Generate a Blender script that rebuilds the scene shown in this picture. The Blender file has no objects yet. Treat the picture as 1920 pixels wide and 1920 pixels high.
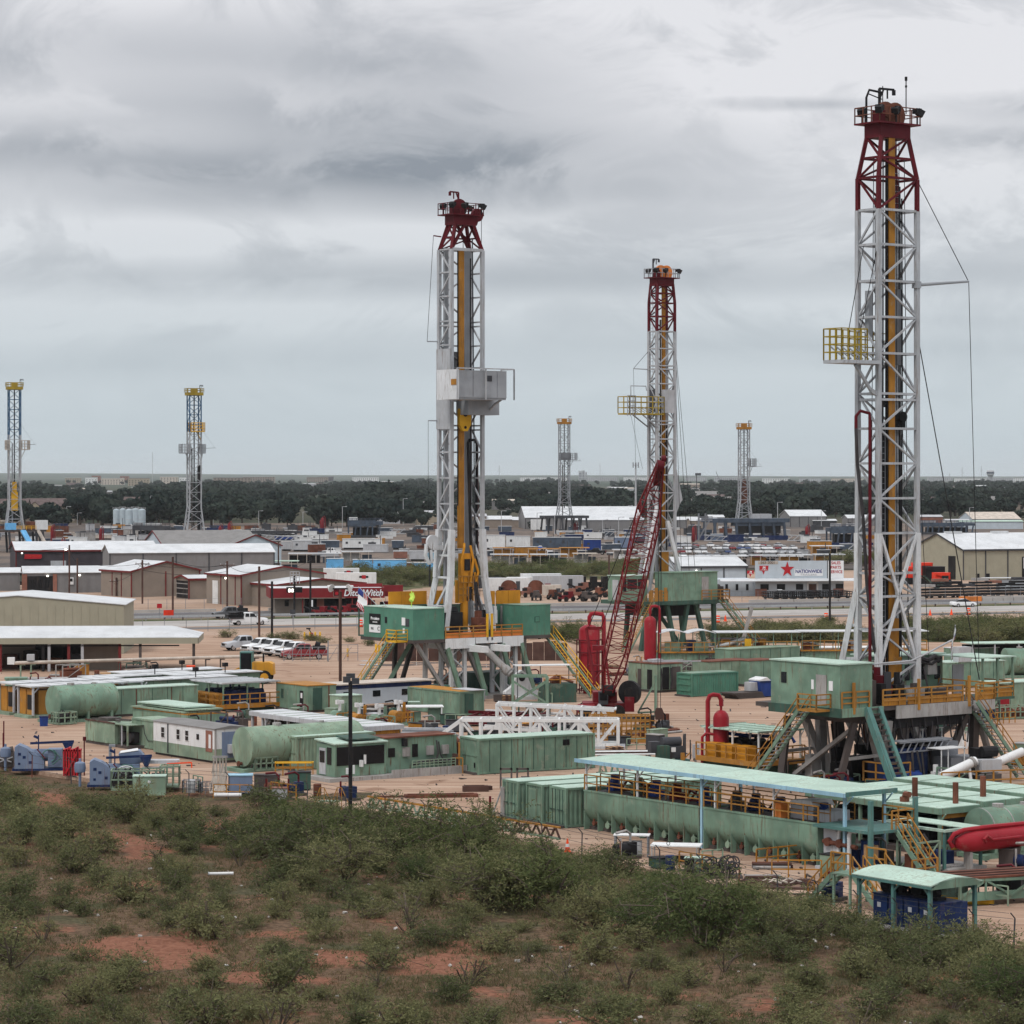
import bpy,bmesh,math,random
import numpy as np
from mathutils import Vector as V,Matrix as M,noise as mnoise
R=math.radians
random.seed(7)
scene=bpy.context.scene
COL=scene.collection

# ------------------------------------------------------------ camera, sky, sun
HY,H,F=889.0,23.3,5300.0          # horizon row, camera height (m), focal length (photo pixels)
cam_d=bpy.data.cameras.new('camera');cam=bpy.data.objects.new('camera',cam_d);COL.objects.link(cam)
cam.location=(0,0,H);cam.rotation_euler=(R(90),0,0)
cam_d.sensor_width=36;cam_d.lens=F/1920*36
cam_d.shift_y=-(960-HY)/1920
cam_d.clip_start=1;cam_d.clip_end=90000
scene.camera=cam
scene.render.resolution_x=scene.render.resolution_y=1024

SUN_EL,SUN_AZ=52,215                # degrees; azimuth clockwise from +Y
sun_d=bpy.data.lights.new('sun','SUN');sun_d.energy=1.4;sun_d.angle=R(10);sun_d.color=(1,.96,.9)
sun=bpy.data.objects.new('sun',sun_d);COL.objects.link(sun)
_d=V((math.sin(R(SUN_AZ))*math.cos(R(SUN_EL)),math.cos(R(SUN_AZ))*math.cos(R(SUN_EL)),math.sin(R(SUN_EL))))
sun.rotation_euler=_d.to_track_quat('Z','Y').to_euler();sun.location=(0,0,300)

class N:                                  # tiny node-tree helper
    def __init__(s,nt):s.nt=nt;s.n=nt.nodes;s.l=nt.links
    def a(s,typ,ins=None,**kw):
        n=s.n.new(typ)
        for k,v in kw.items():setattr(n,k,v)
        for k,v in (ins or {}).items():
            if isinstance(v,bpy.types.NodeSocket):s.l.new(v,n.inputs[k])
            else:n.inputs[k].default_value=v
        return n
    def m(s,op,a,b=0.,c=0.,clamp=False):
        n=s.a('ShaderNodeMath',{0:a,1:b,2:c},operation=op,use_clamp=clamp);return n.outputs[0]
    def mix(s,f,a,b,blend='MIX'):
        n=s.a('ShaderNodeMix',data_type='RGBA',blend_type=blend)
        for i,v in ((0,f),(6,a),(7,b)):
            if isinstance(v,bpy.types.NodeSocket):s.l.new(v,n.inputs[i])
            else:n.inputs[i].default_value=v if i == 0 else (tuple(v)+(1,))[:4]
        return n.outputs[2]
    def noise(s,vec,scale,detail=5,rough=.55,dist=0.):
        return s.a('ShaderNodeTexNoise',{'Vector':vec,'Scale':scale,'Detail':detail,'Roughness':rough,'Distortion':dist}).outputs[0]
    def ss(s,v,lo,hi,a=0.,b=1.):
        n=s.a('ShaderNodeMapRange',{0:v,1:lo,2:hi,3:a,4:b},interpolation_type='SMOOTHSTEP');return n.outputs[0]
    def mp(s,vec,scale,loc=(0,0,0)):
        return s.a('ShaderNodeMapping',{'Vector':vec,'Scale':scale,'Location':loc}).outputs[0]

world=bpy.data.worlds.new('World');scene.world=world;world.use_nodes=True
def make_sky():
    nt=world.node_tree;nt.nodes.clear();g=N(nt)
    sky=g.a('ShaderNodeTexSky',sky_type='NISHITA',sun_disc=False,sun_elevation=R(SUN_EL),sun_rotation=R(SUN_AZ),dust_density=2.5)
    tc=g.a('ShaderNodeTexCoord');sp=g.a('ShaderNodeSeparateXYZ',{0:tc.outputs['Generated']})
    z=g.m('MAXIMUM',sp.outputs[2],0.)
    zk=g.m('ADD',z,.1)
    u=g.m('DIVIDE',sp.outputs[0],zk);v=g.m('DIVIDE',sp.outputs[1],zk)
    P=g.a('ShaderNodeCombineXYZ',{0:u,1:v,2:3.7}).outputs[0]
    D=g.a('ShaderNodeCombineXYZ',{0:sp.outputs[0],1:sp.outputs[1],2:g.m('MULTIPLY',sp.outputs[2],2.0)}).outputs[0]
    mid=g.ss(g.noise(D,13.,6,.64,.8),.37,.64)               # billows
    band=g.ss(g.noise(g.mp(P,(.55,1.5,1),(2.3,5.1,0)),1.0,2,.5),.36,.66)   # flat layers
    wob=g.m('SUBTRACT',g.m('ADD',g.m('MULTIPLY',mid,.68),g.m('MULTIPLY',band,.32)),.5)
    dark=.06
    # the heavier cloud banks of this overcast: (bearing, elevation, half sizes, weight)
    for (au,el,ha,he,w) in ((-.135,.118,.15,.013,.62),(-.07,.102,.10,.010,.60),(-.165,.152,.09,.014,.34),(-.05,.147,.08,.020,.36),
                                (-.015,.120,.05,.022,.30),(-.08,.069,.16,.007,.36),(.175,.121,.05,.007,.42),(.185,.134,.04,.005,.40),(.105,.1335,.03,.0022,.42),
                                (.045,.105,.06,.022,.22),(.065,.072,.13,.009,.26),(.11,.046,.16,.006,.18),(-.12,.040,.16,.007,.2)):
        zz=math.sin(math.atan(el))+.1;u0,v0=au/zz,1/zz
        du=g.m('DIVIDE',g.m('SUBTRACT',u,u0),ha/zz);dv=g.m('DIVIDE',g.m('SUBTRACT',v,v0),he/zz/zz)
        d=g.m('SQRT',g.m('ADD',g.m('MULTIPLY',du,du),g.m('MULTIPLY',dv,dv)))
        d=g.m('ADD',d,g.m('MULTIPLY',wob,1.15))
        dark=g.m('ADD',dark,g.m('MULTIPLY',g.ss(d,1.6,.0),w*.98))
    amp=g.ss(z,.008,.085,.14,.78)
    dark=g.m('ADD',dark,g.m('MULTIPLY',wob,amp),clamp=True)
    lit=g.mix(g.ss(z,.0,.14),(.62,.705,.755),(.87,.875,.91))
    dk=g.mix(g.ss(z,.0,.1),(.42,.50,.56),(.30,.335,.385))
    cl=g.mix(dark,lit,dk)
    zf=g.ss(z,.18,.9,1.,1.7)
    cl=g.mix(1.0,cl,g.a('ShaderNodeCombineColor',{0:zf,1:zf,2:zf}).outputs[0],'MULTIPLY')
    skyc=g.mix(1.0,sky.outputs[0],(.1,.1,.1),'MULTIPLY')
    c=g.mix(.95,skyc,cl)
    bg=g.a('ShaderNodeBackground',{0:c,1:1.0});out=g.a('ShaderNodeOutputWorld',{0:bg.outputs[0]})
make_sky()
world.cycles.sampling_method='MANUAL';world.cycles.sample_map_resolution=256
vs=scene.view_settings;vs.view_transform='Standard';vs.look='None';vs.exposure=-.12;vs.gamma=1;vs.use_curve_mapping=False
scene.cycles.use_denoising=True;scene.cycles.max_bounces=6;scene.cycles.diffuse_bounces=1;scene.cycles.glossy_bounces=2
scene.cycles.volume_bounces=1;scene.cycles.sample_clamp_indirect=4

# ------------------------------------------------------------ materials (world-position based, so every piece differs)
MAT={}
RUST={'green':.8,'green2':.45,'green3':.85,'mint':.6,'teal':.5,'white':.35,'roofw':.3,'mast_shaded':.55,'mast_lit':.6,'yellow':.5,'track':.5,'ltgrey':.4,'steelw':.6,'red':.3,'redv':.25,'ltblue':.4,'blue':.35,'greendk':.5,'khaki':.12,'tan2':.12,'greywall':.12,'palewall':.15,'beamblue':.4,'rope':.4}
def mat(name,col,rough=.55,var=.16,grime=.25,gcol=(.10,.075,.055),gscale=1.0,metal=0.,spec=.12,emit=0,rust=None):
    rust=RUST.get(name,0) if rust is None else rust
    m=bpy.data.materials.new(name);m.use_nodes=True;nt=m.node_tree;nt.nodes.clear();g=N(nt)
    pos=g.a('ShaderNodeNewGeometry').outputs['Position']
    oi=g.a('ShaderNodeObjectInfo').outputs['Random']
    n1=g.noise(pos,.55*gscale,2,.6)
    k=g.ss(n1,.3,.7,1-var,1+var*.7)
    k=g.m('MULTIPLY',k,g.m('ADD',1-var*.35,g.m('MULTIPLY',oi,var*.7)))
    kc=g.a('ShaderNodeCombineColor',{0:k,1:k,2:k}).outputs[0]
    c=g.mix(1.,col,kc,'MULTIPLY')
    if grime:
        n2=g.noise(g.mp(pos,(1.7*gscale,1.7*gscale,.33*gscale)),1.,4,.7)
        c=g.mix(g.ss(n2,.50,.80,0,grime*1.6),c,gcol)
        n3=g.noise(pos,6*gscale,2,.65);c=g.mix(g.ss(n3,.60,.75,0,grime*.7),c,gcol)
    if rust:
        n4=g.noise(g.mp(pos,(5.5,5.5,.42),(3.1,7.7,0)),1.,3,.7);n5=n1
        c=g.mix(g.ss(g.m('ADD',n4,g.m('MULTIPLY',n5,.35)),.72,.92,0,rust),c,(.13,.065,.035))
        n6=g.noise(g.mp(pos,(.9,.9,.9),(1.7,2.9,4)),1.,4,.75);c=g.mix(g.ss(n6,.55,.72,0,rust*.6),c,(.30,.30,.24))
    b=g.a('ShaderNodeBsdfPrincipled',{'Base Color':c,'Roughness':rough,'Metallic':metal,'Specular IOR Level':spec})
    if emit:b.inputs['Emission Color'].default_value=(*col,1);b.inputs['Emission Strength'].default_value=emit
    g.a('ShaderNodeOutputMaterial',{0:b.outputs[0]});MAT[name] =m;return m
mat('green',(.165,.262,.196),.55,.24,.38,(.16,.16,.11))
mat('green2',(.085,.22,.158),.5,.14,.25,(.10,.10,.07))        # deeper enamel of the left rig's cabins
mat('green3',(.22,.305,.225),.55,.24,.35,(.22,.21,.14))        # faded sage
mat('mint',(.40,.53,.45),.6,.12,.28,(.30,.27,.19))
mat('greendk',(.045,.095,.075),.6,.2,.4)
mat('teal',(.085,.19,.175),.55,.15,.3)
mat('white',(.68,.69,.69),.55,.08,.16,(.33,.29,.24))
mat('roofw',(.56,.58,.595),.5,.12,.3,(.34,.32,.29),.5)
mat('mast_shaded',(.39,.405,.425),.5,.12,.34,(.16,.12,.10));mat('mast_lit',(.60,.615,.63),.5,.1,.34,(.2,.15,.12))  # one white paint: light put into colour, upper mast darker against sky, lower brighter
mat('mastg',(.29,.305,.325),.5,.1,.2,(.2,.17,.15))
mat('red',(.17,.014,.02),.45,.16,.22,(.10,.02,.02))
mat('redv',(.27,.016,.025),.4,.12,.15,(.2,.03,.03))
mat('maroon',(.095,.009,.014),.5,.2,.2,(.05,.01,.012))
mat('fascia',(.20,.022,.026),.5,.08,.05)
mat('rust',(.15,.058,.038),.8,.35,.5,(.07,.03,.022))
mat('yellow',(.37,.18,.04),.55,.16,.38,(.22,.09,.03))
mat('yellowb',(.72,.40,.03),.5,.12,.25,(.2,.1,.03))
mat('orangey',(.70,.22,.05),.55,.15,.35,(.25,.1,.05))
mat('track',(.40,.18,.028),.55,.2,.5,(.13,.07,.04))
mat('blue',(.013,.028,.09),.5,.25,.35,(.02,.02,.03))
mat('blue2',(.018,.045,.19),.5,.2,.25,(.03,.03,.05))
mat('ltblue',(.165,.215,.315),.5,.14,.3,(.16,.2,.28))
mat('skyblue',(.16,.45,.78),.5,.14,.25,(.2,.3,.4))
mat('beamblue',(.30,.50,.62),.5,.14,.3,(.24,.24,.2))
mat('grey',(.21,.22,.24),.6,.18,.3)
mat('ltgrey',(.42,.43,.45),.6,.12,.25,(.25,.23,.2))
mat('dkgrey',(.055,.058,.066),.6,.2,.3)
mat('slate',(.06,.08,.11),.6,.25,.3)
mat('black',(.014,.014,.016),.5,.3,.2,(.05,.045,.04))
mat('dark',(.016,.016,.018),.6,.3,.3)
mat('glass',(.008,.009,.011),.25,.2,0,spec=.25)
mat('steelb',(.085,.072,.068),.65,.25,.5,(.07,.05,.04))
mat('steelw',(.33,.32,.31),.6,.2,.5,(.15,.12,.10))
mat('timber',(.085,.048,.04),.8,.3,.3)
mat('tanwall',(.335,.285,.215),.6,.07,.12,(.22,.18,.13))
mat('tan2',(.245,.205,.172),.6,.07,.12,(.2,.16,.13))
mat('greywall',(.20,.197,.20),.6,.07,.12)
mat('palewall',(.47,.53,.58),.55,.07,.12,(.3,.3,.3))
mat('khaki',(.32,.305,.235),.6,.06,.1,(.28,.25,.18))
mat('darkwall',(.060,.052,.060),.6,.15,.15)
mat('redtrim',(.16,.025,.025),.5,.12,.1)
mat('brick',(.25,.115,.085),.8,.2,.2)
mat('roofbrown',(.115,.088,.085),.8,.2,.15)
mat('roofgrey',(.26,.265,.27),.6,.12,.15)
mat('roofg',(.20,.195,.19),.6,.12,.15)
mat('tyre',(.018,.018,.019),.85,.2,.3)
mat('carwhite',(.72,.73,.74),.25,.04,.05,spec=.6)
mat('carsilver',(.42,.44,.47),.25,.05,.05,spec=.6)
mat('cargrey',(.06,.062,.068),.25,.08,.08,spec=.6)
mat('carred',(.20,.012,.016),.25,.06,.06,spec=.6)
mat('carblue',(.03,.06,.17),.25,.06,.06,spec=.6)
mat('chrome',(.55,.55,.56),.25,.1,.1,metal=.8)
mat('mastblue',(.035,.10,.19),.5,.15,.2);mat('boardy',(.33,.235,.03),.55,.14,.3,(.15,.09,.03));mat('orangep',(.62,.27,.025),.55,.14,.3,(.22,.09,.03));mat('orange',(.85,.085,.022),.5,.1,.1,(.4,.08,.04))
mat('kred',(.72,.045,.02),.45,.12,.1)
mat('caty',(.60,.30,.035),.5,.2,.35)
mat('concrete',(.42,.40,.375),.85,.1,.25,(.28,.26,.23),.4)
mat('lampwhite',(1.,.95,.82),.4,0,0,emit=5.)
mat('rope',(.52,.46,.40),.9,.2,.2)
mat('cable',(.045,.042,.045),.8,.3,.3)
mat('silo',(.40,.47,.51),.45,.08,.15)
mat('signred',(.42,.022,.03),.5,.05,0);mat('signblue',(.03,.045,.20),.5,.05,0);mat('signwhite',(.75,.76,.77),.5,.03,0)
mat('hivis',(.55,.75,.12),.7,.1,.1);mat('portable',(.02,.10,.42),.5,.1,.1)
mat('wood',(.42,.26,.14),.8,.2,.2);mat('fabric',(.5,.5,.5),.9,.1,0)
mat('bark',(.075,.058,.045),.9,.3,.2)

# ------------------------------------------------------------ geometry helpers
def G(px,py,z=0.):                      # photo row/column of a ground contact -> point in the place
    s=(py-HY)/(H-z);return V(((px-960)/s,F/s,z))
def PS(py):return (py-HY)/H              # photo pixels per metre at a ground row
_cache={}
def mk(name,verts,faces,m,smooth=None):
    me=bpy.data.meshes.new(name);me.from_pydata([tuple(v) for v in verts],[],faces)
    if m is not None:me.materials.append(MAT[m] if isinstance(m,str) else m)
    if smooth:me.shade_smooth();me.set_sharp_from_angle(angle=R(smooth))
    me.update();return me
CV=[(-.5,-.5,-.5),(.5,-.5,-.5),(.5,.5,-.5),(-.5,.5,-.5),(-.5,-.5,.5),(.5,-.5,.5),(.5,.5,.5),(-.5,.5,.5)]
CF=[(0,3,2,1),(4,5,6,7),(0,1,5,4),(1,2,6,5),(2,3,7,6),(3,0,4,7)]
def ucube(m):
    k=('c',m)
    if k not in _cache:_cache[k] =mk('block_'+m,CV,CF,m)
    return _cache[k]
def cylv(n,r0,r1,z0,z1):
    vs=[]
    for i in range(n):
        a=2*math.pi*(i+.5)/n;vs += [(r0*math.cos(a),r0*math.sin(a),z0),(r1*math.cos(a),r1*math.sin(a),z1)]
    f=[(2*i,2*((i+1) % n),2*((i+1) % n)+1,2*i+1) for i in range(n)]
    f += [tuple(2*i for i in reversed(range(n))),tuple(2*i+1 for i in range(n))]
    return vs,f
def ucyl(m,n=12):
    k=('y',m,n)
    if k not in _cache:_cache[k] =mk('round_'+m,*cylv(n,1,1,-.5,.5),m,40)
    return _cache[k]
def seg(p,q,w,h,twist=0.):            # matrix that lays a unit block/round from p to q
    p=V(p);q=V(q);d=q-p;L=d.length
    x=d.normalized() if L > 1e-6 else V((0,0,1))
    up=V((0,0,1)) if abs(x.z) < .98 else V((0,1,0))
    y=up.cross(x).normalized();zz=x.cross(y)
    r=M((y,zz,x)).transposed().to_4x4()
    if twist:r=r @ M.Rotation(twist,4,'Z')
    return M.Translation((p+q)/2) @ r @ M.Diagonal((w,h,L,1))

class MB:                                 # collects boxes/beams/tubes into ONE mesh (one part)
    def __init__(s):s.v=[];s.f=[]
    def add(s,vs,fs,mt=None):
        o=len(s.v);s.v += [tuple(mt @ V(v)) if mt else tuple(v) for v in vs];s.f += [tuple(i+o for i in f) for f in fs];return s
    def box(s,x0,x1,y0,y1,z0,z1):return s.add(CV,CF,M.Translation(((x0+x1)/2,(y0+y1)/2,(z0+z1)/2)) @ M.Diagonal((x1-x0,y1-y0,z1-z0,1)))
    def beam(s,p,q,w,h=None):return s.add(CV,CF,seg(p,q,w,h or w))
    def tube(s,p,q,r,n=8,r1=None):
        vs,f=cylv(n,1,(r1/r if r1 else 1),-.5,.5);return s.add(vs,f,seg(p,q,r,r))
    def path(s,pts,r,n=7,closed=False):
        pts=[V(p) for p in pts];o=len(s.v);k=len(pts);prev=None
        for i,p in enumerate(pts):
            t=(pts[(i+1) % k]-pts[i-1]) if closed or 0 < i < k-1 else (pts[1]-pts[0] if i == 0 else pts[-1]-pts[-2])
            t.normalize()
            if prev is None:
                up=V((0,0,1)) if abs(t.z) < .9 else V((1,0,0));y=up.cross(t).normalized()
            else:y=(prev-t*prev.dot(t)).normalized()
            prev=y;z=t.cross(y)
            for j in range(n):
                a=2*math.pi*j/n;s.v.append(tuple(p+y*(r*math.cos(a))+z*(r*math.sin(a))))
        for i in range(k if closed else k-1):
            for j in range(n):
                a,b=o+i*n,o+((i+1) % k)*n;s.f.append((a+j,a+(j+1) % n,b+(j+1) % n,b+j))
        if not closed:s.f += [tuple(o+j for j in reversed(range(n))),tuple(o+(k-1)*n+j for j in range(n))]
        return s
    def prism(s,poly,y0,y1):           # outline in x,z extruded along y
        n=len(poly);o=len(s.v)
        s.v += [(x,y0,z) for x,z in poly]+[(x,y1,z) for x,z in poly]
        s.f += [tuple(o+i for i in range(n)),tuple(o+n+i for i in reversed(range(n)))]
        s.f += [(o+i,o+n+i,o+n+(i+1) % n,o+(i+1) % n) for i in range(n)];return s
    def lathe(s,prof,mt=None,n=16):    # profile (r,z)
        vs=[];fs=[]
        for r,z in prof:
            for j in range(n):a=2*math.pi*j/n;vs.append((r*math.cos(a),r*math.sin(a),z))
        for i in range(len(prof)-1):
            for j in range(n):fs.append((i*n+j,i*n+(j+1) % n,(i+1)*n+(j+1) % n,(i+1)*n+j))
        fs += [tuple(reversed(range(n))),tuple((len(prof)-1)*n+j for j in range(n))]
        return s.add(vs,fs,mt)
    def rail(s,pts,h=1.1,r=.028,step=1.6,mids=1,closed=False):
        pts=[V(p) for p in pts];prs=list(zip(pts,pts[1:]+([pts[0]] if closed else [])))
        if not closed:prs=list(zip(pts[:-1],pts[1:]))
        for p,q in prs:
            n=max(1,round((q-p).length/step))
            for i in range(n+1):
                b=p.lerp(q,i/n);s.beam(b,b+V((0,0,h)),r*2)
            for k in range(mids+1):
                zz=V((0,0,h*(1-k/(mids+1))));s.beam(p+zz,q+zz,r*2)
        return s
    def mesh(s,name,m,smooth=None):return mk(name,s.v,s.f,m,smooth)

class T:                                  # a thing: an Empty at its base with parts as children
    def __init__(s,name,label,cat,loc=(0,0,0),rz=0.,group=None):
        o=s.o=bpy.data.objects.new(name,None);COL.objects.link(o);o.empty_display_size=.2
        o.location=loc;o.rotation_euler=(0,0,R(rz));o['label'] =label;o['category'] =cat
        if group:o['group'] =group
    def put(s,name,me,mt=None,to=None):
        o=bpy.data.objects.new(name,me);COL.objects.link(o)
        mt=mt if mt is not None else M()
        if to is None:o.parent=s.o;o.matrix_basis=mt
        else:o.parent=to;o.matrix_parent_inverse=to.matrix_basis.inverted();o.matrix_basis=mt
        return o
    def box(s,n,m,x0,x1,y0,y1,z0,z1,to=None):
        return s.put(n,ucube(m),M.Translation(((x0+x1)/2,(y0+y1)/2,(z0+z1)/2)) @ M.Diagonal((x1-x0,y1-y0,z1-z0,1)),to)
    def beam(s,n,m,p,q,w,h=None,to=None):return s.put(n,ucube(m),seg(p,q,w,h or w),to)
    def tube(s,n,m,p,q,r,to=None,seg_n=12):return s.put(n,ucyl(m,seg_n),seg(p,q,r,r),to)
    def mb(s,n,m,b,to=None,smooth=None):return s.put(n,b.mesh(n,m,smooth),None,to)
    def path(s,n,m,pts,r,to=None):return s.mb(n,m,MB().path(pts,r),to,50)
    def rail(s,n,m,pts,to=None,**k):return s.mb(n,m,MB().rail(pts,**k),to)
def at(name,label,cat,px,py,rz=0.,group=None,z=0.):
    p=G(px,py);p.z=z;return T(name,label,cat,p,rz,group)
def struct(name,me,kind='structure',label=None,cat=None):
    o=bpy.data.objects.new(name,me);COL.objects.link(o);o['kind'] =kind
    if label:o['label'] =label
    if cat:o['category'] =cat
    return o
def tag(o,label,cat,group=None):
    o['label'] =label;o['category'] =cat
    if group:o['group'] =group
    return o
def clone(root,loc,rz,label=None,group=None):
    r=root.copy();COL.objects.link(r);r.location=loc;r.rotation_euler=(0,0,R(rz))
    if label:r['label'] =label
    if group:r['group'] =group
    def kids(o,c):
        for ch in o.children:
            d=ch.copy();COL.objects.link(d);d.parent=c;kids(ch,d)
    kids(root,r);return r
ORD=['leftmost','second','third','fourth','fifth','sixth','seventh','eighth','ninth','tenth','eleventh','twelfth','thirteenth','fourteenth','fifteenth','sixteenth']
def ordn(i):
    n=i+1;return ORD[i] if i < len(ORD) else '%d%s' % (n,'th' if 10 < n % 100 < 20 else {1:'st',2:'nd',3:'rd'}.get(n % 10,'th'))
# ------------------------------------------------------------ ground, yard pads, roads, haze
def ground_mat(name,fn):
    m=bpy.data.materials.new(name);m.use_nodes=True;m.node_tree.nodes.clear();g=N(m.node_tree)
    pos=g.a('ShaderNodeNewGeometry').outputs['Position'];c,rough,hgt=fn(g,pos)
    b=g.a('ShaderNodeBsdfPrincipled',{'Base Color':c,'Roughness':rough,'Specular IOR Level':.06})
    if hgt is not None:
        g.l.new(g.a('ShaderNodeBump',{'Height':hgt,'Strength':.5,'Distance':.25}).outputs[0],b.inputs['Normal'])
    g.a('ShaderNodeOutputMaterial',{0:b.outputs[0]});MAT[name] =m;return m
def f_scrub(g,pos):                      # red soil with dry grass patches near; olive plain far away
    n1=g.noise(pos,.11,4,.62,.4);n2=g.noise(g.mp(pos,(1,1,1),(31,7,0)),.5,4,.7);n3=g.noise(pos,3.2,3,.68)
    red=g.mix(g.ss(n3,.3,.7),(.150,.066,.042),(.245,.115,.075))
    straw=g.mix(g.ss(n3,.35,.7),(.088,.058,.038),(.165,.108,.07))
    k=g.m('ADD',g.m('MULTIPLY',n1,.65),g.m('MULTIPLY',n2,.35))
    at_=g.a('ShaderNodeAttribute',attribute_name='soil').outputs[2];k=g.m('ADD',k,g.m('MULTIPLY',at_,.17))
    c=g.mix(g.ss(k,.545,.62),straw,red)
    gr=g.mix(g.ss(n3,.3,.7),(.036,.045,.025),(.072,.08,.042))
    n4=g.noise(g.mp(pos,(1,1,1),(3,57,0)),.22,6,.6)
    c=g.mix(g.ss(g.m('SUBTRACT',n4,g.m('MULTIPLY',at_,.3)),.49,.62,0,.7),c,gr)
    y=g.a('ShaderNodeSeparateXYZ',{0:pos}).outputs[1]
    nf=g.noise(g.mp(pos,(.006,.0022,1)),1.,7,.62)
    far=g.mix(g.ss(nf,.38,.62),(.035,.045,.03),(.085,.08,.058))
    far=g.mix(g.ss(y,3500,6500),far,g.mix(g.ss(nf,.35,.6),(.045,.065,.05),(.07,.085,.065)))
    return g.mix(g.ss(y,300,460),c,far),.95,n3
def f_yard(g,pos):                       # pale pinkish caliche with tyre marks, damp and dusty patches
    n1=g.noise(pos,.07,3,.6,.5);n2=g.noise(pos,.45,4,.68);n3=g.noise(pos,4.,3,.6)
    tr=g.noise(g.a('ShaderNodeMapping',{'Vector':pos,'Rotation':(0,0,R(-30)),'Scale':(.05,.8,1)}).outputs[0],1.,3,.6,.8)
    c=g.mix(g.ss(n1,.32,.68),(.335,.222,.158),(.415,.297,.222))
    c=g.mix(g.ss(n2,.48,.72,0,.55),c,(.40,.27,.195))
    c=g.mix(g.ss(tr,.49,.58,0,.72),c,(.28,.18,.128));tr2=g.noise(g.a('ShaderNodeMapping',{'Vector':pos,'Rotation':(0,0,R(40)),'Scale':(.04,1.1,1)}).outputs[0],1.,3,.65,1.1);c=g.mix(g.ss(tr2,.54,.64,0,.45),c,(.56,.44,.35))
    c=g.mix(g.ss(n3,.55,.75,0,.35),c,(.42,.31,.24))
    st=g.noise(g.mp(pos,(1,1,1),(9,3,0)),.2,3,.55,.3)
    c=g.mix(g.ss(st,.62,.70,0,.7),c,(.21,.125,.085));gv=g.noise(pos,14.,2,.7);c=g.mix(g.ss(gv,.55,.75,0,.4),c,(.26,.19,.145))
    return c,.95,n3
def f_town(g,pos):
    n1=g.noise(pos,.03,5,.6);n3=g.noise(pos,.6,6,.65)
    c=g.mix(g.ss(n1,.35,.65),(.31,.215,.155),(.385,.28,.215));c=g.mix(g.ss(n3,.5,.75,0,.5),c,(.23,.165,.125));return c,.95,n3
def f_fary(g,pos):
    n1=g.noise(pos,.02,5,.6);n3=g.noise(pos,.3,6,.65)
    c=g.mix(g.ss(n1,.38,.62),(.105,.092,.085),(.20,.155,.125));c=g.mix(g.ss(n3,.45,.65,0,.7),c,(.06,.058,.058));return c,.95,None
def f_grass(g,pos):
    n1=g.noise(pos,.05,5,.6);n3=g.noise(pos,.5,6,.7)
    c=g.mix(g.ss(n1,.35,.65),(.06,.085,.035),(.17,.135,.085));c=g.mix(g.ss(n3,.42,.7),c,(.045,.065,.028));return c,.95,n3
def f_asph(g,pos):
    n1=g.noise(pos,.08,4,.6);n3=g.noise(pos,1.2,6,.65)
    c=g.mix(g.ss(n1,.35,.65),(.105,.10,.105),(.155,.15,.15));c=g.mix(g.ss(n3,.5,.75,0,.4),c,(.20,.185,.175));return c,.9,None
def f_conc(g,pos):
    n1=g.noise(pos,.06,4,.6);n3=g.noise(pos,1.,6,.65)
    c=g.mix(g.ss(n1,.35,.65),(.30,.28,.265),(.38,.36,.34));c=g.mix(g.ss(n3,.5,.75,0,.45),c,(.24,.215,.20));return c,.9,None
for nm,fn in (('m_scrub',f_scrub),('m_yard',f_yard),('m_town',f_town),('m_fary',f_fary),('m_grass',f_grass),('m_asph',f_asph),('m_conc',f_conc)):ground_mat(nm,fn)

def relief(x,y):                         # gentle unevenness of the scrub strip in front of the yard
    return .35*mnoise.noise((x*.045,y*.045,2.))+.12*mnoise.noise((x*.2,y*.2,5.))
RED=[(50,1490,60,16),(95,1500,40,10),(215,1570,60,18),(400,1545,50,12),(260,1590,46,22),(250,1650,60,10),(275,1770,110,24),(330,1790,120,18),(560,1745,60,14),(480,1825,160,14),(845,1800,90,22),(1180,1730,50,14),(1075,1905,90,16),(1440,1870,90,24),(1780,1830,60,16),(640,1790,90,12),(20,1745,70,12),(1560,1800,70,14),(930,1850,60,12)]
def in_red(px,py,k=1.):return any(((px-a)/(w*k))**2+((py-b)/(h*k))**2 < 1 for a,b,w,h in RED)
def build_ground():
    ys=list(np.linspace(60,230,86))+[260,300,360,450,600,900,1400,2200,3500,6000,9000,14000,22000,30000]
    ys=[-400,-100,20]+ys
    vs,fs=[],[];nx=90
    for y in ys:
        w=70 if y < 240 else 70+(y-240)*1.2
        for i in range(nx+1):
            x=w*(2*i/nx-1);far=0 if y > 225 or y < 60 else min(1,(225-y)/20)
            z=-.35+far*(relief(x,y)+.1) if 60 <= y <= 230 else -.35
            vs.append((x,y,z))
    for r in range(len(ys)-1):
        for i in range(nx):a=r*(nx+1)+i;fs.append((a,a+1,a+nx+2,a+nx+1))
    me=mk('ground',vs,fs,'m_scrub');me.shade_smooth();struct('ground',me)
    at_=me.attributes.new('soil','FLOAT','POINT')              # where the bare red soil lies
    for i,(x,y,z) in enumerate(vs):
        if 100 < y < 235:
            px,py=960+x*F/y,HY+H*F/y;at_.data[i].value=max(0,min(1,max(1.5-math.hypot((px-a)/w,(py-b)/h) for a,b,w,h in RED)))
build_ground()
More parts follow.
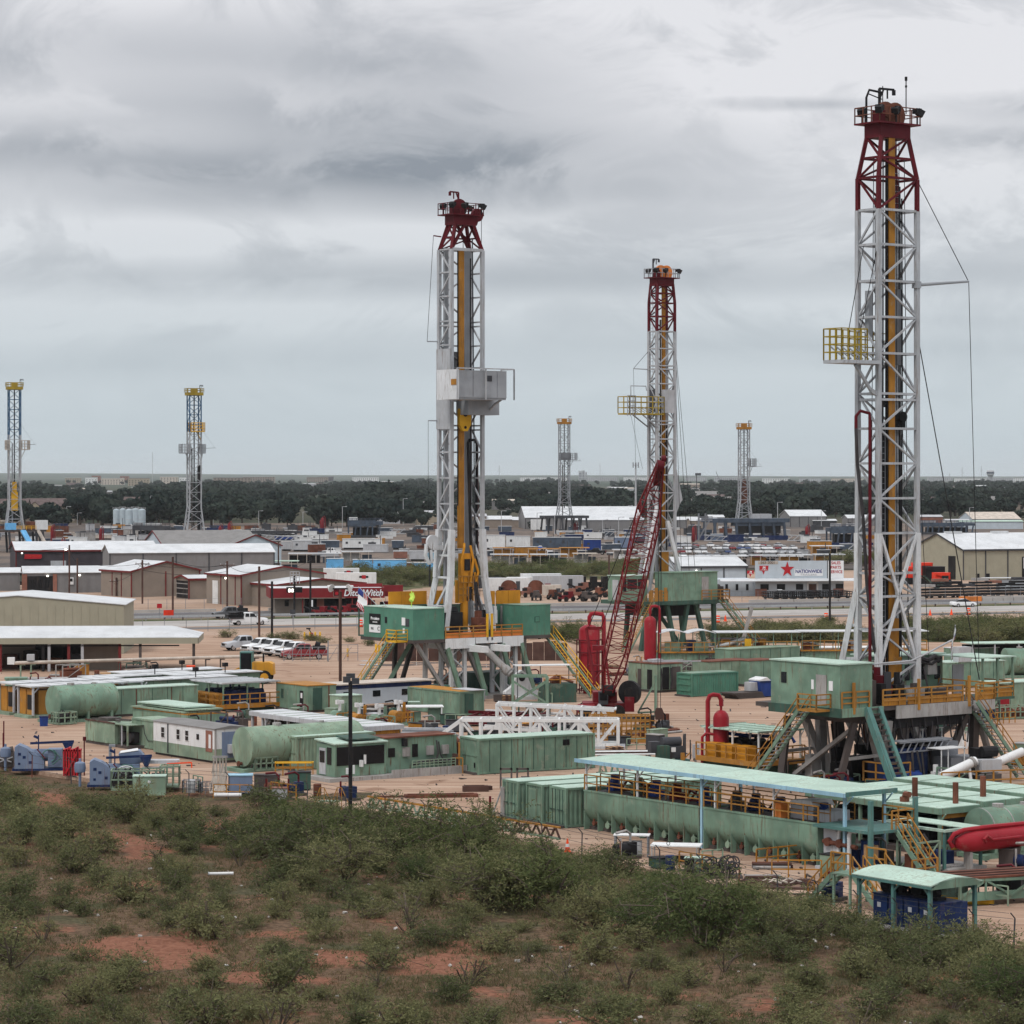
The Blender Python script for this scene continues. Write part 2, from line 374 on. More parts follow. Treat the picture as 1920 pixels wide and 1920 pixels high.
def sheet(name,poly,m,z,wob=0.,step=3.):    # flat sheet with a slightly ragged edge
    pts=[]
    for a,b in zip(poly,poly[1:]+poly[:1]):
        a=V(a);b=V(b);n=max(1,int((b-a).length/step))
        for i in range(n):
            p=a.lerp(b,i/n)
            if wob:p=p+V((mnoise.noise((p.x*.25,p.y*.25,1)),mnoise.noise((p.x*.25,p.y*.25,9)),0))*wob
            pts.append((p.x,p.y,z))
    n=len(pts);vs=pts+[(x,y,z-.6) for x,y,_ in pts]
    fs=[tuple(range(n))]+[(i,n+i,n+(i+1) % n,(i+1) % n) for i in range(n)]
    bm=bmesh.new();bv=[bm.verts.new(v) for v in vs]
    for f in fs:bm.faces.new([bv[i] for i in f])
    bmesh.ops.recalc_face_normals(bm,faces=bm.faces[:]);bmesh.ops.triangulate(bm,faces=[f for f in bm.faces if len(f.verts) > 4])
    me=bpy.data.meshes.new(name);bm.to_mesh(me);bm.free();me.materials.append(MAT[m]);return struct(name,me)
def GX(px,py):p=G(px,py);return (p.x,p.y)
RANG=20.                                # the highway's bearing
R0=G(960,1150);RU=V((math.cos(R(RANG)),math.sin(R(RANG)),0));RV=V((-RU.y,RU.x,0))
def RP(u,v):p=R0+RU*u+RV*v;return (p.x,p.y)
def strip(name,v0,v1,m,z,u0=-190,u1=230):return sheet(name,[V((*RP(u0,v0),0)),V((*RP(u1,v0),0)),V((*RP(u1,v1),0)),V((*RP(u0,v1),0))],m,z,0,40)
P3=lambda l:[V((*GX(*p),0)) for p in l]
sheet('yard',P3([(-260,1432),(0,1436),(180,1462),(330,1476),(520,1490),(640,1512),(800,1540),(960,1570),(1120,1606),(1300,1648),(1480,1690),(1640,1735),(1800,1760),(2050,1790)]) +
      [V((75,170,0)),V((100,260,0)),V((*RP(120,-44),0)),V((*RP(-10,-42),0)),V((*RP(-150,-42),0)),V((-110,300,0))],'m_yard',0,.8)
strip('frontage_ground',-46,-20,'m_town',.012)
strip('near_carriageway',-22,-5,'m_conc',.03)
strip('near_shoulder',-30,-24.5,'m_asph',.03)
strip('median',-5,1,'m_grass',.05)
strip('far_carriageway',1,22,'m_asph',.03)
strip('town_ground',22,170,'m_town',.012)
for i,v in enumerate((-21.2,-13.6,-6)):
    for k in ([0] if i != 1 else range(40)):
        u0,u1=(-190,230) if i != 1 else (-190+k*10.5,-186+k*10.5)
        o=strip('lane_marking',v,v+.22,'white',.036,u0,u1)
for v in (2.2,20.8):strip('lane_marking',v,v+.22,'yellowb' if v < 5 else 'white',.036)
sheet('grass_field',P3([(600,1072),(700,1066),(840,1066),(1120,1052),(1260,1060),(1330,1078),(1260,1085),(1100,1088),(820,1100),(700,1112),(640,1090)]),'m_grass',.03,2.)
sheet('verge',P3([(1330,1196),(1500,1186),(1720,1176),(1990,1160),(1990,1202),(1760,1204),(1500,1206),(1340,1206)]),'m_grass',.05,1.5)
sheet('far_yard',[V((-260,640,0)),V((-60,700,0)),V((60,705,0)),V((300,640,0)),V((460,1350,0)),V((-460,1350,0))],'m_fary',-.02,6.,12)
m=mat('m_water',(.30,.27,.25),.06,.05,0,spec=.8)
for i,(px,py,w,d_) in enumerate(((735,1247,3.6,2.4),(800,1243,2.2,1.6),(880,1250,4.2,2.2),(700,1239,1.6,1.2),(930,1246,2.0,1.4),(860,1548,1.6,.9),(1130,1268,1.4,1.0))):
    p=G(px,py);sheet('puddle',[V((p.x+w*math.cos(a)*(1+.25*math.sin(3*a+i)),p.y+d_*math.sin(a)*(1+.2*math.cos(2*a)),0)) for a in np.linspace(0,6.28,18)[:-1]],'m_water',.006,.2,1.)
# low rise on the skyline to the left
def hills():
    vs,fs=[],[];n=60
    for i in range(n+1):
        x=-6500+i*12000/n;h=34*max(0,min(1,(3600-x)/7500))**1.1+6*mnoise.noise((x*.0006,0,0))
        if x > 2500:h *= max(0,(5500-x)/3000)
        vs += [(x,14000,-1),(x*1.2,19000,max(h,0)+.1),(x*1.4,26000,-1)]
    for i in range(n):a=3*i;fs += [(a,a+3,a+4,a+1),(a+1,a+4,a+5,a+2)]
    me=mk('hills',vs,fs,'m_scrub');me.shade_smooth();struct('hills',me)
hills()
def haze():
    m=bpy.data.materials.new('haze');m.use_nodes=True;m.node_tree.nodes.clear();g=N(m.node_tree)
    pv=g.a('ShaderNodeVolumePrincipled',{'Color':(.90,.94,.98,1),'Density':HAZE_D,'Anisotropy':.2})
    o=g.n.new('ShaderNodeOutputMaterial');g.l.new(pv.outputs[0],o.inputs['Volume']);MAT['haze'] =m
    ob=struct('haze',MB().box(-37000,37000,-500,30200,-2.4,130).mesh('haze','haze'),'stuff','thin pale haze hanging in the air over the plain','haze')
    ob.display_type='WIRE'
HAZE_D=2.6e-5
haze()
# ------------------------------------------------------------ drilling rigs
YA=37.                                   # bearing of the yard grid
def mast_corners(a,b,z,zt=1e9,zc=1e9,k=.66,zf=-1,z0=0,fl=(0,0)):
    f=1.
    if z > zt:f=1-(1-k)*(z-zt)/(zc-zt)
    ex=ey=0.
    if z < zf:q=(zf-z)/(zf-z0);ex,ey=fl[0]*q,fl[1]*q
    return [V((-a/2*f-ex,-b/2*f-ey*.2,z)),V((a/2*f+ex,-b/2*f-ey*.2,z)),V((a/2*f+ex,b/2*f+ey,z)),V((-a/2*f-ex,b/2*f+ey,z))]
def lattice(emit,cf,levels,zred,sides=(0,1,2,3),cw=.42,gw=.22,bw=.18,white='mast_shaded',red='maroon',breaks=(),dbl=()):
    lv=sorted(levels);br=sorted(z for z in set([lv[0],lv[-1],zred,*breaks]) if lv[0]-.01 <= z <= lv[-1]+.01)
    for z0,z1 in zip(br[:-1],br[1:]):
        for p,q in zip(cf(z0),cf(z1)):
            m=red if z0 >= zred-.01 else white
            emit('mast_leg',m,p,q,cw if z0 < zred else cw*.85)
    for i,z in enumerate(lv):
        m=red if z > zred+.01 else white;c=cf(z)
        for s in sides:
            emit('girt',m,c[s],c[(s+1) % 4],gw)
            if z in dbl:emit('girt',m,c[s]-V((0,0,.45)),c[(s+1) % 4]-V((0,0,.45)),gw)
        if i+1 < len(lv):
            d=cf(lv[i+1]);m=red if lv[i+1] > zred+.01 else white
            for s in sides:
                p,q=(c[s],d[(s+1) % 4]) if (i+(s in (1,3))) % 2 == 0 else (c[(s+1) % 4],d[s])
                emit('brace',m,p,q,bw)
def floodlight(t,p,aim,m='dark',to=None):
    p=V(p);t.mb('floodlight',m,MB().beam(p,p+V((0,0,.9)),.09).box(p.x-.28,p.x+.28,p.y-.22,p.y+.22,p.z+.8,p.z+1.2).beam(p+V((0,0,1)),p+V((aim[0]*.5,aim[1]*.5,.75)),.5),to)
def ladder(x,y,z0,z1,w=.42,dy=0.):
    b=MB().beam((x,y,z0),(x,y+dy,z1),.05).beam((x+w,y,z0),(x+w,y+dy,z1),.05)
    n=int((z1-z0)/.45)
    for i in range(n):b.beam((x,y+dy*i/n,z0+.2+i*.45),(x+w,y+dy*i/n,z0+.2+i*.45),.04)
    return b
def stair(t,p,q,w=1.0,ms='green',mr='yellow',name='stair',tread='steelw',n=None,rails=True):
    """straight flight from top p to foot q; stringers, treads and handrails are parts"""
    p=V(p);q=V(q);d=(q-p);hd=V((d.x,d.y,0)).normalized();sd=V((-hd.y,hd.x,0))*(w/2)
    for s in (-1,1):
        t.beam('stringer',ms,p+sd*s,q+sd*s,.10,.28)
    n=n or max(4,int(abs(d.z)/.3))
    for i in range(1,n):
        c=p.lerp(q,i/n);t.put('tread',ucube(tread if tread else ms),M.Translation(c) @ M.Rotation(math.atan2(hd.y,hd.x),4,'Z') @ M.Diagonal((.26,w*.94,.045,1)))
    if rails:
        for s in (-1,1):
            b=MB();u=V((0,0,1.0));o=sd*s*1.04
            b.beam(p+o+u,q+o+u,.06);b.beam(p+o+u*.5,q+o+u*.5,.05)
            for i in range(5):c=p.lerp(q,i/4);b.beam(c+o,c+o+u,.06)
            t.mb('handrail',mr,b)
def flag(t,p,q,m='white'):
    """striped flag hanging from a sloping pole p->q"""
    p=V(p);q=V(q);t.tube('flag_pole','ltgrey',p,q,.035)
    d=(q-p).normalized();h=1.5;top=q-d*.1;L=2.1
    def cloth(n,m,u0,u1,v0,v1):
        vs,fs=[],[];k=7
        for i in range(k):
            u=u0+(u1-u0)*i/(k-1)
            for v in (v0,v1):
                c=top-d*(h*v)+V((0,0,-1))*(L*u*.86)+V((-d.y,d.x,0))*(.16*math.sin(u*7+v*2))+V((-.35*u,0,0))
                vs.append(c)
        for i in range(k-1):fs.append((2*i,2*i+1,2*i+3,2*i+2))
        me=mk(n,vs,fs,m);me.shade_smooth();return me
    f=t.put('flag',cloth('flag','signwhite',0,1,0,1))
    for i in range(7):t.put('stripe',cloth('stripe','signred',.0 if i > 3 else .4,1,(2*i)/13-.002,(2*i+1)/13),M.Translation((0,-.012,0)),f)
    t.put('canton',cloth('canton','signblue',0,.4,-.002,7/13),M.Translation((0,-.02,0)),f)
def pan_box(x0,x1,y0,y1,z0,z1,pitch=.5,dep=.04,sides='fblr'):
    """walls with vertical pressed ribs; floor and roof plain"""
    b=MB();o=b.v;f=b.f
    def wall(ax,c,lo,hi,sgn):
        n=max(2,int(round((hi-lo)/pitch)));prof=[]
        for i in range(n):
            u0=lo+(hi-lo)*i/n;du=(hi-lo)/n
            prof += [(u0,0),(u0+du*.36,0),(u0+du*.5,-dep),(u0+du*.86,-dep)]
        prof.append((hi,0));k=len(o)
        for u,d in prof:
            for z in (z0,z1):o.append((u,c+d*sgn,z) if ax == 'x' else (c+d*sgn,u,z))
        for i in range(len(prof)-1):
            q=(k+2*i,k+2*i+2,k+2*i+3,k+2*i+1);f.append(q if (ax == 'x') == (sgn < 0) else q[::-1])
    if 'f' in sides:wall('x',y0,x0,x1,-1)
    if 'b' in sides:wall('x',y1,x0,x1,1)
    if 'l' in sides:wall('y',x0,y0,y1,-1)
    if 'r' in sides:wall('y',x1,y0,y1,1)
    b.box(x0+.03,x1-.03,y0+.03,y1-.03,z1-.06,z1+.02);b.box(x0+.03,x1-.03,y0+.03,y1-.03,z0,z0+.08)
    return b
def text(t,s,m,loc,size,rot,name='lettering',shear=0.,to=None,bold=0.,align='CENTER',sx=1.):
    c=bpy.data.curves.new('lettering','FONT');c.body=s;c.size=size;c.align_x=align;c.align_y='CENTER';c.shear=shear;c.extrude=.015;c.offset=bold
    o=bpy.data.objects.new('tmp',c);COL.objects.link(o);dg=bpy.context.evaluated_depsgraph_get()
    me=bpy.data.meshes.new_from_object(o.evaluated_get(dg));bpy.data.objects.remove(o);me.materials.clear();me.materials.append(MAT[m])
    return t.put(name,me,M.Translation(loc) @ rot @ M.Diagonal((sx,1,1,1)),to)
FRONT=M.Rotation(R(90),4,'X')                                     # lettering facing local -y
LEFTF=M.Rotation(R(-90),4,'Z') @ M.Rotation(R(90),4,'X')        # lettering facing local -x

def crown(t,a,b,z,red='maroon',railm='yellow',sheave='track',n=2,ant=True):
    t.box('crown_beam',red,-a/2-.15,a/2+.15,-b/2-.1,b/2+.1,z-.1,z+.9)
    p=t.box('crown_platform',red,-a/2-.75,a/2+.75,-b/2-.6,b/2+.6,z+.9,z+1.02)
    t.rail('handrail',railm,[(-a/2-.7,-b/2-.55,z+1.02),(a/2+.7,-b/2-.55,z+1.02),(a/2+.7,b/2+.55,z+1.02),(-a/2-.7,b/2+.55,z+1.02)],p,closed=True,h=1.15,step=1.,r=.035)
    for i in range(n):
        x=-.2+i*1.0
        t.mb('sheave',sheave,MB().tube((x,-.12,z+1.75),(x,.12,z+1.75),.95,20).tube((x,-.2,z+1.75),(x,.2,z+1.75),.22,12),None,40)
    t.box('sheave_housing',red,-1.25,-.55,-.35,.35,z+1.0,z+2.0)
    for (x,y) in ((-a/2-.55,-b/2-.4),(a/2+.55,-b/2-.4),(-a/2-.1,b/2+.4),(a/2+.5,b/2+.4),(-.3,-b/2-.45)):
        floodlight(t,(x,y,z+1.02),(-.8 if x < 0 else .8,-.5),to=p)
def gin_pole(t,x,y,z,h,arm,m='maroon'):
    t.mb('gin_pole',m,MB().beam((x,y,z),(x,y,z+h),.16).beam((x,y,z+h),(x+arm,y,z+h+.02),.15).beam((x,y,z+h*.72),(x+arm*.3,y,z+h),.1).tube((x+arm*.55,y,z+h),(x+arm*.55,y,z+h-.7),.07).beam((x+arm,y,z+h),(x+arm,y,z+h-.4),.2))

# ---- the large rig on the right
def rig_right():
    t=at('drilling_rig','tall white and dark red drilling rig on brown legs, nearest and rightmost of the rigs','drilling rig',1664,1472,YA)
    a,b=4.0,2.2;z0,zt,zc,zred=6.9,45.4,48.5,43.0
    cf=lambda z:mast_corners(a,b,z,zt,zc,.70)
    lv=[z0+.4,9.2,11.7,14.2,15.9,18.9,21.5,24.1,26.7,29.3,32.3,35.0,37.7,40.4,43.0,45.4,46.9,48.5]
    lattice(lambda n,m,p,q,w:t.beam(n,m,p,q,w),cf,lv,zred,cw=.33,gw=.17,bw=.14,breaks=(zt,18.9),dbl=(29.3,))
    for p,q in zip(cf(6.4),cf(18.9)):t.beam('mast_leg_sleeve','mast_lit',p+V((.02,.02,0)),q+V((.02,.02,0)),.44,.42)
    t.beam('a_frame_leg','mast_lit',(-2.1,1.2,14.5),(-3.1,2.3,7.2),.42);t.beam('a_frame_leg','mast_lit',(2.2,1.3,15),(3.2,3.6,7.2),.5)
    for z in (12,9.5):t.beam('a_frame_tie','mast_lit',(-2.0,1.1,z),(-2.1-(14.5-z)*.137,1.2+(14.5-z)*.15,z),.2)
    for p,q in (((-1.9,-1.15,18.9),(0,-1.15,14.3)),((1.9,-1.15,18.9),(0,-1.15,14.3)),((0,-1.15,14.2),(-1.8,-1.15,9.4)),((0,-1.15,14.2),(1.8,-1.15,9.4))):t.beam('knee_brace','mast_lit',p,q,.22)
    t.box('top_drive_track','track',-.62,.0,-.8,-.5,8.0,48.4)
    t.box('track_flange','dark',-.74,-.64,-.72,-.5,8.2,48.3)
    t.box('cable_tray','black',-1.55,-1.02,-.75,-.55,7.5,27.0)
    t.mb('cable_tray_rungs','grey',MB().add([],[]) if 0 else ladder(-1.52,-.82,8,26.8,.46))
    t.path('standpipe','maroon',[(-2.55,-.75,7.6),(-2.55,-.75,27.2),(-2.6,-.75,27.8),(-3.1,-.3,28.0),(-3.35,-.1,27.6),(-3.35,-.1,26.7)],.13)
    t.path('rotary_hose','cable',[(-3.35,-.1,26.7),(-3.3,-.2,24),(-2.9,-.4,20),(-2.7,-.6,15),(-2.3,-.9,10.5),(-1.4,-.9,8.4)],.13)
    t.mb('ladder','mastg',ladder(1.5,.75,8,48.4,.45));
    t.mb('service_loop','dark',MB().path([(1.9,.6,45),(1.95,.6,36),(1.9,.55,28),(1.95,.6,16),(1.8,.6,8)],.055).path([(1.72,.5,45),(1.7,.5,30),(1.8,.5,12)],.05).path([(1.2,-.3,44),(1.25,-.3,30),(1.0,-.4,10)],.06).path([(-1.0,.3,44),(-.9,.3,30),(-1.1,.2,10)],.05))
    for z in (42,39,36.5,31,24,20):t.box('junction_box','dark',.95,1.35,.7,.95,z,z+.8 if z != 39 else z+1.7)
    for x,y in ((-.7,-.2),(-.55,.1),(.75,-.2),(.9,.3),(.6,.5)):t.tube('drill_line','dark',(x,y,9),(x,y,48.4),.022,seg_n=6)
    for x,y in ((-1.5,-.9),(-1.2,.6),(1.4,-.8),(1.7,.2),(-.3,.8),(.4,.9)):t.tube('hoist_line','dkgrey',(x,y,8),(x*.8,y*.8,47),.03,seg_n=6)
    for z in (13,22,28,34,40):t.mb('platform_step','mastg',MB().box(1.0,1.9,.6,1.0,z,z+.08).rail([(1.0,.95,z),(1.9,.95,z)],h=.9,r=.03))
    t.mb('hanging_block','dark',MB().tube((-1.6,-.6,43.8),(-1.6,-.6,45),.04).tube((-1.6,-.75,43.6),(-1.6,-.45,43.6),.3,14).tube((-1.6,-.6,37),(-1.6,-.6,43.6),.02,5).tube((-1.6,-.75,36.9),(-1.6,-.45,36.9),.24,14))
    t.box('counterweight','mastg',-1.75,-1.35,.2,.6,33.5,37);t.box('counterweight','grey',.95,1.4,-.1,.35,31.5,37.2)
    t.mb('winch','dark',MB().tube((1.3,-.4,27.6),(1.3,.3,27.6),.4,14).box(1.0,1.7,-.2,.2,26.7,27.3),None,40);t.box('hose_saddle','dark',-1.1,-.5,-.6,.1,28.3,29.0)
    crown(t,a*.7,b*.7,zc,railm='rust',sheave='rust',ant=True)  # crown rail and sheaves darkened to rust, putting the backlit look into colour
    gin_pole(t,.05,.9,49.4,2.9,1.5,'dark')
    t.mb('gin_pole','dark',MB().path([(-1.9,.3,49.4),(-1.9,.3,51.4),(-1.6,.3,52.0),(-.2,.3,51.9)],.09).beam((-1.7,.3,51.7),(-.3,.3,51.4),.07).beam((-.2,.3,50),(-.2,.3,52.4),.05))
    t.mb('antenna','dark',MB().tube((1.75,-.2,50.4),(1.75,-.2,53.0),.045).tube((1.75,-.2,52.9),(1.75,-.2,53.2),.11).tube((1.75,-.2,52.4),(1.75,-.2,52.55),.09))
    # racking board
    x0,x1,zb=-6.2,-2.2,31.7
    p=t.mb('racking_board','mast_shaded',MB().box(x0,x1,-1.6,.4,zb-.25,zb).box(-2.2,1.6,.5,1.6,zb-.2,zb))
    t.rail('board_rail','boardy',[(x0,-1.55,zb),(x0+2.6,-1.55,zb),(x0+2.6,.35,zb),(x0,.35,zb)],p,closed=True,h=2.3,step=.62,r=.04,mids=3)
    t.rail('board_rail','boardy',[(x1-1.4,.35,zb),(1.6,1.5,zb)],p,h=2.2,step=1.1,mids=3,r=.035)
    for i in range(6):t.beam('finger','mastg',(x0+.5+i*.6,-1.4,zb+.08),(x0+.5+i*.6,.3,zb+1.1),.09,to=p)
    t.mb('board_strut','mast_shaded',MB().beam((-4.2,-.9,zb-.3),(-2.6,-.9,zb-2.2),.2).beam((-2.6,-.9,zb-2.2),(-2.0,-1.0,zb-2.5),.3))
    for q in ((x0+2.2,-1.3),(x0+2.4,.2)):t.tube('board_stay','dark',(q[0],q[1],zb+2.3),(-2,.5 if q[1] > 0 else -1,40.3),.03,seg_n=6)
    # outrigger pole with its guy and load line
    t.mb('outrigger_pole','mastg',MB().tube((2.0,-1.1,37.5),(6.6,-2.0,37.9),.15,8,.09).beam((1.7,-1.1,37.5),(2.2,-1.1,37.5),.5),None,50)
    t.tube('guy_line','dark',(2.05,-1.1,45.3),(6.5,-2.0,38.0),.035,seg_n=6);t.tube('load_line','dark',(6.6,-2.0,37.8),(7.1,-2.6,8.4),.028,seg_n=6)
    t.tube('guy_line','dark',(2.1,-1.0,34),(4.6,-5.0,8),.04,seg_n=6);t.tube('tugger_line','dark',(2.1,.8,33),(2.6,.2,9),.025,seg_n=6);t.tube('tugger_line','dark',(2.0,-.9,30),(3.2,-1.2,9),.025,seg_n=6)
    # drill floor
    t.box('floor_deck','steelb',-8.2,7.7,-3.5,5.6,6.0,6.32)
    t.box('floor_beam','steelw',-2.6,5.2,-3.66,-3.5,5.35,6.3);t.box('floor_beam','steelw',5.4,7.7,-3.66,-3.5,5.55,6.3)
    t.box('floor_beam','green',-8.3,-4.0,-3.7,-3.5,5.7,6.35);t.box('floor_beam','greendk',-8.36,-8.2,-3.7,4.0,5.7,6.35)
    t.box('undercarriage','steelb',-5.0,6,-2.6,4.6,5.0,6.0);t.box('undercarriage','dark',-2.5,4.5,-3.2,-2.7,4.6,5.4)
    d=t.box('doghouse','green',-8.2,-5.0,-3.5,3.9,6.32,9.5);t.box('roof','mint',-8.3,-4.9,-3.6,4.0,9.5,9.6,d)
    t.box('window','glass',-8.24,-8.19,2.2,2.75,7.9,8.7,d);t.box('door','steelw',-8.25,-8.19,-2.1,-1.0,6.5,8.7,d);t.box('notice','signwhite',-8.24,-8.19,-2.75,-2.35,7.6,8.3,d)
    t.box('notice','signwhite',-8.24,-8.19,-.75,-.5,7.6,8.3,d)
    t.box('door_opening','dark',-5.02,-4.94,-3.0,-1.7,6.4,8.7,d)
    for i in range(4):t.box('locker','greendk' if i % 2 else 'steelb',-4.9,-4.1,-3.0+i*.9,-2.25+i*.9,6.32,8.2+.3*(i % 3))
    e=t.box('driller_cabin','green',1.8,8.3,2.4,5.5,6.32,9.4);t.box('roof','mint',1.6,8.5,2.2,5.7,9.4,9.5,e)
    t.box('window','glass',2.0,3.9,2.35,2.4,7.5,9.0,e)
    for x in (4.2,5.9):t.box('window','glass',x,x+.5,2.35,2.4,7.5,8.7,e)
    t.box('window','glass',7.4,8.0,2.35,2.4,7.5,8.5,e)
    t.box('air_conditioner','steelw',6.2,7.2,1.9,2.4,7.9,9.0,e);t.box('cable_box','ltgrey',4.85,5.3,2.2,2.4,7.7,8.6,e)
    t.mb('cable_bundle','cable',MB().path([(5.5,2.1,9.2),(6.2,1.9,9.0),(6.9,1.9,9.3),(7.4,1.9,8.9)],.2).path([(5.6,2.0,8.9),(6.6,1.9,8.7),(7.5,1.8,9.2)],.12),e,50)
    t.rail('floor_rail','yellow',[(-8.1,-3.6,6.32),(-5.4,-3.6,6.32)],h=1.2,r=.05,mids=2);t.rail('floor_rail','yellow',[(-4.0,-3.6,6.32),(4.3,-3.6,6.32)],h=1.2,r=.05,mids=2)
    t.rail('floor_rail','yellow',[(5.7,-3.6,6.32),(7.7,-3.6,6.32),(7.7,2.2,6.32)],h=1.2,r=.05,mids=2)
    for x0,x1 in ((-4.0,-1.6),(-1.4,.9),(1.1,4.2),(5.8,7.6)):t.box('toe_panel','track',x0,x1,-3.56,-3.5,6.34,6.9)
    for x in (-7.0,-.4,4.9):t.box('rail_stanchion','yellow',x-.1,x+.1,-3.75,-3.6,5.9,8.2)
    pl=t.box('side_platform','greendk',7.7,11.2,-2.4,1.0,6.1,6.3);t.rail('floor_rail','yellow',[(7.8,-2.35,6.3),(11.1,-2.35,6.3),(11.1,.9,6.3)],pl,h=1.15,r=.05,mids=2)
    t.box('toe_panel','track',8,11.1,-2.3,-2.25,6.3,6.95,pl);t.box('shade_roof','mint',7.5,11.3,-2.5,2.4,9.3,9.38,pl)
    for x,y in ((7.8,-2.3),(9.4,-2.3),(11.1,-2.3)):t.box('post','green',x-.08,x+.08,y-.08,y+.08,6.3,9.3,pl)
    t.box('service_door','ltgrey',8.6,9.8,1.6,1.7,6.3,8.6,pl)
    # floor machinery
    t.mb('iron_roughneck','maroon',MB().box(-2.6,-1.8,-2.2,-1.4,6.4,8.4).tube((-2.2,-2.3,7.4),(-2.2,-1.2,7.4),.5,12).box(-2.4,-2.0,-1.3,-1.0,6.4,9.0))
    t.mb('tongs','dark',MB().box(-1.5,-.6,-2.4,-1.6,6.4,7.7).tube((-.9,-1.9,6.4),(-.9,-1.9,8.6),.25).box(-3.4,-2.9,-2.8,-2.0,6.4,7.9))
    t.box('tool_box','steelw',-.3,.9,-3.0,-2.2,6.4,7.4);t.box('tool_box','steelb',1.5,3.4,-3.0,-2.3,6.4,7.3)
    rq=random.Random(12)
    for k in range(22):
        x,y=rq.uniform(-4,1.6),rq.uniform(-3.1,2.0);m=rq.choice(['dark','steelb','dkgrey','black','rust','steelw','maroon']);h=rq.uniform(.5,2.4)
        t.mb('floor_gear',m,MB().box(x,x+rq.uniform(.25,.8),y,y+rq.uniform(.2,.7),6.32,6.32+h)) if k % 3 else t.mb('floor_hose','cable',MB().path([(x,y,6.6+h),(x+.3,y-.2,6.9),(x+1.0,y,6.5),(x+1.5,y-.3,6.9+h*.5)],.07),None,50)
    for k in range(12):
        x,y=rq.uniform(-7,7),rq.uniform(-3,4);t.mb('cellar_gear',rq.choice(['dark','steelb','black','rust','steelw']),MB().box(x,x+rq.uniform(.4,1.4),y,y+.8,.5,.5+rq.uniform(.6,2.6)).tube((x,y,.6),(x+rq.uniform(-1,1),y,4.8),.08))
    t.mb('drawworks','rust',MB().box(-1.3,1.5,2.2,4.4,6.4,8.4).tube((-1.2,3.3,8.2),(1.3,3.3,8.2),.9,16),None,40)
    t.mb('top_drive','track',MB().box(-.6,.7,-.5,.1,9.5,12.5).box(-.8,.9,-.6,.3,8.3,9.6).tube((.1,-.3,7.2),(.1,-.3,9),.2).path([(-.6,-.5,12),(-1.1,-.6,11),(-.9,-.6,9.4)],.1))
    t.path('floor_pipe','ltgrey',[(-3.2,-1.9,9.3),(.5,-2.0,9.4),(3,-1.6,10.0),(5.8,-1.0,10.7)],.07)
    # substructure
    for y in (-2.9,4.2):
        for (xa,xb,w,m) in ((-6.2,-7.4,.5,'steelb'),(-4.6,-2.6,.62,'steelw'),(-2.9,-3.1,.7,'steelw'),(-1.2,-.9,.7,'steelb'),(-.4,2.2,.5,'steelw'),(1.8,1.9,.55,'steelb'),(5.4,3.2,.5,'steelb'),(6.3,6.6,.6,'steelb'),(6.6,9.0,.42,'steelw')):
            t.beam('substructure_leg',m,(xa,y,5.2),(xb,y+(.5 if y < 0 else -.5),.5),w,w*.8)
        t.beam('leg_tie','steelw',(-6.8,y,2.6),(-2.8,y,2.7),.22);t.beam('leg_tie','steelw',(-.4,y,3.1),(1.8,y,3.1),.22)
        t.box('pontoon','steelb',-8.2,8.6,y-.6,y+.6,0,.6)
    for x in (-6,-1,5):t.beam('cross_brace','steelw',(x,-2.9,5),(x+.4,4.2,.8),.28)
    t.mb('wellhead_stack','dark',MB().box(-1.6,.4,.2,1.6,.6,2.2).tube((-.6,.9,.5),(-.6,.9,5),.5,12).box(-2.2,1.0,.5,1.3,2.4,3.1))
    for k in range(9):
        x=-6+k*1.3;t.path('hanging_hose','cable',[(x,-3.3,5.4),(x+.2,-3.4,4.0-.3*(k % 3)),(x+.7,-3.3,3.2+.2*(k % 2)),(x+1.0,-3.2,4.9)],.06)
    # flights of stairs and the V-door ramp
    pf=t.box('stair_landing','yellow',-9.7,-8.2,-2.6,-.6,6.1,6.25);t.rail('landing_rail','yellow',[(-8.3,-2.6,6.25),(-9.7,-2.6,6.25),(-9.7,-.6,6.25)],pf,r=.045,mids=2)
    stair(t,(-9.0,-.6,6.2),(-9.0,5.2,.2),1.1)
    stair(t,(5.0,-3.8,6.3),(10.6,-3.8,.2),1.1)
    t.mb('catwalk_ramp','teal',MB().beam((-5.6,-3.7,6.3),(-5.6,-7.0,.1),.3,.3).beam((-4.5,-3.7,6.3),(-4.5,-7.0,.1),.3,.3).beam((-5.9,-3.7,6.3),(-5.9,-6.9,.1),.12,.5))
    for i in range(16):q=V((-5.05,-3.75,6.2)).lerp(V((-5.05,-7.0,.2)),i/16);t.put('ramp_slat',ucube('steelb'),M.Translation(q) @ M.Diagonal((1.0,.12,.12,1)))
    flag(t,(8.2,1.4,9.4),(6.6,-.6,11.8))
    t.mb('windsock','hivis',MB().path([(4.2,4,11.2),(3.7,3.7,11.1),(3.2,3.4,10.8),(2.8,3.3,10.6)],.35).tube((4.2,4,9.4),(4.2,4,11.4),.05),None,50)
rig_right()

